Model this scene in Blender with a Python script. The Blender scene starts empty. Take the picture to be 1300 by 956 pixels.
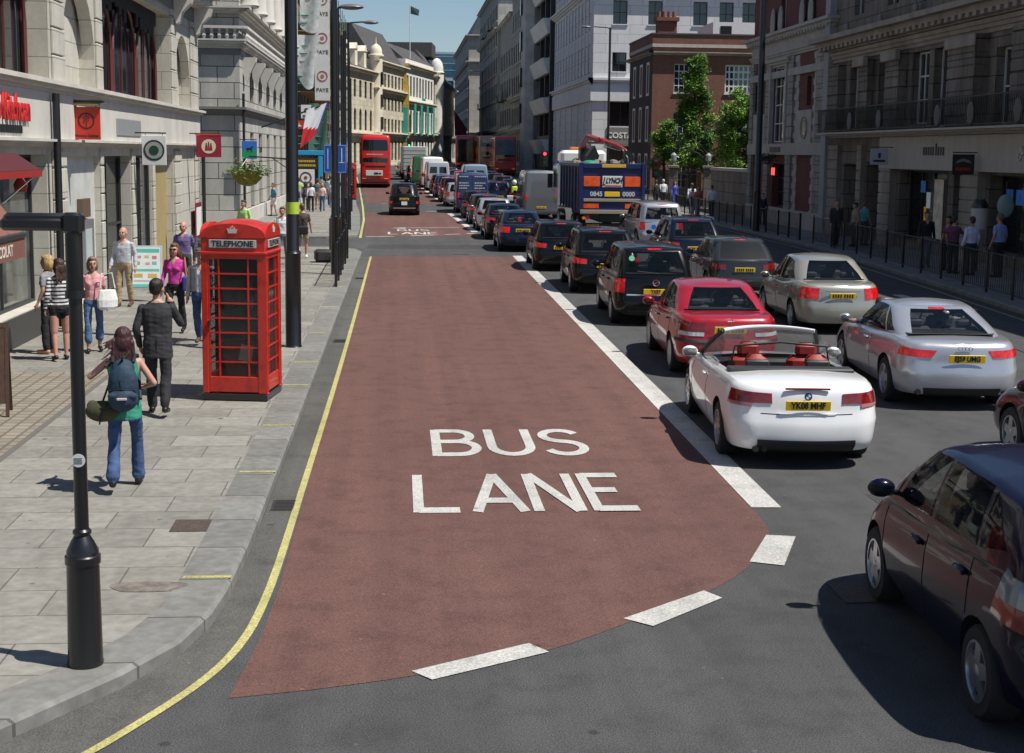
import bpy, bmesh, math, random
import numpy as np
from mathutils import Vector, Matrix, Euler
random.seed(7)
C=bpy.context; SC=C.scene; COL=SC.collection
PI=math.pi
def rad(d): return d*PI/180
# ---------------- camera, sky, sun, exposure ----------------
EYE=3.6
cam=bpy.data.objects.new('camera',bpy.data.cameras.new('camera')); COL.objects.link(cam)
SC.camera=cam
YAW,PITCH,ROLL=rad(4.5808),rad(7.551),0.012
fw=Vector((math.sin(YAW)*math.cos(PITCH),math.cos(YAW)*math.cos(PITCH),-math.sin(PITCH)))
rt=Vector((math.cos(YAW),-math.sin(YAW),0)); up=rt.cross(fw)
r2=rt*math.cos(ROLL)+up*math.sin(ROLL); u2=up*math.cos(ROLL)-rt*math.sin(ROLL)
M=Matrix((r2,u2,-fw)).transposed().to_4x4(); M.translation=Vector((0,0,EYE)); cam.matrix_world=M
cam.data.sensor_fit='HORIZONTAL'; cam.data.sensor_width=36; cam.data.lens=36*1805/1300
cam.data.shift_y=-45/1300; cam.data.clip_start=0.1; cam.data.clip_end=6000
SC.render.resolution_x=1024; SC.render.resolution_y=753
SUN_EL=rad(60); SUN_D=Vector((0.905,-0.425,0)).normalized()
W=bpy.data.worlds.new('World'); SC.world=W; W.use_nodes=True
nt=W.node_tree; bg=nt.nodes['Background']; sky=nt.nodes.new('ShaderNodeTexSky'); sky.sky_type='NISHITA'
sky.sun_disc=False; sky.sun_elevation=SUN_EL; sky.sun_rotation=math.atan2(SUN_D.x,SUN_D.y)
sky.air_density=1.0; sky.dust_density=0.2; sky.ozone_density=4.0
nt.links.new(sky.outputs[0],bg.inputs[0]); bg.inputs[1].default_value=0.072
sl=bpy.data.lights.new('sun','SUN'); sl.energy=5.0; sl.angle=rad(0.55); sl.color=(1,0.955,0.88)
so=bpy.data.objects.new('sun',sl); COL.objects.link(so)
sd=Vector((SUN_D.x*math.cos(SUN_EL),SUN_D.y*math.cos(SUN_EL),math.sin(SUN_EL)))
so.rotation_euler=(-sd).to_track_quat('-Z','Y').to_euler(); so.location=sd*60
vs=SC.view_settings; vs.view_transform='Standard'; vs.look='None'; vs.exposure=0.30; vs.gamma=1
# ---------------- materials ----------------
MATS={}
def mat(name,col,rough=0.6,metal=0.0,coat=0.0,var=0.12,scale=6.0,bump=0.0,bscale=None,col2=None,emit=0,alpha=1.0,spec=0.5,stretch=None,ramp=(0.32,0.68)):
    """procedural material: base colour broken up by noise, optional bump"""
    if name in MATS: return MATS[name]
    m=bpy.data.materials.new(name); m.use_nodes=True; n=m.node_tree; N=n.nodes; L=n.links
    b=N['Principled BSDF']; tc=N.new('ShaderNodeTexCoord'); mp=N.new('ShaderNodeMapping')
    L.new(tc.outputs['Object'],mp.inputs[0])
    if stretch: mp.inputs['Scale'].default_value=stretch
    nz=N.new('ShaderNodeTexNoise'); nz.inputs['Scale'].default_value=scale; nz.inputs['Detail'].default_value=6; nz.inputs['Roughness'].default_value=0.62
    L.new(mp.outputs[0],nz.inputs['Vector'])
    r=N.new('ShaderNodeValToRGB'); e=r.color_ramp.elements
    c=Vector(col[:3]); c2=Vector(col2[:3]) if col2 else c*(1+var); c1=c*(1-var) if not col2 else c
    e[0].position,e[1].position=ramp
    e[0].color=(*c1,1); e[1].color=(*c2,1)
    L.new(nz.outputs[0],r.inputs[0]); L.new(r.outputs[0],b.inputs['Base Color'])
    b.inputs['Roughness'].default_value=rough; b.inputs['Metallic'].default_value=metal
    b.inputs['Coat Weight'].default_value=coat; b.inputs['Coat Roughness'].default_value=0.04
    b.inputs['Specular IOR Level'].default_value=spec
    if alpha<1: b.inputs['Alpha'].default_value=alpha
    if emit: b.inputs['Emission Color'].default_value=(*col,1); b.inputs['Emission Strength'].default_value=emit
    if bump:
        n2=N.new('ShaderNodeTexNoise'); n2.inputs['Scale'].default_value=bscale or scale*5; n2.inputs['Detail'].default_value=4
        bp=N.new('ShaderNodeBump'); bp.inputs['Strength'].default_value=bump; bp.inputs['Distance'].default_value=0.02
        L.new(mp.outputs[0],n2.inputs['Vector']); L.new(n2.outputs[0],bp.inputs['Height']); L.new(bp.outputs[0],b.inputs['Normal'])
    MATS[name]=m; return m
def stone(name,col,bw=1.2,bh=0.42,mortar=0.012,dark=0.35,grime=0.5,gscale=0.5,rough=0.85,offset=0.5,mcol=None,var=0.1,axis='xz',streak=True,brickvar=0.12,spots=False):
    """coursed masonry: brick texture in the plane of the wall plus weathering"""
    if name in MATS: return MATS[name]
    m=bpy.data.materials.new(name); m.use_nodes=True; n=m.node_tree; N=n.nodes; L=n.links
    b=N['Principled BSDF']; tc=N.new('ShaderNodeTexCoord'); sp=N.new('ShaderNodeSeparateXYZ'); cb=N.new('ShaderNodeCombineXYZ')
    L.new(tc.outputs['Object'],sp.inputs[0])
    ad=N.new('ShaderNodeMath'); ad.operation='ADD'
    if axis=='xz':
        L.new(sp.outputs[0],ad.inputs[0]); L.new(sp.outputs[1],ad.inputs[1]); L.new(ad.outputs[0],cb.inputs[0]); L.new(sp.outputs[2],cb.inputs[1])
    else:
        L.new(sp.outputs[0],cb.inputs[0]); L.new(sp.outputs[1],cb.inputs[1])
    br=N.new('ShaderNodeTexBrick'); br.inputs['Scale'].default_value=1; br.inputs['Brick Width'].default_value=bw; br.inputs['Row Height'].default_value=bh
    br.inputs['Mortar Size'].default_value=mortar; br.inputs['Mortar Smooth'].default_value=0.1; br.offset=offset
    c=Vector(col); br.inputs['Color1'].default_value=(*(c*(1-brickvar)),1); br.inputs['Color2'].default_value=(*(c*(1+brickvar)),1)
    br.inputs['Mortar'].default_value=(*(Vector(mcol) if mcol else c*dark),1); br.inputs['Bias'].default_value=0
    L.new(cb.outputs[0],br.inputs['Vector'])
    nz=N.new('ShaderNodeTexNoise'); nz.inputs['Scale'].default_value=gscale; nz.inputs['Detail'].default_value=8; nz.inputs['Roughness'].default_value=0.7
    mp=N.new('ShaderNodeMapping'); L.new(tc.outputs['Object'],mp.inputs[0]); L.new(mp.outputs[0],nz.inputs['Vector'])
    if streak: mp.inputs['Scale'].default_value=(2.2,2.2,0.6)
    rp=N.new('ShaderNodeValToRGB'); rp.color_ramp.elements[0].position=0.36; rp.color_ramp.elements[1].position=0.66
    g=1-grime; rp.color_ramp.elements[0].color=(g,g,g*0.97,1); rp.color_ramp.elements[1].color=(1,1,1,1)
    L.new(nz.outputs[0],rp.inputs[0])
    mx=N.new('ShaderNodeMix'); mx.data_type='RGBA'; mx.blend_type='MULTIPLY'; mx.inputs[0].default_value=1
    L.new(br.outputs['Color'],mx.inputs[6]); L.new(rp.outputs[0],mx.inputs[7])
    n3=N.new('ShaderNodeTexNoise'); n3.inputs['Scale'].default_value=9; n3.inputs['Detail'].default_value=5
    L.new(tc.outputs['Object'],n3.inputs['Vector'])
    r3=N.new('ShaderNodeValToRGB'); r3.color_ramp.elements[0].position=0.3; r3.color_ramp.elements[1].position=0.7
    r3.color_ramp.elements[0].color=(1-var,)*3+(1,); r3.color_ramp.elements[1].color=(1,1,1,1); L.new(n3.outputs[0],r3.inputs[0])
    m2=N.new('ShaderNodeMix'); m2.data_type='RGBA'; m2.blend_type='MULTIPLY'; m2.inputs[0].default_value=1
    L.new(mx.outputs[2],m2.inputs[6]); L.new(r3.outputs[0],m2.inputs[7]); out_=m2.outputs[2]
    if spots:
        for sc_,a_,b_,c_ in ((3.1,0.055,0.075,(0.55,0.55,0.55)),(1.1,0.035,0.055,(0.38,0.36,0.34)),(4.3,0.05,0.07,(1.22,1.22,1.2))):
            vo=N.new('ShaderNodeTexVoronoi'); vo.inputs['Scale'].default_value=sc_; L.new(tc.outputs['Object'],vo.inputs['Vector'])
            rv=N.new('ShaderNodeValToRGB'); rv.color_ramp.elements[0].position=a_; rv.color_ramp.elements[1].position=b_; rv.color_ramp.elements[0].color=(*c_,1); rv.color_ramp.elements[1].color=(1,1,1,1); L.new(vo.outputs[0],rv.inputs[0])
            m4=N.new('ShaderNodeMix'); m4.data_type='RGBA'; m4.blend_type='MULTIPLY'; m4.inputs[0].default_value=1; L.new(out_,m4.inputs[6]); L.new(rv.outputs[0],m4.inputs[7]); out_=m4.outputs[2]
    L.new(out_,b.inputs['Base Color'])
    bp=N.new('ShaderNodeBump'); bp.inputs['Strength'].default_value=0.5; bp.inputs['Distance'].default_value=0.02; bp.invert=True
    L.new(br.outputs['Fac'],bp.inputs['Height']); L.new(bp.outputs[0],b.inputs['Normal'])
    b.inputs['Roughness'].default_value=rough
    MATS[name]=m; return m
def flat(name,col,rough=0.6,**k): return mat(name,col,rough,var=k.pop('var',0.06),**k)
# ---------------- mesh builder ----------------
class MB:
    def __init__(s): s.v=[]; s.f=[]; s.m=[]
    def add(s,vs,fs,mi=0,T=None):
        o=len(s.v)
        for p in vs: s.v.append(tuple(T@Vector(p)) if T else tuple(p))
        for f in fs: s.f.append([i+o for i in f]); s.m.append(mi)
        return s
    def box(s,x0,x1,y0,y1,z0,z1,mi=0,T=None):
        if x0>x1:x0,x1=x1,x0
        if y0>y1:y0,y1=y1,y0
        if z0>z1:z0,z1=z1,z0
        return s.add([(x0,y0,z0),(x1,y0,z0),(x1,y1,z0),(x0,y1,z0),(x0,y0,z1),(x1,y0,z1),(x1,y1,z1),(x0,y1,z1)],
          [(3,2,1,0),(4,5,6,7),(0,1,5,4),(1,2,6,5),(2,3,7,6),(3,0,4,7)],mi,T)
    def bevbox(s,x0,x1,y0,y1,z0,z1,b=0.02,mi=0,T=None):
        # box with chamfered edges
        vs=[];
        for zz,ins in ((z0,b),(z0+b,0),(z1-b,0),(z1,b)):
            a,c,d,e=x0+ins,x1-ins,y0+ins,y1-ins; k=b if not ins else b*0.5
            vs+=[(a+k,d,zz),(c-k,d,zz),(c,d+k,zz),(c,e-k,zz),(c-k,e,zz),(a+k,e,zz),(a,e-k,zz),(a,d+k,zz)]
        fs=[[7-i for i in range(8)],[24+i for i in range(8)]]
        for r in range(3):
            for i in range(8): fs.append((r*8+i,r*8+(i+1)%8,r*8+8+(i+1)%8,r*8+8+i))
        return s.add(vs,fs,mi,T)
    def quad(s,a,b,c,d,mi=0): return s.add([a,b,c,d],[(0,1,2,3)],mi)
    def tube(s,pts,r,n=8,mi=0,cap=True,T=None):
        pts=[Vector(p) for p in pts]; rs=r if isinstance(r,(list,tuple)) else [r]*len(pts)
        vs=[];fs=[]; prev=None
        for i,p in enumerate(pts):
            d=(pts[min(i+1,len(pts)-1)]-pts[max(i-1,0)]).normalized()
            a=prev if prev is not None else (Vector((0,0,1)) if abs(d.z)<0.9 else Vector((1,0,0)))
            u=(a-d*a.dot(d)).normalized(); w=d.cross(u); prev=u
            for k in range(n):
                t=2*PI*k/n; vs.append(p+(u*math.cos(t)+w*math.sin(t))*rs[i])
        for i in range(len(pts)-1):
            for k in range(n): fs.append((i*n+k,i*n+(k+1)%n,(i+1)*n+(k+1)%n,(i+1)*n+k))
        if cap: fs.append([n-1-k for k in range(n)]); fs.append([(len(pts)-1)*n+k for k in range(n)])
        return s.add(vs,fs,mi,T)
    def lathe(s,prof,n=16,c=(0,0,0),axis='z',mi=0,T=None,cap=True):
        vs=[];fs=[]
        for r,z in prof:
            for k in range(n):
                t=2*PI*k/n; a,b=r*math.cos(t),r*math.sin(t)
                p={'z':(a,b,z),'x':(z,a,b),'y':(b,z,a)}[axis]
                vs.append((p[0]+c[0],p[1]+c[1],p[2]+c[2]))
        for i in range(len(prof)-1):
            for k in range(n): fs.append((i*n+k,i*n+(k+1)%n,(i+1)*n+(k+1)%n,(i+1)*n+k))
        if cap: fs.append([n-1-k for k in range(n)]); fs.append([(len(prof)-1)*n+k for k in range(n)])
        return s.add(vs,fs,mi,T)
    def prism(s,poly,z0,z1,mi=0,T=None,axis='z'):
        n=len(poly)
        def P(a,b,h): return {'z':(a,b,h),'y':(a,h,b),'x':(h,a,b)}[axis]
        vs=[P(a,b,z0) for a,b in poly]+[P(a,b,z1) for a,b in poly]
        fs=[[n-1-i for i in range(n)],[n+i for i in range(n)]]+[(i,(i+1)%n,n+(i+1)%n,n+i) for i in range(n)]
        return s.add(vs,fs,mi,T)
    def ell(s,c,r,n=12,m=8,mi=0,T=None):
        prof=[]
        vs=[(c[0],c[1],c[2]-r[2])];fs=[]
        for j in range(1,m):
            ph=PI*j/m
            for k in range(n):
                t=2*PI*k/n; vs.append((c[0]+r[0]*math.sin(ph)*math.cos(t),c[1]+r[1]*math.sin(ph)*math.sin(t),c[2]-r[2]*math.cos(ph)))
        vs.append((c[0],c[1],c[2]+r[2])); L=len(vs)-1
        for k in range(n): fs.append((0,1+(k+1)%n,1+k)); fs.append((L,L-n+k,L-n+(k+1)%n))
        for j in range(m-2):
            for k in range(n): a=1+j*n; fs.append((a+k,a+(k+1)%n,a+n+(k+1)%n,a+n+k))
        return s.add(vs,fs,mi,T)
    def strip(s,pts,w,z=0.0,mi=0,h=None):
        """flat ribbon along ground points; h gives ground height"""
        pts=[Vector((p[0],p[1],0)) for p in pts]; vs=[]
        for i,p in enumerate(pts):
            d=(pts[min(i+1,len(pts)-1)]-pts[max(i-1,0)]).normalized(); nrm=Vector((-d.y,d.x,0))
            for sg in (1,-1):
                q=p+nrm*sg*w/2; vs.append((q.x,q.y,z+(h(q.y) if h else 0)))
        return s.add(vs,[(2*i,2*i+1,2*i+3,2*i+2) for i in range(len(pts)-1)],mi)
    def mesh(s,name,mats,smooth=None):
        me=bpy.data.meshes.new(name); me.from_pydata(s.v,[],s.f)
        for m in (mats if isinstance(mats,(list,tuple)) else [mats]): me.materials.append(m)
        me.polygons.foreach_set('material_index',s.m)
        fixmesh(me,smooth)
        return me
    def build(s,name,mats,parent=None,smooth=None,loc=None,rot=None):
        return obj(name,s.mesh(name,mats,smooth),parent,loc,rot)
def fixmesh(me,smooth=None,weld=False):
    b=bmesh.new(); b.from_mesh(me)
    if weld: bmesh.ops.remove_doubles(b,verts=b.verts,dist=1e-5)
    bmesh.ops.recalc_face_normals(b,faces=b.faces)
    if smooth is not None:
        a=rad(smooth)
        for f in b.faces: f.smooth=True
        for e in b.edges:
            if len(e.link_faces)==2 and e.calc_face_angle(0)>a: e.smooth=False
    b.to_mesh(me); b.free(); me.update()
def obj(name,me,parent=None,loc=None,rot=None):
    o=bpy.data.objects.new(name,me); COL.objects.link(o)
    if parent: o.parent=parent
    if loc is not None: o.location=loc
    if rot is not None: o.rotation_euler=rot if hasattr(rot,'__len__') else (0,0,rot)
    return o
def tag(o,label=None,cat=None,group=None,kind=None):
    if label: o['label']=label
    if cat: o['category']=cat
    if group: o['group']=group
    if kind: o['kind']=kind
    return o
def thing(name,label,cat,loc=(0,0,0),rot=0,group=None):
    o=obj(name,None,None,loc,rot); o.empty_display_size=0.3
    return tag(o,label,cat,group)
def copy_tree(o,parent=None,kids=None):
    kids=kids or KIDS
    c=o.copy(); COL.objects.link(c); c.parent=parent
    if parent: c.matrix_parent_inverse=o.matrix_parent_inverse.copy()
    for ch in o.children: copy_tree(ch,c)
    return c
KIDS=None
def gz(y): return 0.0 if y<75 else (0.0006*(y-75)**2 if y<85 else 0.06+0.012*(min(y,260)-85))
def text_mesh(txt,size,mats,ext=0.004,bold=0.0,align='CENTER',font_scale=(1,1),shear=0,name='lettering'):
    cu=bpy.data.curves.new(name,'FONT'); cu.body=txt; cu.size=size; cu.extrude=ext; cu.offset=bold; cu.align_x=align; cu.align_y='CENTER'; cu.shear=shear; cu.resolution_u=3
    o=bpy.data.objects.new(name,cu); COL.objects.link(o)
    dg=C.evaluated_depsgraph_get(); me=bpy.data.meshes.new_from_object(o.evaluated_get(dg)); bpy.data.objects.remove(o); bpy.data.curves.remove(cu)
    for v in me.vertices: v.co.x*=font_scale[0]; v.co.y*=font_scale[1]
    me.materials.clear()
    for m in (mats if isinstance(mats,(list,tuple)) else [mats]): me.materials.append(m)
    me.name=name; return me
# text meshes lie in local xy facing +z; this stands them upright facing -y
UPR=(PI/2,0,0)
def evalmesh(o,name):
    dg=C.evaluated_depsgraph_get(); dg.update(); me=bpy.data.meshes.new_from_object(o.evaluated_get(dg)); me.name=name; return me
# ---------------- vehicles ----------------
def paint(name,col,metal=0.0,rough=0.32,coat=1.0): return mat('paint_'+name,col,rough,metal,coat,var=0.03,scale=3,spec=0.5 if max(col)>0.05 else 0.15)
BLK=flat('black_plastic',(0.012,0.012,0.013),0.5); TYRE=mat('tyre_rubber',(0.018,0.018,0.018),0.85,bump=0.3,scale=30)
WELL=flat('wheel_well_dark',(0.006,0.006,0.006),0.95)
GLS=mat('car_glass',(0.006,0.009,0.011),0.03,0,0,var=0.3,scale=3,spec=0.6,alpha=0.42)
DKI=flat('cabin_dark_trim',(0.03,0.03,0.032),0.7); SEATM=flat('seat_grey',(0.07,0.07,0.075),0.8)
GLSB=mat('dark_tinted_glass',(0.006,0.008,0.010),0.05,0,0,var=0.3,scale=3,spec=0.8)
CHR=flat('chrome',(0.75,0.76,0.78),0.12,metal=1.0); ALU=flat('alloy_rim',(0.52,0.53,0.55),0.28,metal=0.9); SILP=flat('silver_plastic',(0.42,0.43,0.45),0.35)
REDL=mat('red_lamp_lens',(0.20,0.005,0.006),0.10,coat=1.0,var=0.4,scale=16); REDG=mat('glowing_brake_lens',(0.50,0.008,0.008),0.15,coat=1.0,var=0.7,scale=9,emit=0.22)
AMBL=mat('amber_lamp_lens',(0.8,0.22,0.02),0.15,coat=1.0,emit=0.35); CLRL=mat('clear_lamp_lens',(0.55,0.56,0.58),0.12,coat=1.0,var=0.3,scale=30)
YEL=flat('number_plate_yellow',(0.80,0.52,0.02),0.45); WHT=flat('number_plate_white',(0.75,0.75,0.74),0.45); INK=flat('plate_black_ink',(0.01,0.01,0.01),0.5)
def ring(yr,yf,w,rr,rf,br,bf,tap,tapf=None,nS=26):
    P=[]
    for i in range(6):
        x=(w-rr)*i/5; P.append((x,yr+br*(x/w)**2))
    y0=yr+br*((w-rr)/w)**2
    for i in range(1,7):
        t=PI/2*i/7; P.append((w-rr+rr*math.sin(t),y0+rr*1.15*(1-math.cos(t))))
    y0s=y0+rr*1.15; y1=yf-bf*((w-rf)/w)**2; y1s=y1-rf*1.15
    for i in range(nS): P.append((w,y0s+(y1s-y0s)*i/(nS-1)))
    for i in range(1,7):
        t=PI/2*i/7; P.append((w-rf+rf*math.cos(t),y1s+rf*1.15*math.sin(t)))
    for i in range(6):
        x=(w-rf)*(5-i)/5; P.append((x,yf-bf*(x/w)**2))
    ym=(yr+yf)/2; h=(yf-yr)/2; tapf=tap if tapf is None else tapf; out=[]
    for x,y in P:
        q=(y-ym)/h; k=tapf if q>0 else tap
        out.append((x*(1-k*abs(q)**2.6),y))
    return out
NS=26; NR=6+6+NS+6+6; SA=12; SB=12+NS-1
class Surf:
    SOLID=False
    def __init__(s,fn): s.fn=fn; s.c={}
    def R(s,t):
        k=round(t,5)
        if k not in s.c: s.c[k]=[Vector(p) for p in s.fn(t)]
        return s.c[k]
    def pt(s,a,t):
        sg=-1 if a<0 else 1; a=min(abs(a),NR-1.0001)
        R=s.R(t); i=int(a); f=a-i; p=R[i]*(1-f)+R[i+1]*f
        return Vector((p.x*sg,p.y,p.z))
    def ay(s,y,t):
        R=s.R(t)
        for i in range(3,NR-4):
            if R[i].y<=y<=R[i+1].y: return i+(y-R[i].y)/max(1e-6,R[i+1].y-R[i].y)
        return SA if y<R[SA].y else SB
    def nrm(s,a,t):
        e=0.02; d1=s.pt(a+0.1,t)-s.pt(a-0.1 if abs(a)>0.1 else a,t); d2=s.pt(a,min(1,t+e))-s.pt(a,max(0,t-e))
        n=d1.cross(d2)
        if n.length<1e-9: return Vector((0,-1,0))
        n.normalize(); p=s.pt(a,t); m=s.pt(a,t); R=s.R(t); c=Vector((0,min(max(m.y,R[SA].y+0.3),R[SB].y-0.3),p.z-0.15))
        return n if n.dot(p-c)>0 else -n
    def patch(s,mb,fn,nu=8,nv=4,off=0.006,mi=0,skirt=0.02):
        """fn(u,v)->(a,t); a signed"""
        vs=[];fs=[];n=(nu+1)
        if Surf.SOLID: off,skirt=0.07,0.10
        for j in range(nv+1):
            for i in range(n):
                a,t=fn(i/nu,j/nv); p=s.pt(a,t); nn=s.nrm(a,t); vs.append(p+nn*off)
        if Surf.SOLID:
            m=len(vs)
            for j in range(nv+1):
                for i in range(n): a,t=fn(i/nu,j/nv); vs.append(s.pt(a,t)-s.nrm(a,t)*skirt)
            for j in range(nv):
                for i in range(nu): q=j*n+i; fs+=[(q,q+1,q+n+1,q+n),(m+q+n,m+q+n+1,m+q+1,m+q)]
            lp=[i for i in range(n)]+[j*n+nu for j in range(1,nv+1)]+[nv*n+i for i in range(nu-1,-1,-1)]+[j*n for j in range(nv-1,0,-1)]
            for k in range(len(lp)): a_,b_=lp[k],lp[(k+1)%len(lp)]; fs.append((a_,m+a_,m+b_,b_))
            mb.add(vs,fs,mi); return
        for j in range(nv):
            for i in range(nu): q=j*n+i; fs.append((q,q+1,q+n+1,q+n))
        loop=[i for i in range(n)]+[j*n+nu for j in range(1,nv+1)]+[nv*n+i for i in range(nu-1,-1,-1)]+[j*n for j in range(nv-1,0,-1)]
        base=len(vs)
        for q in loop:
            j,i=divmod(q,n); a,t=fn(i/nu,j/nv); vs.append(s.pt(a,t)-s.nrm(a,t)*skirt)
        m=len(loop)
        for k in range(m): fs.append((loop[k],loop[(k+1)%m],base+(k+1)%m,base+k))
        mb.add(vs,fs,mi)
    def side(s,mb,c,sg,nu=8,nv=4,off=0.006,mi=0,round_=0):
        """c: four (y,t) corners  rear-bottom, front-bottom, front-top, rear-top"""
        def fn(u,v):
            yb=c[0][0]*(1-u)+c[1][0]*u; yt=c[3][0]*(1-u)+c[2][0]*u
            tb=c[0][1]*(1-u)+c[1][1]*u; tt=c[3][1]*(1-u)+c[2][1]*u
            y=yb*(1-v)+yt*v; t=tb*(1-v)+tt*v
            return sg*s.ay(y,t),t
        s.patch(mb,fn,nu,nv,off,mi)
    def end(s,mb,a0,a1,t0,t1,front=False,nu=14,nv=5,off=0.006,mi=0,top_in=0.0):
        """centred pane across the rear (or front); a0 half-extent at bottom, a1 at top"""
        def fn(u,v):
            q=(u*2-1)*(a0*(1-v)+a1*v); t=t0*(1-v)+t1*v
            if front: q=(NR-1-abs(q))*(1 if q>=0 else -1)
            return (q if abs(q)>1e-6 else 1e-6),t
        s.patch(mb,fn,nu,nv,off,mi)
    def ap(s,mb,c,sg,nu=6,nv=4,off=0.006,mi=0):
        """four (a,t) corners"""
        def fn(u,v):
            a=(c[0][0]*(1-u)+c[1][0]*u)*(1-v)+(c[3][0]*(1-u)+c[2][0]*u)*v
            t=(c[0][1]*(1-u)+c[1][1]*u)*(1-v)+(c[3][1]*(1-u)+c[2][1]*u)*v
            return sg*a,t
        s.patch(mb,fn,nu,nv,off,mi)
    def loft(s,ts,crown=0.03,mi=0,bottom=True):
        vs=[];fs=[]; n=NR; N2=2*n-2
        for t in ts:
            R=s.R(t); vs+=[(p.x,p.y,p.z) for p in R]+[(-R[i].x,R[i].y,R[i].z) for i in range(n-2,0,-1)]
        for k in range(len(ts)-1):
            for i in range(N2): fs.append((k*N2+i,k*N2+(i+1)%N2,(k+1)*N2+(i+1)%N2,(k+1)*N2+i))
        def cap(base,cr,flip):
            M=4; rows=[]
            R=[Vector(vs[base+i]) for i in range(n)]; xm=max(p.x for p in R)
            for i in range(n):
                if i in (0,n-1): rows.append([base+i]*(M+1)); continue
                row=[base+i]; p=R[i]
                e=min(1,min(i,n-1-i)/4)
                for j in range(1,M):
                    x=p.x*(1-2*j/M); vs.append((x,p.y,p.z+e*cr*(1-(x/p.x)**2)*(p.x/xm)**2)); row.append(len(vs)-1)
                row.append(base+N2-i); rows.append(row)
            for i in range(n-1):
                for j in range(M):
                    f=[rows[i][j],rows[i+1][j],rows[i+1][j+1],rows[i][j+1]]; g=[]
                    for q in f:
                        if q not in g: g.append(q)
                    if len(g)>2: fs.append(g if not flip else g[::-1])
        cap((len(ts)-1)*N2,crown,False)
        if bottom: cap(0,0,True)
        mb=MB(); mb.add(vs,fs,mi); return mb
def interp(tab,y): return float(np.interp(y,[p[0] for p in tab],[p[1] for p in tab]))
def body_surf(S):
    sec=S['sec']
    def fn(s):
        iw,ir,if_=[float(np.interp(s,[q[0] for q in sec],[q[k] for q in sec])) for k in (1,2,3)]
        R=ring(-S['L']/2+ir,S['L']/2-if_,S['W']/2-iw,S.get('rr',0.28),S.get('rf',0.4),S.get('br',0.10),S.get('bf',0.22),S.get('tap',0.07),S.get('tapf'))
        out=[]
        for x,y in R:
            zb=interp(S['zb'],y) if isinstance(S['zb'],list) else S['zb']
            out.append((x,y,zb+(interp(S['belt'],y)-zb)*s))
        return out
    return Surf(fn)
def cabin_surf(S):
    g=S['gh']
    def fn(t):
        e=t; b=g.get('bul',0.05)*math.sin(PI*t)
        ed=max(0,(t-0.84)/0.16)**2.2*0.09
        yr=g['yr'][0]*(1-e)+g['yr'][1]*e-b+ed; yf=g['yf'][0]*(1-e)+g['yf'][1]*e+b-ed
        w=g['w'][0]*(1-e)+g['w'][1]*e+0.4*b-ed
        R=ring(yr,yf,w,g.get('rr',0.2),g.get('rf',0.25),g.get('br',0.08),g.get('bf',0.2),g.get('tap',0.08))
        out=[]
        for x,y in R:
            z0=interp(S['belt'],y)-0.03; z1=interp(g['roof'],y)+0.012; out.append((x,y,z0+(z1-z0)*(t if t<0.84 else 0.84+0.16*math.sin((t-0.84)/0.16*PI/2))))
        return out
    return Surf(fn)
def wheel_mesh(r,w,kind):
    t=MB(); ri=r*0.66
    t.lathe([(ri*0.9,-w/2+0.03),(ri,-w/2),(r*0.93,-w/2),(r,-w/2+0.03),(r,w/2-0.03),(r*0.93,w/2),(ri,w/2),(ri*0.9,w/2-0.03)],28,axis='x',cap=True)
    tm=t.mesh('tyre',TYRE,40)
    m=MB(); o=w/2+0.004
    m.lathe([(ri*1.0,o-0.012),(ri*1.01,o),(ri*0.93,o),(ri*0.88,o-0.05)],28,axis='x',cap=False)
    n={'five':5,'ten':10,'multi':14,'hub':7}[kind]; sw={'five':0.075,'ten':0.035,'multi':0.022,'hub':0.075}[kind]
    for k in range(n):
        T=Matrix.Rotation(2*PI*k/n,4,'X')
        hw0,hw1=sw*0.8,sw*(0.62 if kind!='hub' else 1.25)
        z0,z1=r*0.1,ri*0.93; xa,xb=o-0.04,o-0.004
        m.add([(xa,-hw0,z0),(xb,-hw0,z0),(xb,hw0,z0),(xa,hw0,z0),(xa,-hw1,z1),(xb-0.006,-hw1,z1),(xb-0.006,hw1,z1),(xa,hw1,z1)],
          [(3,2,1,0),(4,5,6,7),(0,1,5,4),(1,2,6,5),(2,3,7,6),(3,0,4,7)],0,T)
    m.lathe([(r*0.16,o-0.05),(r*0.16,o-0.003),(r*0.06,o+0.004)],14,axis='x')
    m.lathe([(ri*0.9,o-0.085),(ri*0.9,o-0.08)],20,axis='x',mi=1)
    rm=m.mesh('rim',[ALU if kind!='hub' else SILP,WELL],35)
    return tm,rm
def boolop(base,cutme,self_=False):
    a=obj('a',base); c=obj('c',cutme); md=a.modifiers.new('b','BOOLEAN'); md.object=c; md.operation='DIFFERENCE'; md.solver='EXACT'; md.use_self=self_
    me=evalmesh(a,'cabin'); bpy.data.objects.remove(a); bpy.data.objects.remove(c); return me
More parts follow.
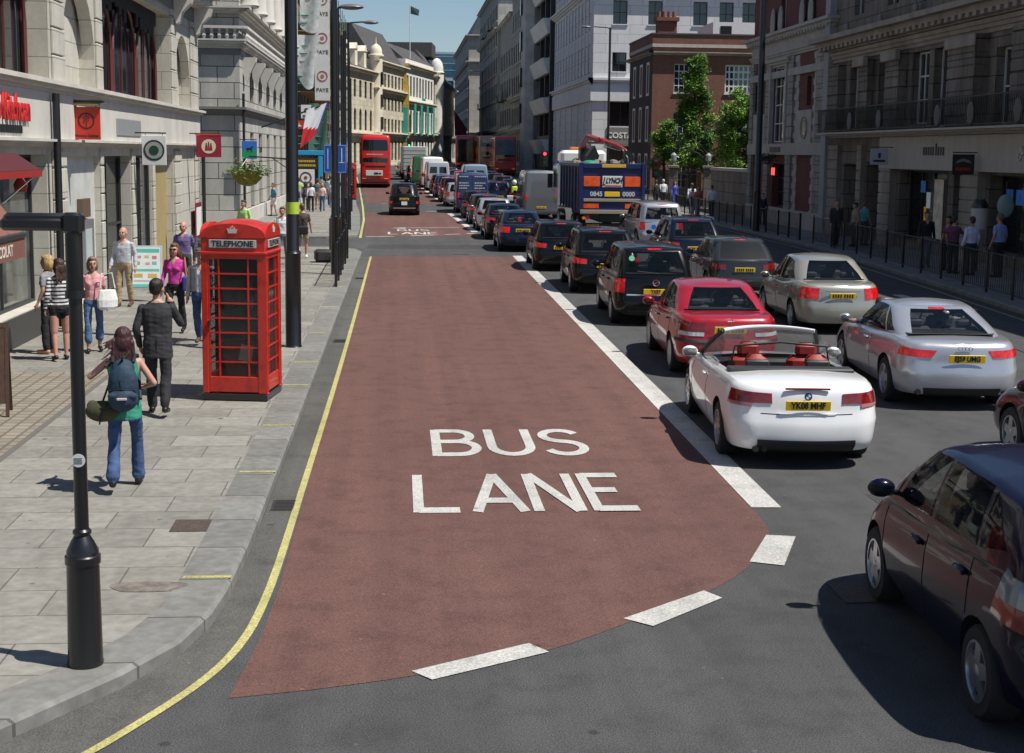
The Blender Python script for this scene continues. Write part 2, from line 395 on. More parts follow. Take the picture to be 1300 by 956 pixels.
def hollow(S,G):
    """cabin as a real shell: hollow inside, with openings where the panes sit"""
    me=G.loft([0,0.1,0.25,0.4,0.55,0.7,0.8,0.86,0.9,0.93,0.96,0.98,1.0],S['gh'].get('crown',0.035)).mesh('cabin',[BLK,WELL])
    g=dict(S['gh']); g['yr']=tuple(v+0.05 for v in g['yr']); g['yf']=tuple(v-0.05 for v in g['yf']); g['w']=tuple(v-0.05 for v in g['w']); g['roof']=[(a,b-0.05) for a,b in g['roof']]
    S2=dict(S); S2['gh']=g; S2['belt']=[(a,b-0.06) for a,b in S['belt']]
    m2=cabin_surf(S2).loft([0,0.2,0.4,0.6,0.8,0.88,0.93,0.97,1.0],0.03).mesh('c',[BLK,WELL])
    for p in m2.polygons: p.material_index=1
    me=boolop(me,m2); Surf.SOLID=True
    for pa in S.get('panes',[]):
        if pa[1]!='G' or pa[3] is not GLS: continue
        for sg in ((-1,1) if len(pa)>5 and pa[5] else (1,)):
            mb=MB()
            if pa[2]=='side': G.side(mb,pa[4],sg)
            else: G.end(mb,*pa[4][:4],front=len(pa[4])>4 and pa[4][4])
            m2=mb.mesh('c',[BLK,WELL])
            for p in m2.polygons: p.material_index=1
            me=boolop(me,m2)
    Surf.SOLID=False; fixmesh(me,34,True); return me
def interior(S):
    q=MB(); g=S['gh']; y0=g['yr'][0]+0.12; y1=g['yf'][0]-0.10; b=interp(S['belt'],0)-0.0; w=g['w'][0]-0.10; H=interp(g['roof'],0)
    n=8; vs=[]
    for j in range(n+1): y=y0+(y1-y0)*j/n; k=0.88 if j in(0,n) else 1; zz=interp(S['belt'],y)+0.045; vs+=[(-w*k,y,zz),(w*k,y,zz)]
    q.add(vs,[(2*j,2*j+1,2*j+3,2*j+2) for j in range(n)])
    for sx in (-0.36,0.36):
        for y,h_ in ((0.12,0.36),(max(y0+0.45,-1.05),0.26)):
            h=min(h_,H-b-0.10); q.bevbox(sx-0.22,sx+0.22,y-0.06,y+0.06,b,b+h*0.55,0.04,1); q.bevbox(sx-0.12,sx+0.12,y-0.05,y+0.04,b+h*0.5,b+h,0.04,1)
    q.tube([(0.36+0.17*math.cos(a),y1-0.42,b+0.08+0.15*math.sin(a)) for a in [2*PI*i/12 for i in range(13)]],0.015,5)
    return q.mesh('interior',[DKI,SEATM],40)
WM={}; VM={}
def plate_meshes(txt,w=0.52,h=0.115,bg=None):
    p=MB(); p.bevbox(-w/2,w/2,-0.012,0,-h/2,h/2,0.005)
    me=p.mesh('number_plate',bg or YEL,30)
    if txt: tm=text_mesh(txt,h*0.92,INK,0.002,0.004,font_scale=(0.82,1),name='plate_lettering')
    else:
        q=MB(); random.seed(3); x=-w*0.4
        for k in range(8):
            if k==4: x+=w*0.05
            q.box(x,x+w*0.055,-h*0.3,h*0.3,0,0.002); x+=w*0.1
        tm=q.mesh('plate_lettering',INK)
    return me,tm
def add_plate(root,txt,x,y,z,tilt=0,bg=None,front=False,w=0.52,h=0.115):
    k=('pl',txt,w,bg.name if bg else '')
    if k not in VM: VM[k]=plate_meshes(txt,w,h,bg)
    me,tm=VM[k]
    o=obj('number_plate',me,root,(x,y,z),(tilt,0,0 if not front else PI))
    obj('plate_lettering',tm,o,(0,-0.0135,0),UPR)
    return o
def vehicle(S,name,label,cat,x,y,rot,pnt,group=None,plate=None,lit=False,z=None,win=None,parts=True,kind='five',rimk=None):
    root=thing(name,label,cat,(x,y,gz(y) if z is None else z),rot,group)
    key=S['name']; gl=win or GLS
    if key not in VM:
        D={}; B=body_surf(S); D['B']=B
        ts=S.get('ts') or [0,0.05,0.12,0.2,0.3,0.38,0.42,0.5,0.6,0.7,0.78,0.85,0.91,0.96,1.0]
        bm_=B.loft(ts,S.get('crown',0.03))
        me=bm_.mesh('body',[BLK,WELL]); bo=obj('body',me)
        # wheel arches (and a cockpit) are cut out of the shell
        ct=MB(); hw=S['W']/2
        for wy in S['wy']:
            for sg in (-1,1):
                ct.lathe([(S['rw']+S.get('gap',0.045),sg*(hw-0.30)),(S['rw']+S.get('gap',0.045),sg*(hw+0.15))],28,c=(0,wy,S['rw']+0.01),axis='x',mi=0)
        for q in S.get('cut',[]): ct.bevbox(*q[:6],q[6])
        cme=ct.mesh('cut',[BLK,WELL])
        for p in cme.polygons: p.material_index=1
        co=obj('cut',cme); md=bo.modifiers.new('b','BOOLEAN'); md.object=co; md.operation='DIFFERENCE'; md.solver='EXACT'
        D['body']=evalmesh(bo,'body'); fixmesh(D['body'],32,True)
        bpy.data.objects.remove(bo); bpy.data.objects.remove(co)
        if 'gh' in S and not S.get('open'):
            G=cabin_surf(S); D['G']=G; D['cabin']=hollow(S,G) if S.get('see',True) else G.loft([0,0.1,0.25,0.4,0.55,0.7,0.8,0.86,0.9,0.93,0.96,0.98,1.0],S['gh'].get('crown',0.035)).mesh('cabin',[BLK],34)
        elif 'gh' in S: D['G']=cabin_surf(S)
        wk=(S['rw'],S.get('tw',0.22),S.get('rim','five'))
        if wk not in WM: WM[wk]=wheel_mesh(*wk)
        D['w']=WM[wk]
        # panes, lamps and trim lie on the shell's own surface
        P=[]
        def pane(nm,surf,how,mt,args,both=False,parent=None,off=0.006,nu=None):
            for sg in ((-1,1) if both else (1,)):
                mb=MB(); sf=D[surf]
                if how=='side': sf.side(mb,args,sg,off=off)
                elif how=='end': sf.end(mb,*args[:4],front=(len(args)>4 and args[4]),off=off)
                elif how=='ap': sf.ap(mb,args,sg,off=off)
                P.append((nm,mb.mesh(nm,mt,50),mt))
                if mt is GLS and surf=='G' and not S.get('see',True):
                    tb=MB(); g_=0.035
                    if how=='side': a_=args; sf.side(tb,[(a_[0][0]-g_,a_[0][1]-0.05),(a_[1][0]+g_*1.6,a_[1][1]-0.05),(a_[2][0]+g_,a_[2][1]+0.035),(a_[3][0]-g_,a_[3][1]+0.035)],sg,off=0.003)
                    else: sf.end(tb,args[0]+0.35,args[1]+0.35,args[2]-0.03,min(0.97,args[3]+0.025),front=(len(args)>4 and args[4]),off=0.003)
                    P.append(('window_seal',tb.mesh('window_seal',BLK,50),BLK))
        for pa in S.get('panes',[]): pane(*pa[:5],both=pa[5] if len(pa)>5 else False,off=pa[6] if len(pa)>6 else 0.006)
        D['P']=P; VM[key]=D
        sm=MB()
        for yy,t0,t1 in S.get('seams',[]):
            for sg in (-1,1): B.side(sm,[(yy-0.005,t0),(yy+0.005,t0),(yy+0.005,t1),(yy-0.005,t1)],sg,1,8,0.0025)
        for t0,a0 in S.get('rseams',[]):
            B.end(sm,a0,a0,t0,t0+0.012,off=0.003,nv=1)
        if sm.v:
            bb=bmesh.new(); bb.from_mesh(D['body']); sme=sm.mesh('g',[BLK,WELL])
            for p_ in sme.polygons: p_.material_index=1
            bb.from_mesh(sme); bb.to_mesh(D['body']); bb.free()
        D['hd']=[]
        for yy,tt in S.get('handles',[]):
            for sg in (-1,1):
                a=B.ay(yy,tt); p=B.pt(a*sg,tt); hd=MB(); hd.bevbox(p.x-0.02+0.02*sg,p.x+0.02+0.02*sg,yy-0.10,yy+0.10,p.z-0.018,p.z+0.018,0.012); D['hd'].append(hd.mesh('door_handle',BLK,40))
    D=VM[key]; pk=(key,pnt.name)
    if pk not in VM:
        b=D['body'].copy(); b.materials[0]=pnt; c=None
        if 'cabin' in D: c=D['cabin'].copy(); c.materials[0]=S.get('roofmat') or pnt
        VM[pk]=(b,c)
    b,c=VM[pk]
    bo=obj('body',b,root); root_body=bo
    if c:
        obj('cabin',c,root)
        if S.get('see',True): VM.setdefault(('int',key),None); VM[('int',key)]=VM[('int',key)] or interior(S); obj('interior',VM[('int',key)],root)
    for nm,me,mt in D['P']:
        if nm=='paint_trim': me=me.copy(); me.materials[0]=pnt; nm='trim'
        if mt is GLS and win: me=me.copy(); me.materials[0]=win
        if nm in('tail_lamp','brake_lamp') and lit and mt is REDL: me=me.copy(); me.materials[0]=REDG
        obj(nm,me,root)
    for wy in S['wy']:
        for sg in (-1,1):
            w=obj('wheel',D['w'][0],root,(sg*(S['W']/2-S.get('tw',0.22)/2-S.get('win',0.03)),wy,S['rw']),(0,0,0 if sg>0 else PI))
            obj('rim',D['w'][1],w)
    for h in D['hd']: h=h.copy(); h.materials[0]=pnt; obj('door_handle',h,bo)
    if plate is not None: add_plate(root,plate,*S['plate'])
    if 'mirror' in S:
        mk=('mir',key,pnt.name)
        if mk not in VM:
            m=MB(); m.ell((0,0,0),(0.11,0.07,0.075),12,8); m.tube([(-0.16,0,-0.05),(-0.03,0,-0.02)],0.02,6); m.bevbox(-0.085,0.085,-0.078,-0.045,-0.05,0.05,0.015,1)
            VM[mk]=m.mesh('wing_mirror',[S.get('mirmat') or pnt,GLS],40)
        mx,my,mz=S['mirror']
        for sg in (-1,1): obj('wing_mirror',VM[mk],root,(sg*mx,my,mz),(0,0,0 if sg>0 else PI)).scale=(1,1 if sg>0 else -1,1)
    return root
SEC=[(0,0.16,0.20,0.25),(0.05,0.07,0.06,0.10),(0.15,0.035,0.01,0.03),(0.35,0.015,0.0,0.0),(0.5,0.0,0.01,0.02),(0.56,0.0,0.045,0.05),(0.72,0.012,0.055,0.10),(0.88,0.04,0.07,0.22),(0.95,0.06,0.085,0.32),(1.0,0.10,0.13,0.42)]
def hatch_sec(): return [(0,0.16,0.20,0.25),(0.05,0.07,0.06,0.10),(0.15,0.035,0.01,0.03),(0.35,0.012,0.0,0.0),(0.45,0.0,0.02,0.02),(0.52,0.0,0.06,0.05),(0.75,0.01,0.075,0.12),(0.9,0.035,0.09,0.26),(0.96,0.05,0.10,0.33),(1.0,0.08,0.13,0.42)]
# ---- body shapes ----
def saloon(name,L=4.5,W=1.76,H=1.43,deck=0.98,wb=2.65,rim='five',lamps='gold'):
    r=-L/2; yw=-wb/2-0.02
    S=dict(name=name,L=L,W=W,zb=0.2,rw=0.315,wy=[yw,yw+wb],sec=SEC,rim=rim,rr=0.30,br=0.12,
      belt=[(r,deck-0.03),(r+0.25,deck),(r+0.9,deck+0.03),(-0.4,0.95),(0.6,0.93),(L/2-1.15,0.90),(L/2-0.5,0.80),(L/2,0.68)],
      gh=dict(yr=(r+0.62,r+1.35),yf=(L/2-1.02,L/2-1.95),w=(W/2-0.07,W/2-0.27),bul=0.06,
        roof=[(r+0.6,H-0.09),(r+1.3,H-0.05),(r+1.9,H),(0.2,H),(0.6,H-0.04),(L/2-1,H-0.12)]),
      mirror=(W/2+0.07,L/2-1.55,0.98),plate=(0,r+0.035,0.80,0.10))
    y0=S['gh']['yr']; y1=S['gh']['yf']
    S['panes']=[('rear_window','G','end',GLS,(5.9,5.3,0.13,0.92)),('windscreen','G','end',GLS,(6.0,5.6,0.10,0.92,True)),
      ('window','G','side',GLS,[(r+1.02,0.14),(-0.12,0.14),(-0.16,0.90),(r+1.60,0.86)],True),
      ('window','G','side',GLS,[(-0.02,0.14),(L/2-1.50,0.14),(L/2-2.02,0.88),(-0.06,0.90)],True)]
    if lamps=='gold': S['panes']+=[('tail_lamp','B','ap',REDL,[(4.4,0.66),(10.5,0.66),(10.2,0.93),(4.6,0.93)],True,0.010)]
    if lamps=='red': S['panes']+=[('tail_lamp','B','ap',REDL,[(3.9,0.72),(11,0.72),(10.6,0.90),(4.0,0.90)],True,0.010),('reversing_lamp','B','ap',CLRL,[(3.9,0.63),(10,0.63),(10,0.71),(3.9,0.71)],True,0.010),('bumper_strip','B','ap',BLK,[(3.0,0.50),(11.9,0.50),(11.9,0.555),(3.0,0.555)],True,0.014)]
    S['panes']+=[('headlamp','B','ap',CLRL,[(NR-7,0.62),(NR-4,0.62),(NR-4,0.86),(NR-8,0.86)],True,0.008)]
    S['seams']=[(-0.07,0.12,1),(L/2-1.35,0.12,0.98),(r+1.0,0.35,0.99)]; S['rseams']=[(0.575,3.9)]
    S['handles']=[(0.12,0.83),(-0.95,0.84)]
    return S
def hatch(name,L=4.25,W=1.77,H=1.48,belt=0.98,wb=2.6,rim='five',rake=0.35,lamps='wide',suv=0,rw=0.32,D=False,nose=1.0):
    r=-L/2; yw=r+0.80; z0=0.2+suv*0.08
    S=dict(name=name,L=L,W=W,zb=z0,rw=rw,wy=[yw,yw+wb],sec=hatch_sec(),rim=rim,rr=0.26,br=0.10,
      belt=[(r,belt),(r+0.5,belt+0.02),(-0.2,belt-0.02),(0.8,belt-0.04),(L/2-0.95,belt-0.06),(L/2-0.4,belt-0.17),(L/2,belt-0.30)],
      gh=dict(yr=(r+0.10,r+0.10+rake),yf=(L/2-0.85*nose,L/2-1.72*nose),w=(W/2-0.06,W/2-0.22),rr=0.16,bul=0.04,
        roof=[(r,H-0.06),(r+0.5,H-0.02),(r+1.1,H),(0.2,H),(0.8,H-0.05),(L/2-0.8,H-0.12)]),
      mirror=(W/2+0.08,L/2-1.5*nose,belt+0.06),plate=(0,r+0.055,0.74,0.06),seams=[(-0.05,0.12,1),(L/2-1.3*nose,0.12,0.98),(yw+0.42,0.35,0.99)],rseams=[(0.50,5.2)],
      handles=[(0.12,0.84),(-0.9,0.85)])
    S['panes']=[('rear_window','G','end',GLS,(5.4,5.0,0.10,0.88)),('windscreen','G','end',GLS,(6.0,5.6,0.08,0.92,True)),
      ('window','G','side',GLS,[(r+1.18,0.12),(-0.10,0.12),(-0.12,0.90),(r+1.22,0.90)],True),
      ('window','G','side',GLS,[(0.0,0.12),(L/2-1.32*nose,0.12),(L/2-1.82*nose,0.88),(-0.02,0.90)],True),
      ('window','G','side',GLS,[(r+0.50,0.16),(r+1.10,0.12),(r+1.14,0.90),(r+0.72,0.84)],True),
      ('brake_lamp','G','end',REDG,(1.6,1.6,0.925,0.965)),
      ('headlamp','B','ap',CLRL,[(NR-7,0.62),(NR-4,0.62),(NR-4,0.86),(NR-8,0.86)],True,0.008)]
    if lamps=='wide': S['panes']+=[('tail_lamp','B','ap',REDL,[(4.2,0.68),(10.8,0.70),(10.5,0.90),(4.2,0.84)],True,0.010)]
    if lamps=='tall': S['panes']+=[('tail_lamp','B','ap',REDL,[(6.0,0.60),(10.5,0.60),(10.5,0.99),(6.3,0.99)],True,0.010)]
    S['panes']+=[('bumper_insert','B','end',BLK,(5.5,5.5,0.03,0.16),False,0.008)]
    return S
P_WHITE=paint('white',(0.80,0.80,0.79),rough=0.3); P_SILV=paint('silver',(0.50,0.51,0.54),0.55,0.3); P_RED=paint('red',(0.36,0.008,0.018),0.15); P_GOLD=paint('champagne',(0.40,0.385,0.32),0.5)
P_BLK=paint('black',(0.004,0.004,0.0045),coat=0.6); P_NAVY=paint('navy',(0.006,0.009,0.026),0.0,coat=0.7); P_PURP=paint('purple',(0.004,0.003,0.016),0.0,0.25,coat=0.4); P_GREY=paint('graphite',(0.035,0.036,0.038),0.4)
P_MAR=paint('maroon',(0.07,0.008,0.012),0.2); P_BLUE=paint('blue',(0.02,0.05,0.16),0.3); P_VANB=paint('van_blue',(0.012,0.018,0.085),0,0.4); P_GRN=paint('green',(0.02,0.10,0.04)); P_BUS=paint('bus_red',(0.52,0.012,0.012),0,0.35)
LEATH=mat('red_leather',(0.24,0.018,0.014),0.5,bump=0.2,scale=20); DKG=flat('dark_grey_trim',(0.03,0.03,0.032),0.55)
# white convertible with the roof down
r=-2.3
CONV=dict(name='conv',L=4.6,W=1.84,zb=0.19,rw=0.325,wy=[-1.33,1.43],sec=SEC,rim='ten',rr=0.30,br=0.13,tw=0.24,crown=0.04,
  belt=[(r,0.93),(r+0.15,0.975),(r+0.6,1.0),(r+1.2,0.985),(0,0.93),(0.7,0.915),(1.2,0.88),(1.8,0.78),(2.3,0.66)],
  cut=[(-0.72,0.72,-1.06,0.70,0.45,1.4,0.08)],mirror=(0.97,0.72,0.97),plate=(0,r+0.03,0.76,0.12),
  seams=[(-0.42,0.12,1),(0.92,0.12,0.98)],rseams=[(0.60,4.6)],handles=[(-0.2,0.84)])
CONV['panes']=[('tail_lamp','B','ap',REDL,[(3.6,0.76),(11.2,0.73),(10.8,0.90),(3.8,0.90)],True,0.012),
  ('reversing_lamp','B','ap',flat('pink_lens',(0.5,0.18,0.18),0.15,coat=1.0),[(6.0,0.69),(11.2,0.69),(11.1,0.73),(6.0,0.74)],True,0.012),
  ('bumper_insert','B','end',BLK,(5.6,5.2,0.02,0.22),False,0.012),('plate_recess','B','end',P_WHITE,(2.7,3.0,0.60,0.62),False,0.014),
  ('headlamp','B','ap',CLRL,[(NR-7,0.62),(NR-4,0.62),(NR-4,0.86),(NR-8,0.86)],True,0.008)]
# silver two-door coupe
COUPE=saloon('coupe',4.63,1.86,1.375,0.98,2.75,'five',lamps='none')
COUPE.update(rw=0.335,tw=0.24,tap=0.085); r=-4.63/2
COUPE['gh']=dict(yr=(r+0.50,r+1.55),yf=(1.15,0.25),w=(0.80,0.60),bul=0.09,roof=[(r+0.6,1.27),(r+1.3,1.33),(r+2.1,1.375),(0.2,1.37),(0.8,1.33),(1.4,1.25)],crown=0.04)
COUPE['panes']=[('rear_window','G','end',GLS,(5.6,5.0,0.16,0.90)),('windscreen','G','end',GLS,(6.0,5.6,0.10,0.92,True)),
  ('window','G','side',GLS,[(-0.95,0.14),(0.78,0.14),(0.12,0.88),(-0.50,0.90)],True),('window','G','side',GLS,[(r+0.98,0.20),(-1.02,0.14),(-0.60,0.88),(-0.85,0.70)],True),
  ('tail_lamp','B','ap',REDL,[(3.9,0.74),(11.0,0.74),(10.6,0.89),(3.4,0.88)],True,0.010),('bumper_insert','B','end',BLK,(5.4,5.0,0.02,0.18),False,0.01),
  ('brake_lamp','G','end',REDG,(1.6,1.6,0.905,0.945)),('headlamp','B','ap',CLRL,[(NR-7,0.62),(NR-4,0.62),(NR-4,0.86),(NR-8,0.86)],True,0.008),
  ('window_trim','G','side',CHR,[(r+0.95,0.095),(0.85,0.095),(0.82,0.125),(r+0.97,0.14)],True,0.012)]
COUPE['seams']=[(-0.55,0.12,1),(0.95,0.12,0.98)]; COUPE['handles']=[(-0.32,0.84)]; COUPE['mirror']=(1.0,0.72,1.0); COUPE['plate']=(0.05,r+0.03,0.76,0.10)
RSAL=saloon('red_saloon',4.5,1.76,1.43,1.0,2.64,'hub','red'); RSAL['sec']=[(a,b,c,d) for a,b,c,d in SEC]
GSAL=saloon('gold_saloon',4.63,1.76,1.48,1.02,2.7,'five','gold')
DSAL=saloon('dark_saloon',4.6,1.77,1.43,0.99,2.7,'five','gold')
MPV=hatch('mpv',4.47,1.80,1.64,1.05,2.70,'hub',0.28,'tall')
MPV['panes'][4]=('window','G','side',GLS,[(-4.47/2+0.42,0.14),(-1.05,0.12),(-1.05,0.90),(-4.47/2+0.62,0.86)],True)
MPV['panes'].append(('chrome_strip','B','end',CHR,(5.2,5.2,0.53,0.565),False,0.012))
WAG=hatch('wagon',4.5,1.84,1.60,1.02,2.7,'five',0.55,'wide',suv=0.6,rw=0.35)
GOLF=hatch('golf',4.2,1.76,1.47,0.97,2.58,'five',0.40,'wide'); MEG=hatch('round_hatch',4.2,1.76,1.46,0.98,2.6,'multi',0.75,'wide')
MEG['see']=False
SMALL=hatch('small_hatch',3.9,1.68,1.47,0.95,2.45,'hub',0.3,'tall')
# purple one-box hatchback nearest the camera
JAZZ=hatch('jazz',3.92,1.70,1.54,0.98,2.42,'five',0.50,'tall',rw=0.305); r=-1.96
JAZZ['wy']=[-1.22,1.22]; JAZZ['belt']=[(r,1.08),(r+0.5,1.08),(-0.2,1.0),(0.6,0.95),(1.1,0.92),(1.55,0.80),(1.96,0.60)]
JAZZ['gh']=dict(yr=(r+0.10,r+0.55),yf=(1.46,0.52),w=(0.80,0.61),rr=0.16,bul=0.07,roof=[(r,1.37),(r+0.6,1.44),(r+1.2,1.475),(0.0,1.475),(0.6,1.45),(1.2,1.36)],crown=0.05)
JAZZ['panes']=[('rear_window','G','end',GLS,(5.2,5.0,0.12,0.86)),('windscreen','G','end',GLS,(6.2,5.8,0.06,0.93,True)),
  ('window','G','side',GLS,[(-0.98,0.13),(-0.14,0.13),(-0.10,0.90),(-0.86,0.90)],True),('window','G','side',GLS,[(-0.06,0.13),(0.78,0.13),(0.42,0.88),(-0.02,0.90)],True),
  ('window','G','side',GLS,[(0.87,0.13),(1.20,0.13),(0.82,0.60),(0.70,0.60)],True),('window','G','side',GLS,[(r+0.55,0.28),(-1.04,0.14),(-0.94,0.88),(r+0.92,0.82)],True),
  ('tail_lamp','B','ap',flat('smoked_lens',(0.20,0.21,0.22),0.12,coat=1.0),[(8.0,0.76),(12.6,0.80),(12.0,0.99),(8.6,0.99)],True,0.014),('tail_lamp','B','ap',REDL,[(8.0,0.60),(13.0,0.66),(12.6,0.80),(8.0,0.76)],True,0.014),
  ('headlamp','B','ap',CLRL,[(NR-9,0.66),(NR-4,0.62),(NR-5,0.84),(NR-11,0.92)],True,0.01)]
JAZZ['seams']=[(-0.11,0.14,1),(0.95,0.2,1),(-1.0,0.50,1)]; JAZZ['handles']=[(0.08,0.80),(-0.86,0.81)]; JAZZ['mirror']=(0.90,0.84,1.03)
JAZZ['plate']=(0,r,0.8,0)
# box bodies: vans, lorry box, bus
def box(name,L,W,H,zb=0.25,rw=0.33,wb=None,rear_in=0.08,nose=1.0,rim='hub',rad_=0.12,cab=True,crown=0.04,wy=None,tw=0.24):
    r=-L/2; sec=[(0,0.06,0.04,0.10),(0.04,0.02,0.0,0.02),(0.2,0.0,0.0,0.0),(0.42,0.0,0.0,0.05),(0.5,0.01,0.01,0.12*nose),(0.6,0.03,0.02,0.55*nose),(0.85,0.07,0.05,1.05*nose),(0.95,0.11,rear_in,1.2*nose),(1.0,0.2,rear_in+0.1,1.35*nose)]
    S=dict(name=name,L=L,W=W,zb=zb,rw=rw,wy=wy or [r+0.9,r+0.9+(wb or L*0.62)],sec=sec,rim=rim,rr=rad_,rf=0.35,br=0.03,tap=0.03,belt=[(r,H),(L/2-1.6*nose-0.2,H),(L/2-1.2*nose,H-0.02),(L/2-0.6*nose,H-0.35*nose),(L/2,H*0.52 if nose>0.5 else H)],
      plate=(0,r-0.005,0.62,0),seams=[],crown=crown,tw=tw,ts=[0,0.04,0.1,0.2,0.32,0.42,0.5,0.6,0.72,0.85,0.91,0.95,0.98,1])
    S['panes']=[('window','B','side',GLS,[(L/2-1.75*nose-0.1,0.52),(L/2-0.85*nose,0.52),(L/2-1.3*nose,0.82),(L/2-1.75*nose-0.1,0.84)],True),('windscreen','B','end',GLS,(6.0,5.6,0.52,0.82,True)),
      ('tail_lamp','B','ap',REDL,[(4.6,0.30),(6.6,0.30),(6.6,0.46),(4.6,0.46)],True,0.01),('headlamp','B','ap',CLRL,[(NR-7,0.28),(NR-4,0.28),(NR-4,0.42),(NR-8,0.42)],True,0.008)]
    S['mirror']=(W/2+0.1,L/2-1.0*nose,H*0.52); S['mirmat']=BLK
    return S
VAN=box('van',4.9,1.95,2.35); VAN['rseams']=[]; VAN['panes']+=[('rear_window','B','ap',GLSB,[(0.6,0.56),(4.3,0.56),(4.1,0.80),(0.6,0.80)],True,0.008)]
VANP=box('panel_van',4.9,1.95,2.30)
SPR=box('tall_van',5.6,1.98,2.6)
# rear-view black cab
TAXI=hatch('taxi',4.55,1.78,1.76,1.10,2.88,'hub',0.42,'tall',rw=0.33); TAXI['gh']['rr']=0.36; TAXI['gh']['yr']=(-2.02,-1.50); TAXI['gh']['w']=(0.80,0.66); TAXI['gh']['roof']=[(-2.3,1.66),(-1.6,1.74),(-1,1.76),(0.2,1.74),(0.9,1.6)]
TAXI['panes']=[('rear_window','G','end',GLS,(5.0,4.6,0.22,0.82)),('windscreen','G','end',GLS,(6.0,5.6,0.10,0.90,True)),('window','G','side',GLS,[(-1.5,0.14),(-0.5,0.14),(-0.5,0.85),(-1.35,0.85)],True),('window','G','side',GLS,[(-0.4,0.14),(0.7,0.14),(0.3,0.85),(-0.4,0.85)],True),
 ('tail_lamp','B','ap',REDL,[(6.5,0.50),(9,0.50),(9,0.66),(6.5,0.66)],True,0.012),('bumper_strip','B','end',CHR,(6,6,0.20,0.27),False,0.03),('headlamp','B','ap',CLRL,[(NR-7,0.6),(NR-5,0.6),(NR-5,0.8),(NR-7,0.8)],True,0.008)]
TAXI['plate']=(0,-2.32,0.92,0.05)
# pickup with a hardtop
PICK=hatch('pickup',5.0,1.80,1.78,1.10,3.0,'five',0.16,'tall',suv=1.0,rw=0.38)
PICK['gh']['w']=(0.86,0.72); PICK['panes'][0]=('rear_window','G','end',GLS,(5.2,5.0,0.16,0.80))
# double-decker: the rear overhang, two rows of glazing
def bus_spec():
    L,Wd,H=10.4,2.52,4.38; r=-L/2
    sec=[(0,0.08,0.10,0.08),(0.03,0.01,0.02,0.02),(0.3,0.0,0.0,0.0),(0.62,0.0,0.02,0.05),(0.9,0.03,0.10,0.22),(0.96,0.06,0.16,0.32),(0.99,0.14,0.26,0.45),(1.0,0.26,0.40,0.6)]
    S=dict(name='bus',L=L,W=Wd,zb=0.28,rw=0.48,wy=[r+2.6,r+8.0],sec=sec,rim='hub',rr=0.20,rf=0.3,br=0.05,bf=0.10,tap=0.0,belt=[(r,H),(L/2,H)],tw=0.3,win=0.05,
      ts=[0,0.03,0.1,0.3,0.45,0.62,0.75,0.9,0.93,0.96,0.98,0.99,1],plate=(0,r,0.75,0),seams=[],crown=0.05)
    S['panes']=[('rear_window','B','end',GLSB,(5.2,4.9,0.68,0.90)),('rear_window','B','end',GLSB,(5.0,5.0,0.44,0.53)),('upper_window','B','side',GLSB,[(r+0.5,0.66),(L/2-0.6,0.66),(L/2-0.6,0.86),(r+0.5,0.86)],True),
      ('lower_window','B','side',GLSB,[(r+2.0,0.30),(L/2-0.4,0.30),(L/2-0.4,0.50),(r+2.0,0.50)],True),('windscreen','B','end',GLSB,(5.6,5.6,0.26,0.52,True)),('upper_windscreen','B','end',GLSB,(5.6,5.6,0.64,0.88,True)),
      ('grille','B','end',BLK,(4.0,4.0,0.335,0.375)),('bumper','B','end',flat('bus_bumper',(0.10,0.02,0.02),0.5),(5.6,5.6,0.02,0.10),False,0.02),
      ('tail_lamp','B','ap',REDL,[(4.3,0.36),(4.9,0.36),(4.9,0.43),(4.3,0.43)],True,0.012),('hazard_band','B','ap',AMBL,[(3.6,0.105),(5.6,0.105),(5.6,0.12),(3.6,0.12)],True,0.02)]
    return S
BUS=bus_spec()
BUSPLATE=flat('advert_panel',(0.62,0.66,0.58),0.4)
def add_box(root,name,m,*a,bev=0.02,smooth=35):
    q=MB(); q.bevbox(*a,bev); return q.build(name,m,root,smooth)
def tnormal(t,par,size,m,loc,rot=UPR,nm='lettering',**k):
    return obj(nm,text_mesh(t,size,m,name=nm,**k),par,loc,rot)
# --- the nearest vehicles ---
G1='cars queueing in the lane beside the bus lane'; G2='cars queueing in the second lane'
cv=vehicle(CONV,'convertible_car','white convertible with its roof down and red leather seats','car',4.84,18.02,rad(-4.0),P_WHITE,None,'YK08 MHF')
q=MB()                                     # cockpit tub, seats and headrests
q.bevbox(-0.70,0.70,-1.08,0.70,0.40,0.46,0.01); q.bevbox(-0.70,0.70,0.50,0.72,0.46,0.90,0.04); q.build('cockpit_lining',DKG,cv,35)
for sx in (-0.37,0.37):
    q=MB(); q.bevbox(sx-0.25,sx+0.25,-0.42,-0.26,0.5,1.08,0.07); q.bevbox(sx-0.25,sx+0.25,-0.30,0.25,0.46,0.62,0.06); st=q.build('front_seat',LEATH,cv,40)
    q=MB(); q.bevbox(sx-0.14,sx+0.14,-0.40,-0.28,1.05,1.24,0.05); q.build('headrest',LEATH,st,40)
    q=MB(); q.bevbox(sx-0.27,sx+0.27,-0.98,-0.86,0.5,1.00,0.06); st=q.build('rear_seat',LEATH,cv,40)
    q=MB(); q.bevbox(sx-0.145,sx+0.145,-1.00,-0.88,1.00,1.17,0.06); q.build('headrest',LEATH,st,40)
    q=MB(); q.bevbox(sx-0.15,sx+0.15,-1.06,-1.005,0.97,1.11,0.02); q.build('roll_hoop',DKG,st,40)
q=MB(); q.bevbox(-0.76,0.76,-1.30,-1.04,0.985,1.040,0.015); q.build('roof_cover_flap',DKG,cv,35)
wt=lambda u,v:(u*(0.80*(1-v)+0.60*v),(1.10*(1-v)+0.42*v)-(0.24*(1-v)+0.20*v)*u*u,0.915+(0.40+0.03*(1-u*u))*v+0.03*math.sin(PI*v))
q=MB()
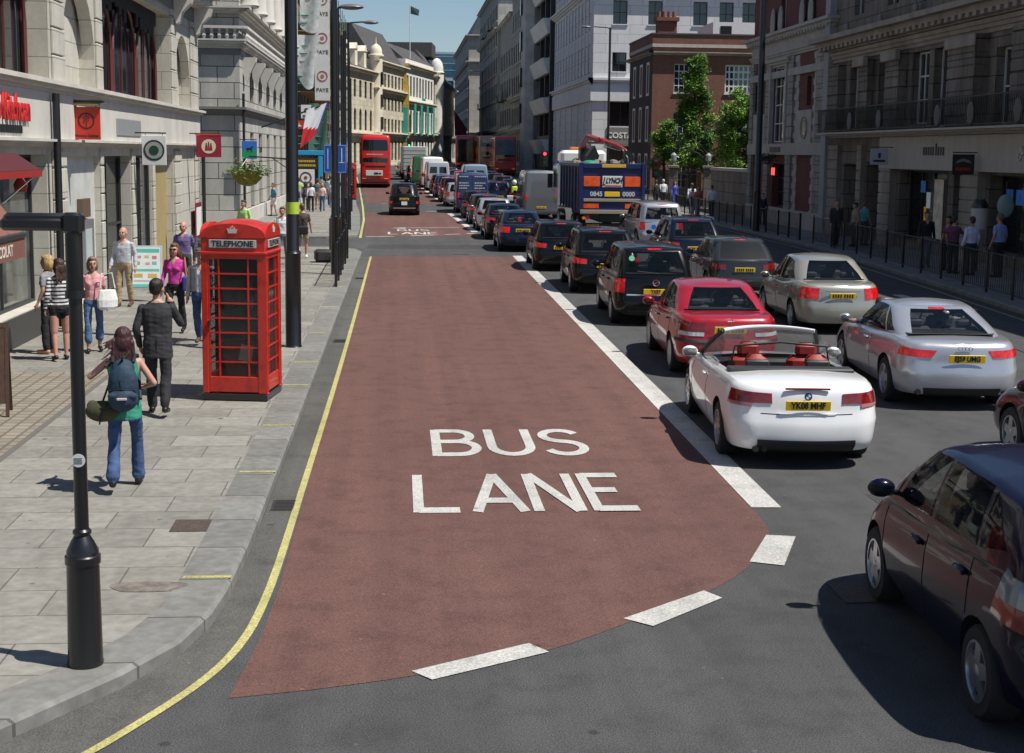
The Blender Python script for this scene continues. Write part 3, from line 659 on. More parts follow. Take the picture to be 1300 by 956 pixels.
for sg in (-1,1): q.tube([wt(sg,0),wt(sg,0.33),wt(sg,0.66),wt(sg,1)],[0.036,0.032,0.030,0.030],8)
q.tube([wt(-1+i/6,1) for i in range(13)],0.028,8,1); q.build('windscreen_frame',[BLK,P_WHITE],cv,45)
GLT=mat('clear_glass',(0.02,0.03,0.03),0.03,alpha=0.28,spec=0.6); q=MB()
for dy in (0,0.008): q.add([(wt(-1+i/6,j/5)[0],wt(-1+i/6,j/5)[1]+dy,wt(-1+i/6,j/5)[2]) for j in range(6) for i in range(13)],[(j*13+i,j*13+i+1,j*13+i+14,j*13+i+13) for j in range(5) for i in range(12)])
q.build('windscreen',GLT,cv,50)
for sg in (-1,1):
    q=MB()
    for dx in (0,0.006): q.add([(sg*(0.79+dx),-0.60,0.95),(sg*(0.79+dx),0.86,0.92),(sg*(0.61+dx),0.24,1.31),(sg*(0.66+dx),-0.35,1.22)],[(0,1,2,3)])
    q.build('side_window',GLT,cv)
q=MB(); q.tube([(-0.62,-0.55,0.98),(-0.58,-0.57,1.22),(0,-0.58,1.27),(0.58,-0.57,1.22),(0.62,-0.55,0.98)],0.014,6); q.build('wind_deflector',BLK,cv,40)
q=MB(); q.lathe([(0.045,0),(0.045,0.008),(0.03,0.012)],16,axis='y',c=(0,0,0)); bd=q.build('badge',[flat('badge_black',(0.01,0.01,0.01),0.3)],cv,40,loc=(0,-2.262,0.862))
q=MB()
for k,(a,b) in enumerate(((0,1),(1,2),(2,3),(3,4))):
    pts=[(0,0)]+[(0.03*math.cos(t*PI/2/5+a*PI/2),0.03*math.sin(t*PI/2/5+a*PI/2)) for t in range(6)]
    q.prism(pts,-0.006,-0.002,k%2,axis='y')
q.build('badge_roundel',[flat('badge_white',(0.8,0.8,0.8),0.3),flat('badge_blue',(0.02,0.16,0.5),0.3)],bd)
q=MB(); q.bevbox(-0.26,0.26,-2.235,-2.205,0.935,0.958,0.006); q.build('brake_lamp',REDL,cv)
q=MB(); q.tube([(-0.48,-2.24,0.24),(-0.48,-2.0,0.24)],0.035,10); q.tube([(-0.58,-2.24,0.24),(-0.58,-2.0,0.24)],0.035,10); q.build('exhaust_pipe',BLK,cv,40)
sc=vehicle(COUPE,'coupe_car','silver two-door coupe with the driver leaning an arm out of its window','car',8.2,21.75,rad(-4.5),P_SILV,None,'EJ59 UMG',lit=True)
q=MB()
for k in range(4): q.lathe([(0.032,0),(0.032,0.01),(0.024,0.012),(0.024,0)],16,axis='y',c=(-0.075+0.05*k,0,0),cap=False)
q.build('badge',CHR,sc,40,loc=(0.02,-2.268,0.90))
q=MB(); q.bevbox(-0.03,0.03,-1.42,-1.28,1.31,1.35,0.012); q.build('aerial_fin',P_SILV,sc,35)
q=MB(); q.tube([(-0.62,-2.26,0.27),(-0.62,-2.0,0.27)],0.04,10); q.tube([(0.62,-2.26,0.27),(0.62,-2.0,0.27)],0.04,10); q.build('exhaust_pipe',BLK,sc,40)
rs=vehicle(RSAL,'saloon_car','red saloon with a griffin badge between the white convertible and a black people carrier','car',5.42,24.62,rad(-2.4),P_RED,G1,'')
rs['label']='bright red saloon just ahead of the white convertible'
q=MB(); q.tube([(-0.03,-2.22,0.95),(0,-2.23,1.0),(0.03,-2.22,0.95),(0,-2.23,0.88)],0.008,6); q.tube([(-0.05,-2.225,0.945),(0.05,-2.225,0.945)],0.008,6); q.build('badge',CHR,rs,40)
gs=vehicle(GSAL,'saloon_car','champagne saloon with lit tail lamps behind the silver coupe','car',9.05,30.3,rad(-2.5),P_GOLD,G2,'',lit=True)
gs['label']='champagne coloured saloon standing directly ahead of the silver coupe'
q=MB(); q.bevbox(-0.36,0.36,-2.285,-2.262,0.885,0.905,0.006); q.build('boot_trim',CHR,gs)
mp=vehicle(MPV,'people_carrier','black people carrier with round green sticker in its rear window','car',5.45,31.55,rad(-2.2),P_BLK,G1,'YX57',lit=True)
q=MB(); q.lathe([(0.06,0),(0.06,0.006)],16,axis='y'); q.build('round_sticker',flat('sticker_green',(0.12,0.45,0.30),0.5),mp,loc=(-0.52,-2.175,1.44),rot=(rad(-20),0,0))
q=MB(); q.lathe([(0.075,0),(0.075,0.012),(0.055,0.014),(0.055,0)],20,axis='y',cap=False); q.tube([(-0.05,-0.006,-0.03),(0.01,-0.008,0.0),(-0.01,-0.008,0.0),(0.05,-0.006,0.03)],0.012,6); q.build('badge',CHR,mp,40,loc=(0,-2.20,0.93))
for nm_,v_,yy in (('rear_wiper',mp,-2.12),): q=MB(); q.tube([(0.05,yy-0.07,1.12),(-0.40,yy-0.06,1.17)],0.009,5); q.build(nm_,BLK,v_)
w2=vehicle(WAG,'estate_car','glossy black off-road estate in front of the people carrier','car',5.40,38.45,rad(-1.8),P_BLK,G1,'',lit=True); w2['label']='black off-road estate with a wide brake light, just ahead of the people carrier'
for sx in (-0.62,0.62):
    for vv,dy in ((w2,0),): q=MB(); q.tube([(sx,-1.5,1.585),(sx,-1.4,1.635),(sx,0.3,1.635),(sx,0.45,1.58)],0.018,6); q.build('roof_rail',BLK,vv,40)
g3=vehicle(GOLF,'hatchback_car','black hatchback third ahead of the red saloon, its nearside lamp glowing orange red','car',5.0,45.2,rad(-1),P_BLK,G1,'',lit=True); g3['label']='small black hatchback between the off-road estate and the navy saloon'
d4=vehicle(DSAL,'saloon_car','navy saloon with lit lamps at the head of the bus lane gap','car',4.50,53.8,rad(-0.5),P_NAVY,G1,'',lit=True); d4['label']='navy saloon waiting level with the gap in the red bus lane'
dh=vehicle(MEG,'hatchback_car','dark grey round-backed hatchback ahead of the champagne saloon','car',8.75,37.2,rad(-2),P_GREY,G2,'',lit=False)
m2=vehicle(WAG,'estate_car','dark blue off-roader with silver roof rails behind the silver pickup','car',9.15,45.4,rad(-1),P_NAVY,G2,'',lit=True)
for sx in (-0.66,0.66): q=MB(); q.tube([(sx,-1.6,1.585),(sx,-1.5,1.65),(sx,0.3,1.65),(sx,0.45,1.58)],0.025,6); q.build('roof_rail',CHR,m2,40)
pk=vehicle(PICK,'pickup_truck','silver pickup with a hardtop and a blue round sticker on its tailgate','pickup',9.85,55.3,0,P_SILV,G2,None,lit=True)
q=MB(); q.lathe([(0.09,0),(0.09,0.006)],16,axis='y'); q.build('round_sticker',flat('sticker_blue',(0.02,0.12,0.55),0.5),pk,loc=(-0.35,-2.53,0.90))
q=MB(); q.tube([(0.1,-2.43,1.22),(0.12,-2.44,1.30),(0.3,-2.44,1.30),(0.32,-2.43,1.22)],0.02,6); q.build('handle',flat('white_plastic',(0.7,0.7,0.7),0.4),pk,40)
jz=vehicle(JAZZ,'hatchback_car','dark purple hatchback nearest the camera at the lower right','car',4.62,9.75,rad(-3.5),P_PURP,None,None)
mr=vehicle(DSAL,'saloon_car','dark maroon car cut off by the right edge beside the silver coupe','car',8.22,15.05,rad(0),paint('dark_maroon',(0.028,0.004,0.008),0.1),None,'')
# ---------------- ground ----------------
def ground_mat(name,col,speck,rough=0.9,big=0.25,sp=90.0,bump=0.35,patch=None,cracks=False):
    m=bpy.data.materials.new(name); m.use_nodes=True; n=m.node_tree; N=n.nodes; L=n.links; b=N['Principled BSDF']
    tc=N.new('ShaderNodeTexCoord')
    def noise(s,d,st=None):
        z=N.new('ShaderNodeTexNoise'); z.inputs['Scale'].default_value=s; z.inputs['Detail'].default_value=d; z.inputs['Roughness'].default_value=0.65
        if st:
            mp=N.new('ShaderNodeMapping'); mp.inputs['Scale'].default_value=st; L.new(tc.outputs['Object'],mp.inputs[0]); L.new(mp.outputs[0],z.inputs['Vector'])
        else: L.new(tc.outputs['Object'],z.inputs['Vector'])
        return z
    def ramp(src,a,b_,c0,c1):
        r=N.new('ShaderNodeValToRGB'); r.color_ramp.elements[0].position=a; r.color_ramp.elements[1].position=b_
        r.color_ramp.elements[0].color=(*c0,1); r.color_ramp.elements[1].color=(*c1,1); L.new(src.outputs[0],r.inputs[0]); return r
    def mul(a,b_,t='MULTIPLY',f=1.0):
        x=N.new('ShaderNodeMix'); x.data_type='RGBA'; x.blend_type=t; x.inputs[0].default_value=f; L.new(a,x.inputs[6]); L.new(b_,x.inputs[7]); return x.outputs[2]
    c=Vector(col)
    base=ramp(noise(0.35,7,(1,0.35,1)),0.3,0.7,c*(1-big),c*(1+big)).outputs[0]; base=mul(base,ramp(noise(1.0,3,(1.9,0.035,1)),0.38,0.62,(0.88,)*3,(1.04,)*3).outputs[0])     # broad wear along the traffic direction
    g=ramp(noise(sp,3),0.35,0.65,(1-speck,)*3,(1+speck,)*3).outputs[0]
    o=mul(base,g)
    o=mul(o,ramp(noise(2.3,8),0.30,0.52,(0.74,)*3,(1,1,1)).outputs[0])
    vo=N.new('ShaderNodeTexVoronoi'); vo.inputs['Scale'].default_value=3.4; L.new(tc.outputs['Object'],vo.inputs['Vector'])
    o=mul(o,ramp(vo,0.035,0.055,(1.7,1.7,1.65),(1,1,1)).outputs[0])                      # pale chippings and gum
    v2=N.new('ShaderNodeTexVoronoi'); v2.inputs['Scale'].default_value=1.1; L.new(tc.outputs['Object'],v2.inputs['Vector'])
    o=mul(o,ramp(v2,0.03,0.05,(0.55,)*3,(1,1,1)).outputs[0])                             # oil spots
    L.new(o,b.inputs['Base Color']); b.inputs['Roughness'].default_value=rough; b.inputs['Specular IOR Level'].default_value=0.3
    bp=N.new('ShaderNodeBump'); bp.inputs['Strength'].default_value=bump; bp.inputs['Distance'].default_value=0.01
    L.new(noise(140,2).outputs[0],bp.inputs['Height']); L.new(bp.outputs[0],b.inputs['Normal'])
    MATS[name]=m; return m
M_ASPH=ground_mat('asphalt',(0.073,0.073,0.074),0.6,big=0.2,bump=0.6); M_ASPHD=ground_mat('gutter_asphalt',(0.098,0.095,0.086),0.4)
M_RED=ground_mat('red_surfacing',(0.130,0.066,0.056),0.38,big=0.12,bump=0.4)
M_PAINT=ground_mat('road_paint_white',(0.47,0.462,0.435),0.30,big=0.12,sp=60,bump=0.3)
M_YELP=ground_mat('road_paint_yellow',(0.42,0.385,0.16),0.35,big=0.14,sp=60,bump=0.3)
M_PAV=stone('paving_slabs',(0.28,0.268,0.24),bw=0.9,bh=0.62,mortar=0.008,dark=0.5,grime=0.22,gscale=2.2,rough=0.85,axis='xy',streak=False,var=0.28,brickvar=0.15,spots=True)
M_KERB=stone('granite_kerb',(0.23,0.225,0.21),bw=50,bh=0.95,mortar=0.012,dark=0.45,grime=0.25,gscale=2,axis='xy',streak=False,var=0.3,offset=0)
M_TAC=stone('shop_threshold_tiles',(0.27,0.235,0.19),bw=0.2,bh=0.2,mortar=0.02,dark=0.55,grime=0.2,axis='xy',streak=False,offset=0)
PATCH=ground_mat('road_patch',(0.052,0.051,0.052),0.4)
def ysteps(a,b):
    s=[a]; y=a
    for k in [0,20,40,60,75,77,79,81,83,85,100,120,140,160,200,260]:
        if a<k<b: s.append(k)
    return s+[b]
def sheet(name,poly_l,poly_r,z,m,kind='structure',thick=None):
    """surface between a left edge line and a right edge line [(x,y)...], following the rise of the street"""
    ys=sorted(set([p[1] for p in poly_l]+[p[1] for p in poly_r]+ysteps(min(poly_l[0][1],poly_r[0][1]),max(poly_l[-1][1],poly_r[-1][1]))))
    q=MB(); vs=[]
    for y in ys:
        xl=float(np.interp(y,[p[1] for p in poly_l],[p[0] for p in poly_l])); xr=float(np.interp(y,[p[1] for p in poly_r],[p[0] for p in poly_r]))
        vs+=[(xl,y,z+gz(y)),(xr,y,z+gz(y))]
    fs=[(2*i,2*i+1,2*i+3,2*i+2) for i in range(len(ys)-1)]
    q.add(vs,fs)
    if thick:
        n=len(vs); q.v+=[(x,y,zz-thick) for x,y,zz in vs]
        for i in range(len(ys)-1): q.f+=[(2*i,2*i+2,n+2*i+2,n+2*i),(2*i+1,2*i+3,n+2*i+3,n+2*i+1)]; q.m+=[0,0]
        q.f+=[(0,1,n+1,n),(2*len(ys)-2,2*len(ys)-1,n+2*len(ys)-1,n+2*len(ys)-2)]; q.m+=[0,0]
    o=q.build(name,m); 
    if kind: tag(o,kind=kind)
    return o
q=MB(); ys=[-80,0,40,75,77,79,81,83,85,120,160,200,260,600,3000]; xs=[-1500,-300,-60,0,60,300,1500]
q.add([(x,y,gz(y)) for y in ys for x in xs],[(j*7+i,j*7+i+1,j*7+i+8,j*7+i+7) for j in range(len(ys)-1) for i in range(6)])
tag(q.build('road',M_ASPH),kind='structure')
# red bus lane surfacing
Z=0.004
q=MB(); poly=[(-0.95,9.25),(-0.60,9.24),(-0.03,9.42),(0.52,9.66),(1.11,9.95),(1.79,10.54),(2.58,11.30),(3.07,11.97),(3.41,12.72),(3.58,13.22),(3.62,14.04),(3.96,49.3),(-0.93,49.0)]
cr_=poly[1:11]; sm_=[]
for i in range(len(cr_)-1):
    p0,p1,p2,p3=[Vector(cr_[max(0,min(len(cr_)-1,i+k))]) for k in (-1,0,1,2)]
    for t in (0,0.25,0.5,0.75): v_=0.5*((2*p1)+(p2-p0)*t+(2*p0-5*p1+4*p2-p3)*t*t+(3*p1-p0-3*p2+p3)*t**3); sm_.append((v_.x,v_.y))
poly=[(-0.99,11.4),(-1.02,10.4),(-1.07,9.7),(-1.12,9.12)]+sm_+poly[10:]
q.add([(x,y,Z) for x,y in poly],[list(range(len(poly)))]); tag(q.build('bus_lane_surface',M_RED),kind='structure')
sheet('bus_lane_surface',[(-1.50,60.75),(-1.9,83.5)],[(3.25,60.76),(3.35,63.7),(2.85,83.6)],Z,M_RED)
sheet('bus_lane_surface',[(-2.2,94.5),(-3.2,128)],[(2.95,94.6),(2.6,101),(1.9,127)],Z,M_RED)
# gutters
KL=[(-1.33,12.6),(-1.33,50.2)]
sheet('gutter',[(-3.4,7.3),(-2.45,8.45),(-1.87,9.34),(-1.57,9.95),(-1.43,10.6),(-1.37,11.2),(-1.33,13.7),(-1.31,49)],[(-2.5,7.3),(-1.86,8.3),(-1.42,9.2),(-1.14,10),(-1.05,10.85),(-1.0,12.2),(-0.94,21),(-0.93,49)],0.003,M_ASPHD)
# markings: every marking is a thing-like piece of paint on the carriageway
def marking(name,q,m=M_PAINT): o=q.build(name,m); tag(o,kind='structure'); return o
Z2=0.009
q=MB(); q.add([(3.62,14.05,Z2),(3.93,14.04,Z2),(4.30,49.77,Z2),(3.96,49.75,Z2)],[(0,1,2,3)]); marking('lane_line',q)
for P4 in ([(3.12,12.11),(3.50,12.99),(3.77,12.93),(3.40,11.98)],[(1.75,10.61),(2.53,11.29),(2.64,11.09),(1.95,10.42)],[(0.09,9.55),(0.96,10.08),(1.09,9.89),(0.23,9.38)]):
    q=MB(); q.add([(x,y,Z2) for x,y in P4],[(0,1,2,3)]); marking('lane_dash',q)
q=MB(); q.strip([(3.42,64.5),(3.2,74),(2.92,83)],0.3,Z2,h=gz); marking('lane_line',q)
q=MB(); q.strip([(3.1,95),(2.75,101),(2.3,112),(1.95,124)],0.3,Z2,h=gz); marking('lane_line',q)
for a,b in (((-1.4,60.3),(-0.2,60.8)),((0.5,61.2),(1.5,61.9)),((2.0,62.4),(2.7,62.9)),((3.0,63.2),(3.4,63.7))):
    q=MB(); q.strip([a,b],0.22,Z2); marking('lane_dash',q)
q=MB(); q.strip([(0.2,67.5),(2.9,68.4)],0.18,Z2); q.add([(-0.4,67.3,Z2),(0.3,66.9,Z2),(0.3,68.0,Z2)],[(0,1,2)]); marking('arrow_marking',q)
for a,b in (((1.6,85),(2.9,85.6)),((-1.2,94),(-0.8,94.1))): q=MB(); q.strip([a,b],0.2,Z2,h=gz); marking('lane_dash',q)
# road lettering built from strokes, stretched along the road as painted words are
ZS=0
def stroke(q,pts,t,X0,Y0,sx,sy,closed=False):
    P=[Vector((p[0],p[1],0)) for p in pts]; n=len(P); L_=[];R_=[]
    for i,p in enumerate(P):
        a=P[i-1] if i>0 else (P[-2] if closed else p); b=P[i+1] if i<n-1 else (P[1] if closed else p)
        d1=(p-a).normalized() if (p-a).length>1e-6 else (b-p).normalized(); d2=(b-p).normalized() if (b-p).length>1e-6 else d1
        n1=Vector((-d1.y,d1.x,0)); n2=Vector((-d2.y,d2.x,0)); m=(n1+n2).normalized(); k=1/max(0.5,m.dot(n1))
        L_.append(p+m*t/2*k); R_.append(p-m*t/2*k)
    global ZS; ZS+=0.0006; vs=[(X0+v.x*sx,Y0+v.y*sy,Z2+ZS) for pr in zip(L_,R_) for v in pr]
    q.add(vs,[(2*i,2*i+1,2*i+3,2*i+2) for i in range(n-1)])
def arc(cx,cy,rx,ry,a0,a1,n=10): return [(cx+rx*math.cos(rad(a0+(a1-a0)*i/n)),cy+ry*math.sin(rad(a0+(a1-a0)*i/n))) for i in range(n+1)]
LET={'B':[[(0.0,0),(0,1)],[(0,0.95),(0.26,0.95)]+arc(0.26,0.74,0.22,0.21,90,-90)+[(0,0.53)],[(0.26,0.53)]+arc(0.28,0.29,0.26,0.24,90,-90)+[(0,0.05)]],
 'U':[[(0.02,1),(0.02,0.35)]+arc(0.28,0.33,0.26,0.28,180,360)+[(0.54,1)]],
 'S':[arc(0.28,0.74,0.24,0.21,20,250,12)+arc(0.28,0.28,0.25,0.23,70,-160,12)],
 'L':[[(0.0,1),(0.0,0)],[(0.0,0.05),(0.5,0.05)]],'A':[[(-0.02,0),(0.27,1.0)],[(0.27,1.0),(0.56,0)],[(0.08,0.28),(0.46,0.28)]],
 'N':[[(0.0,0),(0.0,1)],[(0.02,1),(0.5,0)],[(0.52,0),(0.52,1)]],'E':[[(0,0),(0,1)],[(0,0.95),(0.48,0.95)],[(0,0.53),(0.36,0.53)],[(0,0.05),(0.5,0.05)]]}
def word(w,x0,x1,y0,y1,slant=0.0):
    global ZS; ZS=0; n=len(w); q=MB(); adv=(x1-x0)/(n*0.56+(n-1)*0.17); x=x0
    for ch in w:
        for s_ in LET[ch]:
            stroke(q,s_,0.13,x,y0,adv,(y1-y0))
        x+=adv*(0.56+0.17)
    for i,v in enumerate(q.v): q.v[i]=(v[0]+slant*(v[1]-y0),v[1],v[2])
    return q
marking('bus_lane_lettering',word('BUS',0.46,2.30,16.62,18.22)); marking('bus_lane_lettering',word('LANE',0.20,2.50,13.95,15.62,0.0))
marking('bus_lane_lettering',word('BUS',-0.05,1.35,64.9,66.3)); marking('bus_lane_lettering',word('LANE',-0.45,1.75,62.3,64.0))
# yellow edge line and kerb ticks
def smooth2(P_):
    o_=[]
    for i in range(len(P_)-1):
        p0,p1,p2,p3=[Vector(P_[max(0,min(len(P_)-1,i+k))]) for k in (-1,0,1,2)]
        for t in (0,0.33,0.66): v_=0.5*((2*p1)+(p2-p0)*t+(2*p0-5*p1+4*p2-p3)*t*t+(3*p1-p0-3*p2+p3)*t**3); o_.append((v_.x,v_.y))
    return o_+[P_[-1]]
q=MB(); q.strip(smooth2([(-3.6,6.3),(-2.9,6.9),(-2.3,7.6),(-1.9,8.2),(-1.62,8.75),(-1.40,9.25),(-1.25,9.7),(-1.15,10.2),(-1.09,10.85),(-1.05,12.13),(-1.03,15),(-0.99,21.8),(-0.97,31.4),(-0.97,49)]),0.07,Z2); marking('yellow_line',q,M_YELP)
q=MB(); q.strip([(-1.62,59.5),(-1.85,75),(-2.25,89),(-3.3,120),(-4.4,150)],0.11,Z2,h=gz); marking('yellow_line',q,M_YELP)
q=MB(); q.strip([(13.2,22),(13.9,30),(14.6,38),(15.15,46),(15.7,54),(15.75,66),(15.2,90)],0.10,Z2,h=gz); marking('yellow_line',q,mat('worn_yellow_paint',(0.25,0.23,0.12),0.7))
for k in range(4):
    q=MB(); x,y=13.3-k*0.55,31.0+k*2.0
    for j in range(3): q.box(x-0.9+j*0.55,x-0.6+j*0.55,y+j*0.9,y+1.6+j*0.9,0.002,Z2)
    marking('lane_dash',q,mat('faded_road_paint',(0.40,0.40,0.40),0.7))
# pavements with granite kerbs
def pavement(edge,back,kw=0.42,h=0.12,tick=()):
    """edge: kerb line polyline; back: far side polyline; same order"""
    E_=[Vector((x,y,0)) for x,y in edge]; n=len(E_); inn=[]
    for i,p in enumerate(E_):
        d=(E_[min(i+1,n-1)]-E_[max(i-1,0)]).normalized(); nn=Vector((-d.y,d.x,0)); inn.append(p+nn*kw)
    q=MB(); vs=[]
    for p,i_ in zip(E_,inn):
        g=gz(p.y); dd=(p-i_).normalized()*0.03
        vs+=[(p.x,p.y,g-0.05),(p.x,p.y,g+h-0.03),(p.x-dd.x,p.y-dd.y,g+h),(i_.x,i_.y,g+h)]
    for i in range(n-1):
        for k in range(3): a=i*4+k; q.f.append((a,a+4,a+5,a+1)); q.m.append(0)
    q.v=vs; tag(q.build('kerb',M_KERB),kind='structure')
    q=MB(); vs=[(p.x,p.y,gz(p.y)+h-0.004) for p in inn]+[(x,y,gz(y)+h-0.004) for x,y in back]; 
    m=len(inn); assert len(back)==m
    q.add(vs,[(i,i+1,m+i+1,m+i) for i in range(m-1)]); tag(q.build('pavement',M_PAV),kind='structure')
EL=[(-14,4.0),(-7.5,4.6),(-4.6,6.1),(-3.3,7.3),(-2.45,8.4),(-1.85,9.34),(-1.56,9.95),(-1.42,10.6),(-1.37,11.2),(-1.34,12.6),(-1.33,20),(-1.33,30),(-1.31,50),(-1.55,51.2),(-2.3,52.2),(-4,52.6),(-40,52.6)]
BK=[(-14,10),(-13.5,14),(-13,14.2),(-12.6,14.5),(-12,15),(-12,15.5),(-12,16),(-12,16.5),(-12,17),(-12,18),(-12,21),(-12,30),(-12,44),(-12,45),(-12.5,46),(-13,47),(-40,48.5)]
pavement(EL,BK)
EL=[(-40,58.6),(-5,58.6),(-3.0,58.8),(-2.1,59.4),(-1.75,60.4),(-1.8,66),(-2.2,80),(-2.35,84),(-2.75,92),(-3.6,118),(-4.6,150),(-4.4,175),(-1.5,200),(5.5,236),(9.6,300)]
BK=[(-40,64),(-14,65),(-13,66),(-12,67),(-12,68),(-12,70),(-12,80),(-12,84),(-12,92),(-12,118),(-12,150),(-12,175),(-8,205),(0,245),(5,305)]
pavement(EL,BK)
ER=[(13.5,300),(13.9,200),(14.2,150),(14.9,118),(15.6,92),(16.0,84),(16.2,76),(16.25,66),(16.2,54),(15.6,46),(15.0,38),(14.3,30),(13.6,22),(12.9,14),(12.3,6),(11.8,0),(11.4,-20)]
pavement(ER,[(30,y) for x,y in ER])
for y in (11.85,15.86,18.61,21.87,24.27,28.3,33,38,43.5):
    x=-1.33-(0.03 if y<12 else 0); q=MB(); q.box(x-0.40,x-0.01,y*0.967-0.03,y*0.967+0.03,0.121,0.1245); marking('yellow_kerb_mark',q,M_YELP)
for P_ in ([(11.4,20),(12.0,32),(12.4,47)],[(-0.2,56.2),(3,57.4),(9,58)]): q=MB(); q.strip(P_,0.035,0.0065); marking('tar_seam',q,flat('tar',(0.025,0.025,0.026),0.5))
for x_,y_ in ((-1.16,14.3),(-1.12,27.0),(-1.12,40.5)):
    q=MB(); q.box(-0.13,0.13,-0.22,0.22,0,0.004)
    for k in range(7): q.box(-0.10,0.10,-0.19+k*0.058,-0.165+k*0.058,0.004,0.009)
    o=q.build('gutter_grating',flat('cast_iron_dark',(0.03,0.028,0.026),0.7),loc=(x_,y_,0.004)); tag(o,{14.3:'iron drain grating in the gutter nearest the camera',27.0:'drain grating in the gutter beside the thick black post',40.5:'drain grating in the gutter beside the guard rail'}[y_],'drain')
# tiled shop forecourt bands and inspection covers
q=MB(); q.box(-6.62,-4.5,15.5,22.4,0.117,0.1215); q.build('paving_tiles',M_TAC)['kind']='structure'
q=MB(); q.box(-4.5,-4.42,15.5,23.5,0.117,0.122); q.build('drain_strip',flat('slot_drain',(0.12,0.11,0.10),0.8))['kind']='structure'
IRON=mat('rusty_iron',(0.07,0.05,0.04),0.8,var=0.4,scale=30,bump=0.6,bscale=60)
o=MB(); o.bevbox(-0.17,0.17,-0.21,0.21,0,0.006,0.004); o=o.build('inspection_cover',IRON,loc=(-1.93,13.10,0.1185)); tag(o,'small rusty square cover set in the pavement near the kerb','drain cover')
STAIN=mat('damp_stain',(0.15,0.13,0.11),0.8,var=0.5,scale=8)
q=MB(); pts=[(0.30*math.cos(t)*(1+0.12*math.sin(3*t)),0.16*math.sin(t)*(1+0.15*math.cos(2*t))) for t in [2*PI*i/18 for i in range(18)]]
q.add([(a,b,0) for a,b in pts],[list(range(18))]); o=q.build('damp_patch',STAIN,loc=(-2.0,11.22,0.1205)); tag(o,kind='structure')
for x0,x1,y0,y1 in ((-1.2,3.2,53.2,55.4),(5.0,6.4,12.2,14.6),(9.5,11.2,9.0,13.0)):
    q=MB(); q.box(x0,x1,y0,y1,0.001,0.0032); marking('road_patch',q,PATCH)
for x,y in ((3.9,11.2),(9.0,33),(2.2,50.5)):
    q=MB(); q.bevbox(-0.28,0.28,-0.28,0.28,0,0.005,0.004); o=q.build('manhole_cover',IRON,loc=(x,y,0.005)); tag(o,{3.9:'square iron cover in the road in the purple hatchback shadow',9.0:'iron road cover between the queues of cars beyond the champagne saloon',2.2:'iron cover at the far end of the nearest red lane surface'}[x],'manhole cover')
# ---------------- facades ----------------
WG=mat('window_glass',(0.02,0.026,0.03),0.05,var=0.4,scale=0.7,spec=1.0); WGD=mat('dark_window_glass',(0.010,0.012,0.014),0.06,var=0.4,scale=0.8,spec=0.8)
WF=flat('white_window_frame',(0.62,0.62,0.60),0.5); DF=flat('dark_window_frame',(0.03,0.03,0.032),0.5); RF=flat('maroon_window_frame',(0.10,0.025,0.025),0.5)
BLD=mat('pale_blind',(0.45,0.47,0.46),0.8,var=0.25,scale=2)
PORT=stone('portland_stone',(0.56,0.535,0.47),1.3,0.52,0.010,0.5,0.25,brickvar=0.05); PORTP=mat('portland_stone_plain',(0.52,0.50,0.455),0.85,var=0.12,scale=1.3,bump=0.15,bscale=25,stretch=(1,1,0.5))
WMC={}
def win_meshes(w,h,nx,ny,fm,gm,fw_=0.06,arch=False,blind=0):
    k=(round(w,2),round(h,2),nx,ny,fm.name,gm.name,arch,blind)
    if k in WMC: return WMC[k]
    q=MB(); q.box(0,w,0,0.02,0,h)
    if blind: q.box(0.02,w-0.02,-0.005,-0.001,h*(1-blind),h-0.02,1)
    me=q.mesh('window',[gm,BLD]); q=MB(); f=fw_
    q.box(0,f,-0.06,-0.008,0,h); q.box(w-f,w,-0.06,-0.008,0,h); q.box(f,w-f,-0.06,-0.008,0,f); q.box(f,w-f,-0.06,-0.008,h-f,h)
    t=f*0.45
    for i in range(1,nx): x=w*i/nx; q.box(x-t,x+t,-0.045,-0.008,f,h-f)
    for j in range(1,ny): z=h*j/ny; q.box(f,w-f,-0.040 if ny!=2 else -0.05,-0.008,z-t,z+t)
    WMC[k]=(me,q.mesh('window_frame',fm)); return WMC[k]
def put(o,T):
    if T is not None: o.matrix_local=T@o.matrix_basis
    return o
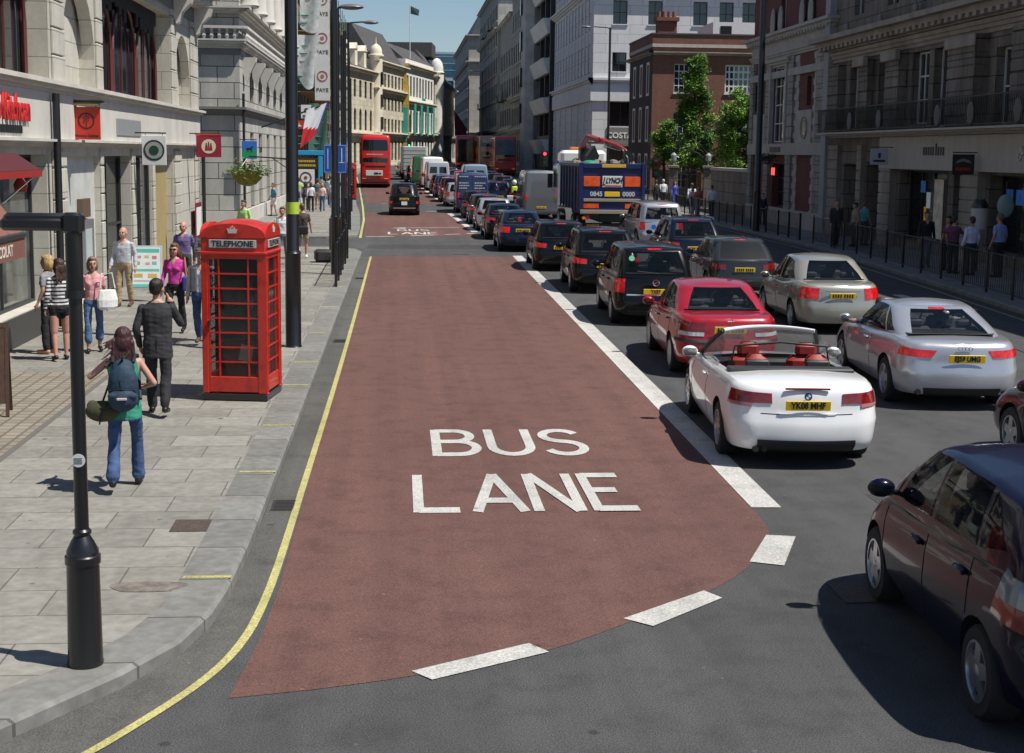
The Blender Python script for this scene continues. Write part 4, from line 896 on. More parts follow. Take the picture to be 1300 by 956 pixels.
def facade(par,T,u0,u1,v0,v1,ops,m,fm=None,gm=None,y0=0.0,nm='wall',wnm='window'):
    """wall with real openings in local x (along) / z (up); outside is -y"""
    us=sorted({u0,u1,*[o[0] for o in ops],*[o[1] for o in ops]}); vsn=sorted({v0,v1,*[o[2] for o in ops],*[o[3] for o in ops]})
    q=MB()
    for i in range(len(us)-1):
        for j in range(len(vsn)-1):
            a,b,c,d=us[i],us[i+1],vsn[j],vsn[j+1]; cu,cv_=(a+b)/2,(c+d)/2
            if any(o[0]<cu<o[1] and o[2]<cv_<o[3] for o in ops): continue
            q.quad((a,y0,c),(b,y0,c),(b,y0,d),(a,y0,d))
    for o in ops:
        a,b,c,d=o[:4]; k=o[4] if len(o)>4 else {}; dp=y0+k.get('d',0.22)
        q.quad((a,y0,c),(b,y0,c),(b,dp,c),(a,dp,c)); q.quad((a,y0,d),(a,dp,d),(b,dp,d),(b,y0,d)); q.quad((a,y0,c),(a,dp,c),(a,dp,d),(a,y0,d)); q.quad((b,y0,c),(b,y0,d),(b,dp,d),(b,dp,c))
        if k.get('arch'):
            r=(b-a)/2; ry=k.get('ry',r); cx=(a+b)/2; n=12; pa=[(cx-r*math.cos(PI*i/n),d-ry+ry*math.sin(PI*i/n)) for i in range(n+1)]
            for i in range(n):
                p,p2=pa[i],pa[i+1]; q.quad((p[0],y0,p[1]),(p2[0],y0,p2[1]),(p2[0],y0,d),(p[0],y0,d)); q.quad((p[0],y0,p[1]),(p[0],dp-0.07,p[1]),(p2[0],dp-0.07,p2[1]),(p2[0],y0,p2[1]))
                q.quad((p[0],dp-0.07,p[1]),(p[0],dp-0.07,d),(p2[0],dp-0.07,d),(p2[0],dp-0.07,p2[1]))
        if k.get('void'): q.quad((a,dp,c),(b,dp,c),(b,dp,d),(a,dp,d)); continue
        w=k.get('m') 
        if w: w_=MB(); w_.box(a,b,dp,dp+0.03,c,d); put(w_.build(k.get('nm','door'),w,par),T); continue
        me,fr=win_meshes(b-a,d-c,*k.get('n',(2,2)),k.get('fm',fm or WF),k.get('gm',gm or WG),k.get('fw',0.06),blind=k.get('bl',0))
        wo=obj(wnm,me,par,(a,dp,c)); put(wo,T); obj('window_frame',fr,wo)
        if k.get('sill'):
            s=MB(); s.box(-0.08,b-a+0.08,-k.get('d',0.22)-0.10,-k.get('d',0.22)+0.05,-0.10,-0.002); s.build('sill',k.get('sm',m),wo)
    return put(q.build(nm,m,par),T)
def cornice(par,T,u0,u1,v,h,d,m,dent=0,y0=0.0,nm='cornice',steps=3,ends=True):
    q=MB(); n=steps
    for k in range(n):
        a=v+h*k/n; dd=d*(k+1)/n; q.box(u0-(dd if ends else 0),u1+(dd if ends else 0),y0-dd,y0-0.001,a+(0.001 if k else 0),a+h/n)
    if dent:
        u=u0
        while u<u1-dent*0.5: q.box(u,u+dent*0.5,y0-d*0.72,y0-d/n-0.001,v+h/n*0.2+0.002,v+h/n*0.98+0.0); u+=dent
    return put(q.build(nm,m,par),T)
def slab(par,T,nm,m,*a,bev=None):
    q=MB(); (q.bevbox(*a,bev) if bev else q.box(*a)); return put(q.build(nm,m,par),T)
def pier(par,T,u0,u1,v0,v1,d,m,h=0.55,gap=0.03,y0=0.0,nm='pier'):
    q=MB(); v=v0
    q.box(u0+0.03,u1-0.03,y0-d+0.05,y0-0.001,v0,v1)
    while v<v1-0.1: q.bevbox(u0,u1,y0-d,y0-d+0.06,v,min(v+h-gap,v1),0.015); q.box(u0,u1,y0-d+0.06,y0-0.0015,v+0.001,min(v+h-gap,v1)-0.001); v+=h
    return put(q.build(nm,m,par),T)
def bld(name,label,x,y,rot,W_,D_,H_,m,z=None,top=None,group=None):
    """solid block behind the facades: local x 0..W, y 0..D"""
    b=thing(name,label,'building',(x,y,(gz(y) if z is None else z)),rot,group)
    q=MB(); q.box(0.002,W_-0.002,0.9,D_,-0.5,H_-0.01); q.quad((0,0,H_),(W_,0,H_),(W_,D_,H_),(0,D_,H_))
    q.quad((0,0,-0.5),(0,1,-0.5),(0,1,H_),(0,0,H_)); q.quad((W_,0,-0.5),(W_,1,-0.5),(W_,1,H_),(W_,0,H_)); q.build('roof' if top else 'building_mass',m,b)
    return b
def grid_ops(u0,u1,cnt,w,rows,**k):
    out=[]; s=(u1-u0)/cnt
    for i in range(cnt):
        c=u0+s*(i+0.5)
        for r in rows: kk=dict(k); kk.update(r[2] if len(r)>2 else {}); out.append((c-w/2,c+w/2,r[0],r[1],kk))
    return out
L90,R90=rad(90),rad(-90)
# ===== near left building (local u = Y-14) =====
Y0=14.0; b=bld('stone_shop_building','pale stone building with arched niches above shops on the left pavement',-6.7,Y0,L90,34.5,14,18,PORT,z=0.11); B1=b
U=lambda y:y-Y0
bigw=dict(d=0.5,n=(6,1),fm=RF,gm=WG,fw=0.06)
ops=[(U(16.5),U(28.3),4.8,7.35,dict(bigw,n=(9,1))),(U(33.2),U(43.0),4.8,7.35,bigw),(U(29.5),U(32.5),4.78,6.9,dict(void=1,d=0.34,arch=1,ry=1.5)),(U(44.0),U(46.9),4.78,6.95,dict(void=1,d=0.34,arch=1,ry=1.5)),
 (U(15),U(21.2),0.35,3.35,dict(d=0.3,n=(3,1),fm=DF,gm=mat('shop_glass_left',(0.10,0.11,0.10),0.05,var=0.6,scale=1.5,spec=0.8))),(U(21.5),U(27.9),0.55,3.35,dict(d=0.35,n=(3,1),fm=DF,gm=MATS['shop_glass_left'])),
 (U(29.4),U(32.7),0.2,3.3,dict(d=0.12,m=mat('grey_shop_panel',(0.50,0.51,0.49),0.5,var=0.15,scale=2),nm='shop_panel')),(U(33.0),U(36.4),0.0,3.3,dict(d=0.30,n=(2,2),fm=DF,gm=WGD)),
 (U(36.9),U(39.4),0.3,3.3,dict(d=0.12,n=(2,1),fm=DF,gm=WG)),(U(39.8),U(43.2),0.0,3.3,dict(d=0.2,m=mat('ochre_door',(0.36,0.28,0.13),0.5,var=0.15,scale=3,stretch=(6,1,1)),nm='door'))]
ops+=grid_ops(U(16),U(47),6,1.5,[(9.6,12.0),(13.6,15.8)],d=0.3,n=(2,2),sill=1)
facade(b,None,0,34.5,0,18,ops,PORT)
for y0,y1 in ((28.5,29.45),(32.55,33.15),(43.05,43.95),(46.95,48.5),(15.4,16.4)): pier(b,None,U(y0),U(y1),4.76,7.55,0.06,PORT,0.52)
for y0,y1 in ((28.3,29.35),(32.72,32.98),(36.45,36.85),(39.45,39.75),(43.3,44.6),(47.6,48.5)): pier(b,None,U(y0),U(y1),0.0,3.42,0.06,PORT,0.62)
cornice(b,None,0,34.5,3.50,0.14,0.22,PORTP); cornice(b,None,0,34.5,4.52,0.22,0.26,PORTP)
slab(b,None,'fascia',PORTP,0,34.5,-0.09,-0.002,3.645,4.515)
slab(b,None,'frieze',flat('grey_frieze',(0.16,0.16,0.17),0.7),0.0,34.5,-0.06,-0.002,7.56,7.98)
cornice(b,None,0,34.5,7.99,0.62,0.75,PORTP,dent=0.9); cornice(b,None,0,34.5,16.6,0.6,0.7,PORTP,dent=0.8)
slab(b,None,'parapet',PORT,0,34.5,-0.25,-0.002,8.63,9.3)
for yy in (28.9,43.5,47.7):     # scrolled consoles under the cornice
    q=MB(); pf=[(0,7.5),(-0.12,7.15),(-0.22,7.2),(-0.30,7.5),(-0.55,7.75),(-0.62,8.0),(0,8.0)]; q.prism([(a-0.001,z) for a,z in pf],U(yy),U(yy)+0.42,axis='x'); q.build('console',PORTP,b)
for (ya,yb) in ((33.2,43.0),(16.5,28.3)):      # arched maroon glazing bars inside the wide openings
    n=3 if yb-ya<10 else 4; s=(yb-ya)/n
    for i in range(n):
        q=MB(); c=U(ya)+s*(i+0.5); q.tube([(c+s*0.46*math.cos(PI*k/10),0.40,5.9+1.3*math.sin(PI*k/10)) for k in range(11)],0.04,6); q.tube([(c-s*0.46,0.40,4.85),(c-s*0.46,0.40,5.9)],0.045,6); q.tube([(c+s*0.46,0.40,4.85),(c+s*0.46,0.40,5.9)],0.045,6); q.build('window_arch',RF,b,40)
for (ya,yb) in ((34.0,42.5),(17.0,28)): 
    q=MB(); random.seed(5); y=ya
    while y<yb: l=random.uniform(0.25,0.5); q.box(U(y),U(y+l),0.30,0.35,7.35-random.uniform(0.25,0.7),7.34); y+=l+0.02
    q.build('hanging_drape',flat('dark_drape',(0.015,0.015,0.017),0.9),b)
LR=flat('sign_red_letters',(0.55,0.03,0.03),0.4)
obj('shop_lettering',text_mesh('Minamoto Kitchoan',0.62,LR,0.02,0.015,'RIGHT',(0.78,1.0),name='shop_lettering'),b,(U(26.3),-0.12,4.14),UPR)
q=MB(); random.seed(2); y=22.6
while y<25.8: w=random.uniform(0.04,0.10); q.box(U(y),U(y+w),-0.115,-0.092,3.72,3.86); y+=w+0.035
q.build('small_lettering',flat('dark_lettering',(0.02,0.02,0.02),0.5),b)
q=MB(); q.bevbox(U(34.3),U(37.4),-0.115,-0.091,3.78,4.18,0.01); q.build('name_plate',flat('grey_plate',(0.25,0.26,0.27),0.5),b)
# shop stall riser, cash machine and notices
slab(b,None,'stall_riser',flat('dark_riser',(0.05,0.05,0.048),0.5),U(15),U(27.9),-0.03,-0.002,0.0,0.53)
slab(b,None,'cash_machine',flat('grey_steel',(0.16,0.16,0.17),0.4),U(30.7),U(31.9),-0.02,0.115,0.75,1.95); slab(b,None,'screen',flat('pale_screen',(0.45,0.52,0.52),0.3),U(31.0),U(31.6),-0.04,-0.022,1.05,1.75)
slab(b,None,'notice_board',flat('bronze_frame',(0.12,0.08,0.05),0.5),U(30.9),U(31.7),0.0,0.115,2.0,2.4)
slab(b,None,'framed_notice',flat('maroon_frame',(0.18,0.015,0.03),0.5),U(46.6),U(48.0),-0.16,-0.141,0.55,1.75); slab(b,None,'notice_sheet',flat('white_sheet',(0.7,0.7,0.68),0.6),U(46.75),U(47.85),-0.175,-0.161,0.7,1.6)
q=MB(); q.tube([(U(27.95),-0.20,0.05),(U(27.95),-0.20,4.5)],0.07,10); put(q.build('drainpipe',BLK,b,40),None)
q=MB(); q.tube([(U(48.2),-0.22,0.05),(U(48.2),-0.22,3.9)],0.06,10); q.build('drainpipe',BLK,b,40)
# ===== second left building behind the side street (local u = Y-66) =====
b=bld('bank_building','pale rusticated stone corner building with balustrade beyond the side street on the left',-7.2,66,L90,31,16,22,PORT,z=0.1); B2=b
PORTB=stone('ashlar_blocks',(0.50,0.485,0.44),1.5,0.72,0.022,0.22,0.3)
ops=grid_ops(3,29,6,1.7,[(0.6,4.3,dict(d=0.6,n=(2,2))),(5.75,7.7,dict(d=0.8,n=(1,1),arch=1))],fm=DF)+grid_ops(3,29,6,1.5,[(9.6,12.6),(13.6,16.2),(17.2,19.2)],d=0.5,n=(2,2),fm=DF)
facade(b,None,0,31,0,22,ops,PORTB)
TE=Matrix.Rotation(rad(-90),4,'Z')       # end wall facing the side street
TE=Matrix(((0,1,0,0),(-1,0,0,16),(0,0,1,0),(0,0,0,1)))
opsE=[(12.3,13.9,5.9,8.0,dict(d=0.5,n=(1,1),fm=DF,arch=1)),(9,10.6,5.9,8.0,dict(d=0.5,n=(1,1),fm=DF,arch=1)),(10,11.6,0.8,4.2,dict(d=0.5,n=(2,2),fm=DF)),(11.5,12.7,9.8,12.6,dict(d=0.4,n=(2,2),fm=DF))]
facade(b,TE,0,16,0,22,opsE[1:],PORTB,y0=-0.003)
for T_,u1 in ((None,31),(TE,16)):
    yy=0.0 if T_ is None else -0.004
    cornice(b,T_,0,u1,5.05,0.35,0.30,flat('dark_weathered_stone',(0.17,0.165,0.16),0.9),y0=yy); cornice(b,T_,0,u1,8.0,0.30,0.35,PORTP,y0=yy)
    q=MB(); q.box(-0.3,u1+0.3,yy-0.40,yy-0.002,8.32,8.4); u=0.0
    while u<u1-0.3: q.lathe([(0.05,8.4),(0.11,8.55),(0.05,8.75),(0.09,8.86)],6,c=(u+0.2,yy-0.28,0)); u+=0.34
    q.box(-0.3,u1+0.3,yy-0.42,yy-0.14,8.86,8.98); put(q.build('balustrade',PORTP,b),T_); slab(b,T_,'plinth',PORTP,-0.1,u1,yy-0.12,yy-0.002,0,0.7)
    slab(b,T_,'frieze',flat('grey_frieze',(0.16,0.16,0.17),0.7),0,u1,yy-0.05,yy-0.001,7.72,7.99); cornice(b,T_,0,u1,9.55,0.3,0.5,PORTP,y0=yy)
for i in range(7):
    u=2.0+i*(26/6.0)*1.0; 
    if u>30: break
    q=MB(); q.lathe([(0.42,9.9),(0.48,10.0),(0.40,10.2),(0.36,17.2),(0.5,17.5)],14,c=(u-0.9,-0.35,0)); q.build('column',PORTP,b,35)
    q=MB(); q.prism([(0,7.0),(-0.18,6.5),(-0.3,6.9),(-0.6,7.5),(-0.62,7.7),(0,7.7)],u-0.7,u-0.2,axis='x'); q.build('console',PORTP,b)
q=MB(); q.tube([(-0.18,-0.18,0.05),(-0.18,-0.18,6.0)],0.06,8); q.build('drainpipe',BLK,b,40)
for i in range(3): q=MB(); q.tube([(-0.18,-0.12,7.6),(-0.18,-0.12,4.7)],0.05,8) if i==0 else None
# ===== scaffolded building =====
b=bld('scaffolded_building','building wrapped in scaffolding and white sheeting beyond the left pavement',-7.3,99,L90,60,14,19,mat('brown_render',(0.16,0.14,0.12),0.9)); B3=b
facade(b,None,0,60,0,19,grid_ops(0.5,59,16,1.6,[(1,4),(6,8.4),(10,12.2),(14,16.2)],d=0.3,n=(1,2),fm=DF),MATS['brown_render'])
sc_=thing('scaffold','tube scaffolding with green rails, sheeting and a printed banner over the left pavement','scaffolding',(-7.2,97.5,gz(97.5)+0.1),L90)
GT=flat('green_scaffold_rail',(0.03,0.22,0.13),0.6); ST=flat('scaffold_steel',(0.20,0.21,0.21),0.5,metal=0.3); PLK=flat('scaffold_board',(0.30,0.22,0.13),0.9)
for v in (3.2,5.2,7.2,9.2,11.2,13.2):
    q=MB(); q.box(0,44,-2.3,-0.3,v-0.05,v); q.build('scaffold_deck',PLK,sc_)
    q=MB()
    for dz in (0.5,1.0): q.tube([(0,-2.3,v+dz),(44,-2.3,v+dz)],0.035,5); q.tube([(0,-2.3,v+dz),(0,-0.3,v+dz)],0.035,5)
    q.build('scaffold_rail',GT,sc_)
for k in range(12):
    q=MB(); 
    for yy in (-2.3,-0.35): q.tube([(k*4,yy,0),(k*4,yy,15.2)],0.04,6)
    if k<11: q.tube([(k*4,-2.3,3.2 if k%2 else 5.2),(k*4+4,-2.3,5.2 if k%2 else 3.2)],0.035,5)
    q.build('scaffold_pole',ST,sc_,40)
SH=mat('white_sheeting',(0.55,0.58,0.58),0.35,var=0.25,scale=3,alpha=0.9,bump=0.8,bscale=3)
def cloth(nm,m,x0,x1,y,z0,z1,par,n=10,amp=0.12,sag=0.0):
    q=MB(); random.seed(int(z0*10)); ph=random.random()*6
    vs=[]
    for s_ in (0,0.02):
        for j in range(n+1):
            for i in range(n+1):
                a,c=i/n,j/n; vs.append((-0.08+s_+amp*math.sin(a*7+ph+c*3),x0+(x1-x0)*a,z0+(z1-z0)*c-sag*math.sin(PI*a)*(1-c)))
    m1=(n+1)**2
    for s_ in (0,1):
        for j in range(n):
            for i in range(n): k=s_*m1+j*(n+1)+i; q.f.append((k,k+1,k+n+2,k+n+1)); q.m.append(0)
    q.v=vs; return q.build(nm,m,par,60)
cloth('sheeting',SH,-2.2,-0.6,0,11.4,15.0,sc_,sag=0.4); cloth('sheeting',SH,-1.9,-0.4,0,8.2,10.9,sc_,sag=0.9); cloth('sheeting',MATS['white_sheeting'],-1.5,-0.3,0,15.2,18,sc_)
cloth('netting',mat('green_netting',(0.10,0.22,0.18),0.8,alpha=0.6),-2.35,-1.1,0,3.0,6.4,sc_)
bn=MB(); bn.bevbox(-0.12,-0.09,-2.55,-1.55,6.6,14.2,0.008); bn=bn.build('banner',flat('banner_fabric',(0.60,0.60,0.58),0.7),sc_)
for z in (12.7,10.2,7.7):
    q=MB(); q.lathe([(0.36,0),(0.36,0.01),(0.28,0.012),(0.28,0)],20,axis='x',c=(-0.135,-2.05,z+0.5),cap=False); q.lathe([(0.13,0),(0.13,0.01)],14,axis='x',c=(-0.135,-2.05,z+0.5)); q.build('emblem',flat('emblem_red',(0.40,0.12,0.12),0.6),bn)
    obj('lettering',text_mesh('PAYE',0.36,flat('banner_ink',(0.06,0.06,0.06),0.6),0.002,0.006,name='lettering'),bn,(-0.13,-2.05,z-0.42),(PI/2,0,-PI/2))
slab(sc_,None,'contractor_sign',flat('sign_white',(0.65,0.65,0.64),0.5),-0.14,-0.09,-1.35,-0.62,5.4,6.3)
q=MB(); q.lathe([(0.15,0),(0.15,0.01)],12,axis='x',c=(-0.16,-0.98,5.95)); q.box(-0.16,-0.141,-1.2,-0.75,5.5,5.62); q.build('sign_mark',flat('banner_ink',(0.06,0.06,0.06),0.6),sc_)
hb=thing('pavement_hoarding','bright blue scaffold portal with dark name board across the left pavement','hoarding',(-7.1,95.5,gz(95)+0.1),0); BLUE=flat('hoarding_blue',(0.02,0.28,0.55),0.5)
for x in (0.0,1.75): q=MB(); q.bevbox(x,x+0.28,0,0.28,0,3.0,0.02); q.build('post',BLUE,hb)
q=MB(); q.bevbox(-0.05,2.1,-0.02,0.30,3.002,3.3,0.02); q.build('beam',BLUE,hb); q=MB(); q.bevbox(0.3,1.74,0.0,0.06,2.1,2.8,0.01); nb=q.build('name_board',flat('board_black',(0.02,0.02,0.015),0.5),hb)
q=MB(); random.seed(4)
for zz in (2.6,2.32):
    x=0.45
    while x<1.55: w=random.uniform(0.05,0.1); q.box(x,x+w,-0.012,-0.001,zz-0.07,zz+0.07); x+=w+0.03
q.build('gold_lettering',flat('gold_letters',(0.55,0.40,0.05),0.5),nb)
q=MB(); q.bevbox(0.35,1.5,0.0,0.05,0.95,2.05,0.01); rb=q.build('round_logo_board',flat('sign_white',(0.65,0.65,0.64),0.5),hb); q=MB(); q.lathe([(0.40,0),(0.40,0.012),(0.30,0.012),(0.30,0)],20,axis='y',c=(0.92,-0.013,1.5),cap=False); q.lathe([(0.12,0),(0.12,0.012)],12,axis='y',c=(0.92,-0.013,1.5)); q.build('emblem',flat('emblem_dark',(0.12,0.06,0.07),0.6),rb)
# ---------------- right side of the street (local u = Yfar - Y) ----------------
RX=19.5
DST=stone('sooty_stone',(0.25,0.212,0.18),1.1,0.62,0.02,0.25,0.5,var=0.2); DSTP=mat('sooty_stone_plain',(0.29,0.25,0.212),0.85,var=0.25,scale=1.1,bump=0.2,bscale=20,stretch=(1,1,0.4))
b=bld('balcony_shop_building','dark weathered stone building with iron balcony above shops on the right','%s'and RX,63.6,R90,40,10,12.3,DST,z=0.1); B4=b
V=lambda y:63.6-y
sh=dict(d=0.5,fm=DF,gm=WGD)
wq=dict(d=0.35,fm=WF,gm=WG,fw=0.07)
ops=[(V(61.3),V(59.5),4.75,7.3,dict(wq,n=(3,2))),(V(57.6),V(56.0),4.75,7.45,dict(wq,n=(3,2))),(V(53.8),V(52.0),4.75,7.45,dict(wq,n=(3,3))),(V(51.5),V(49.8),4.6,7.45,dict(wq,n=(2,1))),(V(46.0),V(44.4),4.6,7.1,dict(wq,n=(2,2))),(V(41.5),V(39.8),4.6,7.1,dict(wq,n=(2,2))),(V(37.5),V(35.8),4.6,7.1,dict(wq,n=(2,2))),(V(33.5),V(31.8),4.6,7.1,dict(wq,n=(2,2))),(V(29),V(27),4.6,7.1,dict(wq,n=(2,2))),
 (V(61.7),V(59.6),0.0,3.2,dict(d=1.0,m=flat('dark_door',(0.03,0.025,0.022),0.5),nm='door')),(V(58.6),V(56.4),0.0,3.3,dict(sh,d=1.2,n=(2,1))),
 (V(54.6),V(49.6),0.35,3.0,dict(sh,n=(4,1))),(V(49.1),V(47.9),0.0,3.0,dict(sh,d=0.9,n=(1,1))),(V(46.0),V(40.5),0.4,2.95,dict(sh,n=(3,1))),(V(39.5),V(34.5),0.4,2.95,dict(sh,n=(3,1))),(V(33.5),V(28.5),0.4,2.95,dict(sh,n=(3,1)))]
ops+=grid_ops(1,39,9,1.3,[(9.5,11.6)],d=0.3,n=(2,2),fm=WF)
facade(b,None,0,40,0,12.3,ops,DST)
for y0,y1,v0,v1,d in ((63.5,62.0,4.5,7.5,0.35),(59.2,58.0,4.5,7.5,0.35),(55.7,54.2,4.5,7.5,0.4),(49.0,46.6,4.5,7.6,0.5),(44.0,42.2,4.5,7.6,0.4),(39.5,38,4.5,7.6,0.4),(35.4,34,4.5,7.6,0.4),(63.5,62.1,0,4.0,0.2),(59.4,58.8,0,4,0.2),(56.2,54.9,0,3.3,0.3),(47.8,46.3,0,3.1,0.3),(40.4,39.6,0,3.1,0.3),(34.4,33.6,0,3.1,0.3)):
    pier(b,None,V(y0),V(y1),v0,v1,d,DSTP if v1<5 else DST,0.42,0.035)
for y0,y1 in ((59.2,58.0),(55.7,54.2),(49.0,46.6)): slab(b,None,'capital',DSTP,V(y0)-0.1,V(y1)+0.1,-0.6,-0.36 if y0!=49 else -0.51,7.2,7.6,bev=0.03)
FSC=mat('pale_fascia_stone',(0.42,0.375,0.335),0.8,var=0.1,scale=1.5,stretch=(3,3,0.5))
slab(b,None,'fascia',FSC,V(56.2),V(24),-0.32,-0.31+0.29,3.05,4.28,bev=0.01); 
cornice(b,None,0.6,39.5,4.30,0.22,0.95,FSC,ends=False); cornice(b,None,0,40,7.62,0.45,0.25,DSTP); cornice(b,None,-0.3,40,8.1,0.62,0.95,DSTP,dent=0.62); cornice(b,None,0,40,11.8,0.4,0.4,DSTP,dent=0.5)
for y in (61.8,58.2,54.6,48.5,45.6,42,38): 
    q=MB(); q.ell((V(y),-0.96,4.95),(0.28,0.03,0.38),14,8); q.build('cast_medallion',flat('grey_medallion',(0.09,0.09,0.09),0.6),b,60)
IRN=flat('black_railing_iron',(0.010,0.010,0.010),0.5)
q=MB(); q.box(0.8,39.4,-0.93,-0.89,5.48,5.53); q.box(0.8,39.4,-0.93,-0.89,4.58,4.62); u=0.8
while u<39.4: q.box(u,u+0.022,-0.92,-0.90,4.53,5.48); u+=0.13
q.box(0.8,0.84,-0.9,0,5.48,5.53); put(q.build('balcony_railing',IRN,b),None)
for y0,y1 in ((54.9,53.95),): pass
for x0,z0 in ((61.3,0),(57,0),(53,0),(44.8,0)):    # small busts of carved stone on the upper sills
    q=MB(); q.ell((V(x0),-0.25,9.05),(0.12,0.12,0.18),8,6); q.ell((V(x0),-0.25,8.85),(0.22,0.15,0.12),8,6); q.build('carved_head',DSTP,b,60)
obj('shop_lettering',text_mesh('Bruno',0.55,flat('dark_lettering',(0.02,0.02,0.02),0.5),0.015,0.012,name='shop_lettering',font_scale=(1.2,1)),b,(V(50.0),-0.335,3.72),UPR) if False else None
q=MB(); random.seed(8); x=V(51.3)
for k in range(9):
    h=random.choice([0.18,0.18,0.30]); q.box(x,x+0.11,-0.345,-0.322,3.58,3.58+h+0.12); x+=0.23 if k!=4 else 0.27
q.build('shop_lettering',flat('dark_lettering',(0.02,0.02,0.02),0.5),b)
q=MB(); n=9                                                  # arched lettering band
for i in range(n): 
    a=rad(150-120*i/(n-1)); T=Matrix.Translation((V(42.0)+1.25*math.cos(a),-0.34,3.05+0.95*math.sin(a)))@Matrix.Rotation(a-PI/2,4,'Y').inverted()
    tm=text_mesh('CELLANTES'[i],0.34,flat('steel_letters',(0.5,0.5,0.52),0.3,metal=0.5),0.02,0.012)
    for v in tm.vertices: v.co=T@(Matrix.Rotation(PI/2,4,'X')@v.co)
    o=obj('shop_letter',tm,b)
for y,w,h,z,c in ((53.2,0.5,0.45,2.4,(0.03,0.12,0.30)),(52.6,0.4,0.6,1.9,(0.5,0.52,0.55)),(52.9,0.22,0.7,1.3,(0.65,0.28,0.04)),(51.6,0.9,2.2,1.6,(0.28,0.27,0.24)),(45.4,0.5,0.4,2.3,(0.03,0.10,0.35)),(44.6,0.6,0.5,2.25,(0.03,0.12,0.40)),(43.2,0.3,0.35,1.9,(0.5,0.03,0.03)),(42.3,0.7,0.6,1.7,(0.35,0.3,0.25)),(41.5,0.5,0.3,1.2,(0.4,0.36,0.3))):
    slab(b,None,'window_display',flat('display_%d'%int(y*10),c,0.5,var=0.6,scale=3,emit=0.12),V(y)-w/2,V(y)+w/2,0.44,0.452,z-h/2,z+h/2)
# ===== red brick and stone bank with giant window =====
RB=stone('red_brick_wall',(0.155,0.038,0.032),0.24,0.085,0.008,0.8,0.3,mcol=(0.16,0.10,0.09)); BST=stone('pale_bank_stone',(0.34,0.32,0.30),0.9,0.62,0.02,0.35,0.35)
BSP=mat('pale_bank_stone_plain',(0.36,0.34,0.32),0.8,var=0.12,scale=1.5,bump=0.15,bscale=20)
b=bld('brick_bank','red brick and stone bank with tall window and red lit door sign',RX,78.6,R90,14.9,14,12.6,RB,z=0.1); B5=b
Vb=lambda y:78.6-y
facade(b,None,0,14.9,0,12.6,[(Vb(74.0),Vb(71.2),4.2,8.0,dict(d=0.14,n=(3,4),fm=WF,gm=WG)),(Vb(67.9),Vb(67.2),5.9,7.3,dict(d=0.4,n=(1,2),fm=DF)),(Vb(78.0),Vb(77.4),5.9,7.3,dict(d=0.4,n=(1,2),fm=DF)),(Vb(73.8),Vb(71.4),0.9,3.1,dict(d=0.4,n=(3,3),fm=DF,gm=WGD)),(Vb(73.2),Vb(72.2),10.0,11.8,dict(d=0.3,n=(2,3),fm=WF)),(Vb(68.5),Vb(67.5),10.0,11.8,dict(d=0.3,n=(2,3),fm=WF))],RB)
for y0,y1 in ((78.6,77.9),(75.2,74.3),(70.9,69.9),(65.9,64.4)): pier(b,None,Vb(y0),Vb(y1) if y1>64 else 14.9,0.0,8.4,0.16,BST,0.55,0.03)
for y0,y1 in ((69.9,69.2),(66.7,65.9)): pier(b,None,Vb(y0),Vb(y1),0,8.4,0.06,BSP,0.62,0.31)
slab(b,None,'stone_band',BSP,0,14.9,-0.21,-0.001,3.55,4.12); slab(b,None,'stone_band',BSP,0,14.9,-0.165,-0.001,7.45,7.8); slab(b,None,'plinth',BSP,0,14.9,-0.2,-0.001,0,0.85)
slab(b,None,'stone_panel',BSP,Vb(69.2),Vb(66.7),-0.10,-0.001,4.12,5.7); slab(b,None,'stone_panel',BSP,Vb(77.9),Vb(75.2),-0.10,-0.001,4.12,5.7)
cornice(b,None,0,14.9,8.45,0.35,0.2,BSP); slab(b,None,'frieze',BSP,0,14.9,-0.10,-0.001,8.81,9.3); cornice(b,None,0,14.9,9.3,0.45,0.55,BSP,dent=0.5); cornice(b,None,0,14.9,12.2,0.4,0.4,BSP)
q=MB(); q.lathe([(0.52,-0.16),(0.52,-0.11),(0.36,-0.11),(0.36,-0.13)],20,axis='y',c=(Vb(67.8),0,4.85),cap=False); q.lathe([(0.36,-0.115),(0.36,-0.105)],20,axis='y',c=(Vb(67.8),0,4.85),mi=1); q.build('round_window',[BSP,WGD],b,40)
slab(b,None,'window_surround',BSP,Vb(74.25),Vb(74.02),-0.22,-0.001,4.13,8.1); slab(b,None,'window_surround',BSP,Vb(71.18),Vb(70.95),-0.22,-0.001,4.13,8.1); cornice(b,None,Vb(74.4),Vb(70.8),8.0,0.4,0.35,BSP)
for y0 in (74.4,72.9,69.0,67.5):
  q=MB(); q.ell((Vb(y0)+0.3,-0.15,10.2),(0.3,0.15,0.9),8,6); q.build('carved_swag',BSP,b,60)
slab(b,None,'nameplate',flat('dark_plate',(0.05,0.05,0.05),0.5),Vb(73.6),Vb(71.6),-0.24,-0.212,3.68,3.95)
q=MB()
for dx in (-0.28,0.12): q.bevbox(Vb(72.6)+dx,Vb(72.6)+dx+0.12,-0.31,-0.24,2.5,2.9,0.03)
q.build('lit_sign',mat('lit_red_sign',(0.9,0.12,0.10),0.4,emit=1.0),b)
q=MB(); random.seed(3)
for k in range(160): 
    p=Vector((random.gauss(Vb(72.8),0.5),random.uniform(-0.9,-0.3),random.gauss(3.35,0.12))); a=random.random()*6; e=Vector((math.cos(a),math.sin(a),random.uniform(-.6,.6)))*0.10; f=Vector((-math.sin(a),math.cos(a),0.4))*0.06; q.add([p-e,p+f,p+e,p-f],[(0,1,2,3)])
wb_=q.build('window_box_plant',mat('dark_leaf',(0.02,0.045,0.012),0.7,var=0.4,scale=9),None); tag(wb_,'dark bushy plant in the box above the bank door','plant'); wb_.matrix_world=b.matrix_basis.copy()
